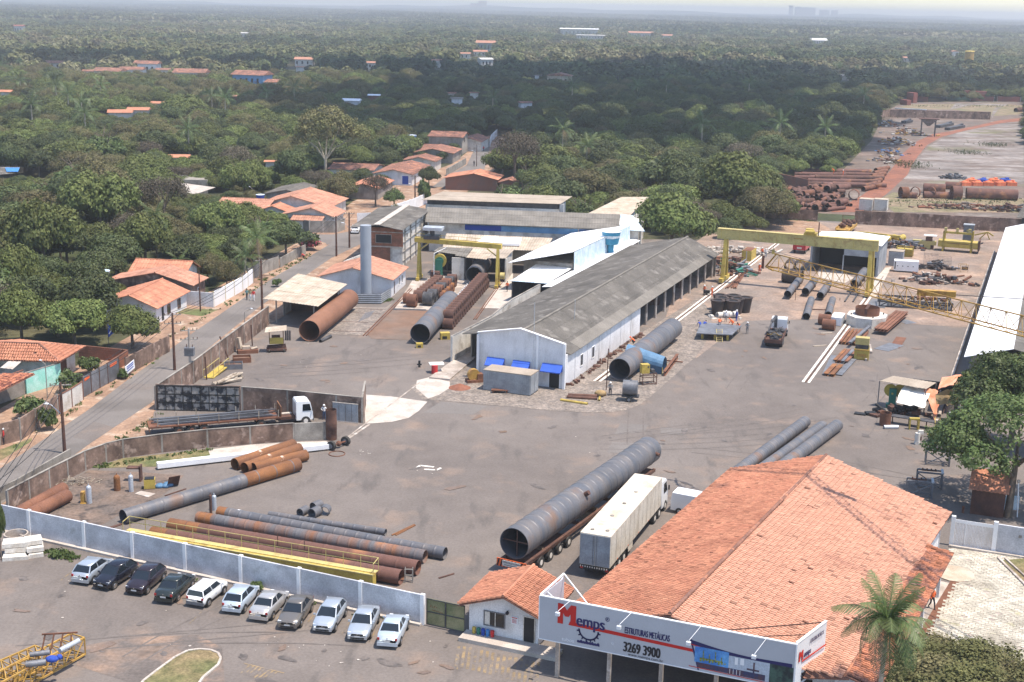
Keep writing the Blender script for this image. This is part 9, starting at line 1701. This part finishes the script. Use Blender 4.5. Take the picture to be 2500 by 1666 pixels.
p=G('B8',1950,1620);t=T('front_bush','dense small leafed bushy tree in the lower right corner','tree',(p.x,p.y,0));o=bpy.data.objects.new('crown',crown('crown',95,5.6,4.6,22,760,40,.135,'leafC',.2,.6,.85,.7));COL.objects.link(o);o.parent=t;o.scale=(1.15,1,.92);o=bpy.data.objects.new('trunk',trunk_mesh('trunk',8,4,.2,2.5,'barktree'));COL.objects.link(o);o.parent=t
pc=G('B8',1365,985,8.6);FRbak=FR;FR=[frond_mesh('frond',20+s,3.9,dr,44,w=.055,ll=.8)for s,dr in((1,.5),(2,.85),(3,1.25),(4,1.7))];FRD=frond_mesh('frond',29,3.6,2.0,34,'palmdead',w=.05)
palm((pc.x,pc.y,0),8.6,'coconut palm in front of the tile roofed office, lower right',.3,26,.96,seed=3,nuts=True,lean=.1);FR=FRbak;
for(x,yc,yb,l,s_)in((362,500,612,'tall coconut palm in the dense trees left of the street',1.1),(598,548,640,'yellowish coconut palm beside the concrete panel wall',1.15),(562,592,650,'shorter coconut palm left of the yellowish one',.85),(1345,338,410,'coconut palm before the dark forest, centre',1.35),(1512,395,470,'coconut palm between the large mango trees',1.2),(1290,298,400,'darker coconut palm left of the centre one',1.2),(170,440,520,'slim coconut palm above the dense left mass',.9),(415,600,650,'low coconut palm behind the mottled roof house',.7)):
 b=G('F',x,yb);h=hpix(b,'F',x,yc);palm(b,h,l,random.random()*6,15,s_,seed=int(x));heros.append((b.x,b.y,3.5))
for o in list(COL.objects):
 if o.get('category')in('house','building','roof','shed','porch')and o.name in TM:
  xs=[v for c in o.children for v in[(o.matrix_world@Vector(b))if 0 else Vector(b)for b in c.bound_box]]
  if not xs:continue
  loc,rz=TM[o.name];q=Matrix.Rotation(rz,3,'Z');ws_=[q@v+loc for v in xs];cx_,cy_=sum(v.x for v in ws_)/len(ws_),sum(v.y for v in ws_)/len(ws_)
  if loc.y>140:must.append((cx_,cy_,(max(v.x for v in ws_)-min(v.x for v in ws_))/2,max(v.z for v in ws_)*.72))
zones=[]
for o in bpy.data.objects:
 if o.name.split('.')[0]in('street','back_street','yard','street_verge','back_lot','pale_clearing','grassy_lot','far_clearing')and o.type=='MESH':zones.append([(v.co.x,v.co.y)for v in o.data.vertices])
zones.append([(60,330),(108,378),(104,352),(80,300)])
zb_=[(min(p[0]for p in z),max(p[0]for p in z),min(p[1]for p in z),max(p[1]for p in z))for z in zones]
def free(x,y,r,h):
 for z,b in zip(zones,zb_):
  if b[0]-r<x<b[1]+r and b[2]-r<y<b[3]+r:
   if inside(x,y,z)or inside(x+r*.6,y,z)or inside(x-r*.6,y,z)or inside(x,y+r*.5,z):return False
 for hx,hy,hr in heros:
  if(x-hx)**2+(y-hy)**2<(hr*.8+r*.5)**2:return False
 for mx,my,mw,mz in must:
  if abs(x-mx)<mw+r*.6 and-r-3<y-my<14:return False
  if y<my:
   if abs(x-mx*y/my)<(mw*y/my)+r*.5 and h>CH-(CH-mz)*y/my:return False
 return True
cand=[];random.seed(101)
grid={}
def far_enough(x,y,r):
 i,j=int(x//12),int(y//12)
 for a in range(i-1,i+2):
  for b in range(j-1,j+2):
   for(px,py,pr)in grid.get((a,b),()):
    if(px-x)**2+(py-y)**2<(.60*(pr+r))**2:return False
 return True
def in_woods(x,y):
 if y>330 and x<150+(y-500)*.45 and y<4000:return True
 L_=inv('L',(x,y,0));return(L_.x<-73 and L_.y>132)or(y>262 and-3<x<62)or(y>480)
tr_near=0;LIM=760
for k in range(90000):
 y=130+(LIM-130)*random.random()**.8;x=random.uniform(-.42,.42)*y
 if not in_woods(x,y):continue
 dk=(x>-60 and y>300);kd=random.choices('ABCDE',(5,4,2,.6,.5)if not dk else(3,6,1,.5,.1))[0]
 if y>520 and not dk:kd=random.choices('ABCD',(3,2,4,1))[0]
 r=random.uniform(3.0,6.2)if random.random()<.8 else random.uniform(6,7.5)
 if not far_enough(x,y,r):continue
 sc=r/KND[kd][3];sz=sc*random.uniform(.85,1.15)if r<6 else sc*.95;h=KND[kd][4]*sz
 if not free(x,y,r,h):
  r*=.55;sc*=.55;sz*=.5;h=KND[kd][4]*sz
  if not free(x,y,r,h):continue
 grid.setdefault((int(x//12),int(y//12)),[]).append((x,y,r));cand.append((y,x,kd,sc,sz,r))
cand.sort(key=lambda c:c[0]/c[5]*1.0)
vis=[c for c in cand if abs(c[1])<c[0]*.392+6];rest=[]
GRP={'A':'mid green trees of the wood','B':'dark green trees of the wood','C':'olive trees of the wood','D':'grey brown trees of the wood','E':'bright green trees of the wood'}
for i,c in enumerate(vis):
 y,x,kd,sc,sz,r=c
 if i<255:
  sd='left of the street' if inv('L',(x,y,0)).x<-70 else 'right of the lane';ax=x/y*3.2/1.25
  bd='front' if y<190 else 'second' if y<240 else 'third' if y<290 else 'fourth' if y<350 else 'fifth' if y<420 else 'sixth' if y<500 else 'rear'
  lt_='far left' if ax<-.72 else 'left' if ax<-.42 else 'centre left' if ax<-.12 else 'centre' if ax<.15 else 'centre right' if ax<.4 else 'right'
  kn={'A':'mid green','B':'dark green','C':'olive green','D':'grey brown','E':'bright green'}[kd];szn='small' if r<3.8 else 'medium' if r<5.4 else 'wide'
  tree(kd,Vector((x,y,0)),sc,random.random()*6.28,'%s %s tree, %s belt, %s part of the wood %s'%(szn,kn,bd,lt_,sd),'%s trees, %s belt, wood %s'%(kn,bd,sd),sz)
 else:rest.append((x,y,sc,kd))
pn=0;random.seed(5)
PALMS=[('A1',180,740),('A1',50,770),('A1',500,800),('A1',610,880),('A1',730,930),('A1',280,960),('A1',900,760),('A1',1900,870),('A1',2020,900),('A1',1690,1160),('A2',420,790),('A2',540,800),('A2',180,800),('A2',2150,850),('A3',1130,780),('A3',1380,740),('A3',560,780),('A3',1690,1120),('A3',2300,500),('A4',130,500),('A4',200,1130),('A4',600,1130),('A4',350,850),('A1',1460,400),('A3',2100,740),('A4',940,860),('A1',1600,880),('A1',760,1050),('A2',1210,760)]
for c,x,y in PALMS:
 g=G(c,x,y,9.5);g.z=0;sc=1.35*random.uniform(.95,1.15)
 if g.length>1500:g=g*(1500/g.length)
 if any(abs(g.x-mx*g.y/my)<mw+2 and g.y<my and g.y>my*.8 for mx,my,mw,mz in must):continue
 farpalm(g,sc,random.random()*6,'coconut palm rising above the woods of the middle distance','palms above the woods')
def low_crown(seed,m='leaffar',n=330,card=1.15):
 return crown('crown',200+seed,5.4,5.6,9,n//6,6,card,('leaffar','leaffardark','leaffarpale','leaffar')[seed],.8,.6,.66,1.3)
inst=bpy.data.collections.new('forest_tree_kinds')
protos=[low_crown(s)for s in range(4)]
for kd,i0 in(('A',0),('B',1),('C',0)):protos.append(KND[kd][0][i0])
protos+=PJ
for i,me in enumerate(protos):o=bpy.data.objects.new('forest_tree',me);inst.objects.link(o)
def scatter(name,pts,coll,label):
 me=bpy.data.meshes.new(name);me.from_pydata([(x,y,z)for x,y,z,s,_ in pts],[],[])
 a=me.attributes.new('sc','FLOAT','POINT');a.data.foreach_set('value',[p[3]for p in pts]);a=me.attributes.new('ix','INT','POINT');a.data.foreach_set('value',[int(p[4])for p in pts])
 a=me.attributes.new('rt','FLOAT','POINT');a.data.foreach_set('value',[random.random()*6.28 for p in pts])
 o=bpy.data.objects.new(name,me);COL.objects.link(o);o['kind']='stuff';o['label']=label;o['category']='forest'
 g=bpy.data.node_groups.new(name,'GeometryNodeTree');g.interface.new_socket('Geometry',in_out='INPUT',socket_type='NodeSocketGeometry');g.interface.new_socket('Geometry',in_out='OUTPUT',socket_type='NodeSocketGeometry')
 N=g.nodes;L=g.links;gi=N.new('NodeGroupInput');go=N.new('NodeGroupOutput');ci=N.new('GeometryNodeCollectionInfo');ci.inputs[0].default_value=coll;ci.inputs['Separate Children'].default_value=True;ci.inputs['Reset Children'].default_value=True
 ip=N.new('GeometryNodeInstanceOnPoints');ip.inputs['Pick Instance'].default_value=True
 def na(nm,ty):x=N.new('GeometryNodeInputNamedAttribute');x.data_type=ty;x.inputs[0].default_value=nm;return[s for s in x.outputs if s.enabled and s.name=='Attribute'][0]
 cb=N.new('ShaderNodeCombineXYZ');L.new(na('rt','FLOAT'),cb.inputs[2]);L.new(gi.outputs[0],ip.inputs['Points']);L.new(ci.outputs[0],ip.inputs['Instance']);L.new(na('ix','INT'),ip.inputs['Instance Index']);L.new(cb.outputs[0],ip.inputs['Rotation'])
 cs=N.new('ShaderNodeCombineXYZ');s_=na('sc','FLOAT');[L.new(s_,cs.inputs[i])for i in range(3)];L.new(cs.outputs[0],ip.inputs['Scale']);L.new(ip.outputs[0],go.inputs[0])
 md=o.modifiers.new('scatter','NODES');md.node_group=g;return o
pts=[(x,y,0,sc,{'A':4,'B':5,'C':6}.get(kd,4))for x,y,sc,kd in rest]
pts+=[(c[1],c[0],0,c[3],4)for c in cand if abs(c[1])>=c[0]*.392+6]
random.seed(202);grid={}
nf=0
for k in range(52000):
 y=LIM-8+(2500-LIM)*random.random()**.62;x=random.uniform(-.41,.41)*y;r=random.choice((random.uniform(3.2,6),random.uniform(4.5,8.5),random.uniform(6,10.5)))
 if not far_enough(x,y,r):continue
 ok=True
 for z,b in zip(zones,zb_):
  if b[0]<x<b[1]and b[2]<y<b[3]and inside(x,y,z):ok=False
 for mx,my,mw,mz in must:
  if my>600 and abs(x-mx*y/my)<mw*y/my+r*.4 and y<my+14 and 11*r/6>CH-(CH-mz)*y/my:ok=False;break
 if not ok:continue
 grid.setdefault((int(x//12),int(y//12)),[]).append((x,y,r));v_=math.sin(x*.011+1.3*math.sin(y*.006))+math.sin(y*.013+x*.004)+random.gauss(0,.55);pts.append((x,y,0,r/5.4,random.choice((7,8))if(r<6 and random.random()<(.4 if v_>.3 else.12))else(1 if v_<-.75 else(2 if v_>.95 else random.choice((0,3))))))
scatter('distant_forest',pts,inst,'continuous tree canopy of the distant forest')
pcx=bpy.data.collections.new('canopy_patches')
for s in range(3):
 rd=np.random.default_rng(300+s);n=620;C=np.column_stack([rd.uniform(-38,38,n),rd.uniform(-38,38,n),rd.uniform(2.5,8.5,n)]);nn=rd.normal(size=(n,3))*.5+[0,-.2,.8];nn/=np.linalg.norm(nn,axis=1)[:,None]
 rng=rd;V=cards(C,nn,8.5,1.1);me=npmesh('canopy_patch',V,('leaffar','leaffardark','leaffarpale')[s],np.clip(rd.normal(0,.18,n),-.4,.5));o=bpy.data.objects.new('canopy_patch',me);pcx.objects.link(o)
pts=[];random.seed(8);y=2440
while y<9000:
 w=.43*y;x=-w;st_=56+(y-2440)*.006
 while x<w:pts.append((x+random.uniform(-15,15),y+random.uniform(-15,15),3*math.sin(x*.004+y*.002)+2,1.0+(y-2440)*.00012,random.choices((0,1,2),(5,3 if math.sin(x*.002)+math.sin(y*.003+x*.001)>-.3 else 6,2))[0]));x+=st_
 y+=st_*1.15
scatter('far_canopy',pts,pcx,'hazy far canopy reaching the horizon')
def tufts(name,lines,n,m='leafC',h=.35,sp_=.35):
 rd=np.random.default_rng(len(name)+n);C=[];
 for k in range(n):
  p,q=lines[rd.integers(len(lines))];f_=rd.random();c=p.lerp(q,f_);cl=rd.normal(0,sp_,2)
  for j in range(6):C.append((c.x+cl[0]+rd.normal(0,.16),c.y+cl[1]+rd.normal(0,.16),rd.uniform(.05,h)))
 C=np.array(C);nn=rd.normal(size=C.shape);nn[:,2]=abs(nn[:,2])*.5+.2;nn/=np.linalg.norm(nn,axis=1)[:,None]
 global rng;rng=rd;o=bpy.data.objects.new(name,npmesh(name,cards(C,nn,.2,1.6),m,rd.normal(0,.2,len(C))));COL.objects.link(o);o['kind']='stuff';o['label']='weeds growing along wall feet and verges';o['category']='weeds'
LL=lambda a0,b0,a1,b1,f='L':(fw_(f,a0,b0),fw_(f,a1,b1))
tufts('weeds',[LL(-68.3,112,-67.6,160),LL(-70.7,163,-69.5,205),LL(-70.5,205,-70,232),LL(-58.8,120,-57.5,135),LL(-59.6,110,-57.6,118),(G('B1',900,1340),G('B1',2000,1180)),(G('B5',330,560),G('B5',640,600)),(G('B5',430,540),G('B5',560,590)),(G('A8',340,385),G('A8',870,417)),(G('D3',1000,1150),G('D3',2300,1120)),(G('A6',1240,1130),G('A6',1320,1110)),(G('B6',250,650),G('B6',1980,1000))],520,'leafE',.22,.3)
tufts('lot_weeds',[(G('D3',1300,240),G('D3',2300,240)),(G('D3',1100,1180),G('D3',2353,1150)),(G('D3',1250,780),G('D3',1300,830)),(G('D3',1780,680),G('D3',1800,690)),(G('D3',2040,600),G('D3',2080,620)),(G('D3',980,330),G('D3',1000,420))],900,'leafB',.9,3.0)
for i,(yy,hh,x0,x1,s)in enumerate(((6200,16,-3600,3200,.9),(8200,42,-5200,5200,1.3),(9300,50,-6000,6000,2.1))):
 m=MB();N_=90;vs=[]
 for k in range(N_+1):
  x=x0+(x1-x0)*k/N_;z=hh*(.72+.22*math.sin(x*.0011*s+i)+.10*math.sin(x*.0047*s+2*i))-(7 if x>1500 and i else 0);vs+=[(x,yy-500,-5),(x,yy,max(3,z)),(x,yy+500,-5)]
 m.add(vs,[(k*3,k*3+3,k*3+4,k*3+1)for k in range(N_)]+[(k*3+1,k*3+4,k*3+5,k*3+2)for k in range(N_)],True);o=m.build('far_hills','farhill');o['kind']='structure'
for c,x,y0,y1,w,l in(('A4',305,100,50,22,'dark blocky tower on the horizon ridge at the right'),('A4',365,100,62,40,'lower block beside the tower on the right horizon'),('A4',450,100,68,120,'wide building mass on the right horizon'),('A4',600,108,90,70,'low end of the building mass on the right horizon'),('A4',690,110,92,40,'small block alone on the right horizon'),('A2',2060,70,10,70,'pale hazy building cluster on the central horizon'),('A2',2000,70,30,90,'low wing of the hazy cluster on the central horizon')):
 a,b,s=CR[c];Yb=8900.;g=G(c,x,400);dirx=g.x/g.y;d0=Vector((0,Yb,0));
 r_=None;dx,dy=a+x/s-1250,b+y1/s-833;u,v=dx*cTH+dy*sTH,-dx*sTH+dy*cTH;ry,rzz=FPX*cPT-v*sPT,-(FPX*sPT+v*cPT);X=u/ry*Yb;Z=CH+rzz/ry*Yb
 t=T('horizon_building',l,'building',(X,Yb,0));m=MB();ww=w/s/FPX*Yb;m.bx(-ww/2,ww/2,0,60,0,max(Z,30));m.build('block','fartan' if c=='A2' else 'greywall',t)
 # CLOUDS (outside the haze, above the frame)
def cloud(lab,cx_,cy_,rx,ry,alt,seed,n=46):
 rd=random.Random(seed);off=SUNV/SUNV.z*alt;t=T('cumulus_cloud',lab,'cloud',(cx_+off.x,cy_+off.y,alt));m=MB()
 for k in range(n):
  a=rd.uniform(0,6.28);q=math.sqrt(rd.random());m.sphere((rx*q*math.cos(a),ry*q*math.sin(a),rd.uniform(0,.18*min(rx,ry))*(1-q*.6)),rd.uniform(.14,.26)*min(rx,ry)*1.2,10,6,(1.5,1.2,.7))
 m.build('body','cloud',t)
cloud('large cumulus cloud shading the dark forest',18,575,118,150,620,1);cloud('cumulus cloud shading the rear part of the dark forest',100,870,215,150,700,2,50)
cloud('cumulus cloud over the left middle forest',-265,930,110,70,700,3,26);cloud('cumulus cloud over the far right plain',1150,3300,900,300,900,4,40);cloud('cumulus cloud over the far left plain',-1100,3900,800,280,900,5,36)
# HAZE
hz=MB();hz.bx(-9500,9500,-600,11500,-2,72);ho=hz.build('haze','cloud');ho['kind']='stuff';ho.data.materials.clear()
hm=bpy.data.materials.new('haze');hm.use_nodes=True;N=hm.node_tree.nodes;N.clear();pv_=N.new('ShaderNodeVolumePrincipled');pv_.inputs['Color'].default_value=(.90,.90,.92,1);pv_.inputs['Density'].default_value=.00022;pv_.inputs['Anisotropy'].default_value=.3
mo=N.new('ShaderNodeOutputMaterial');hm.node_tree.links.new(pv_.outputs[0],mo.inputs['Volume']);ho.data.materials.append(hm)
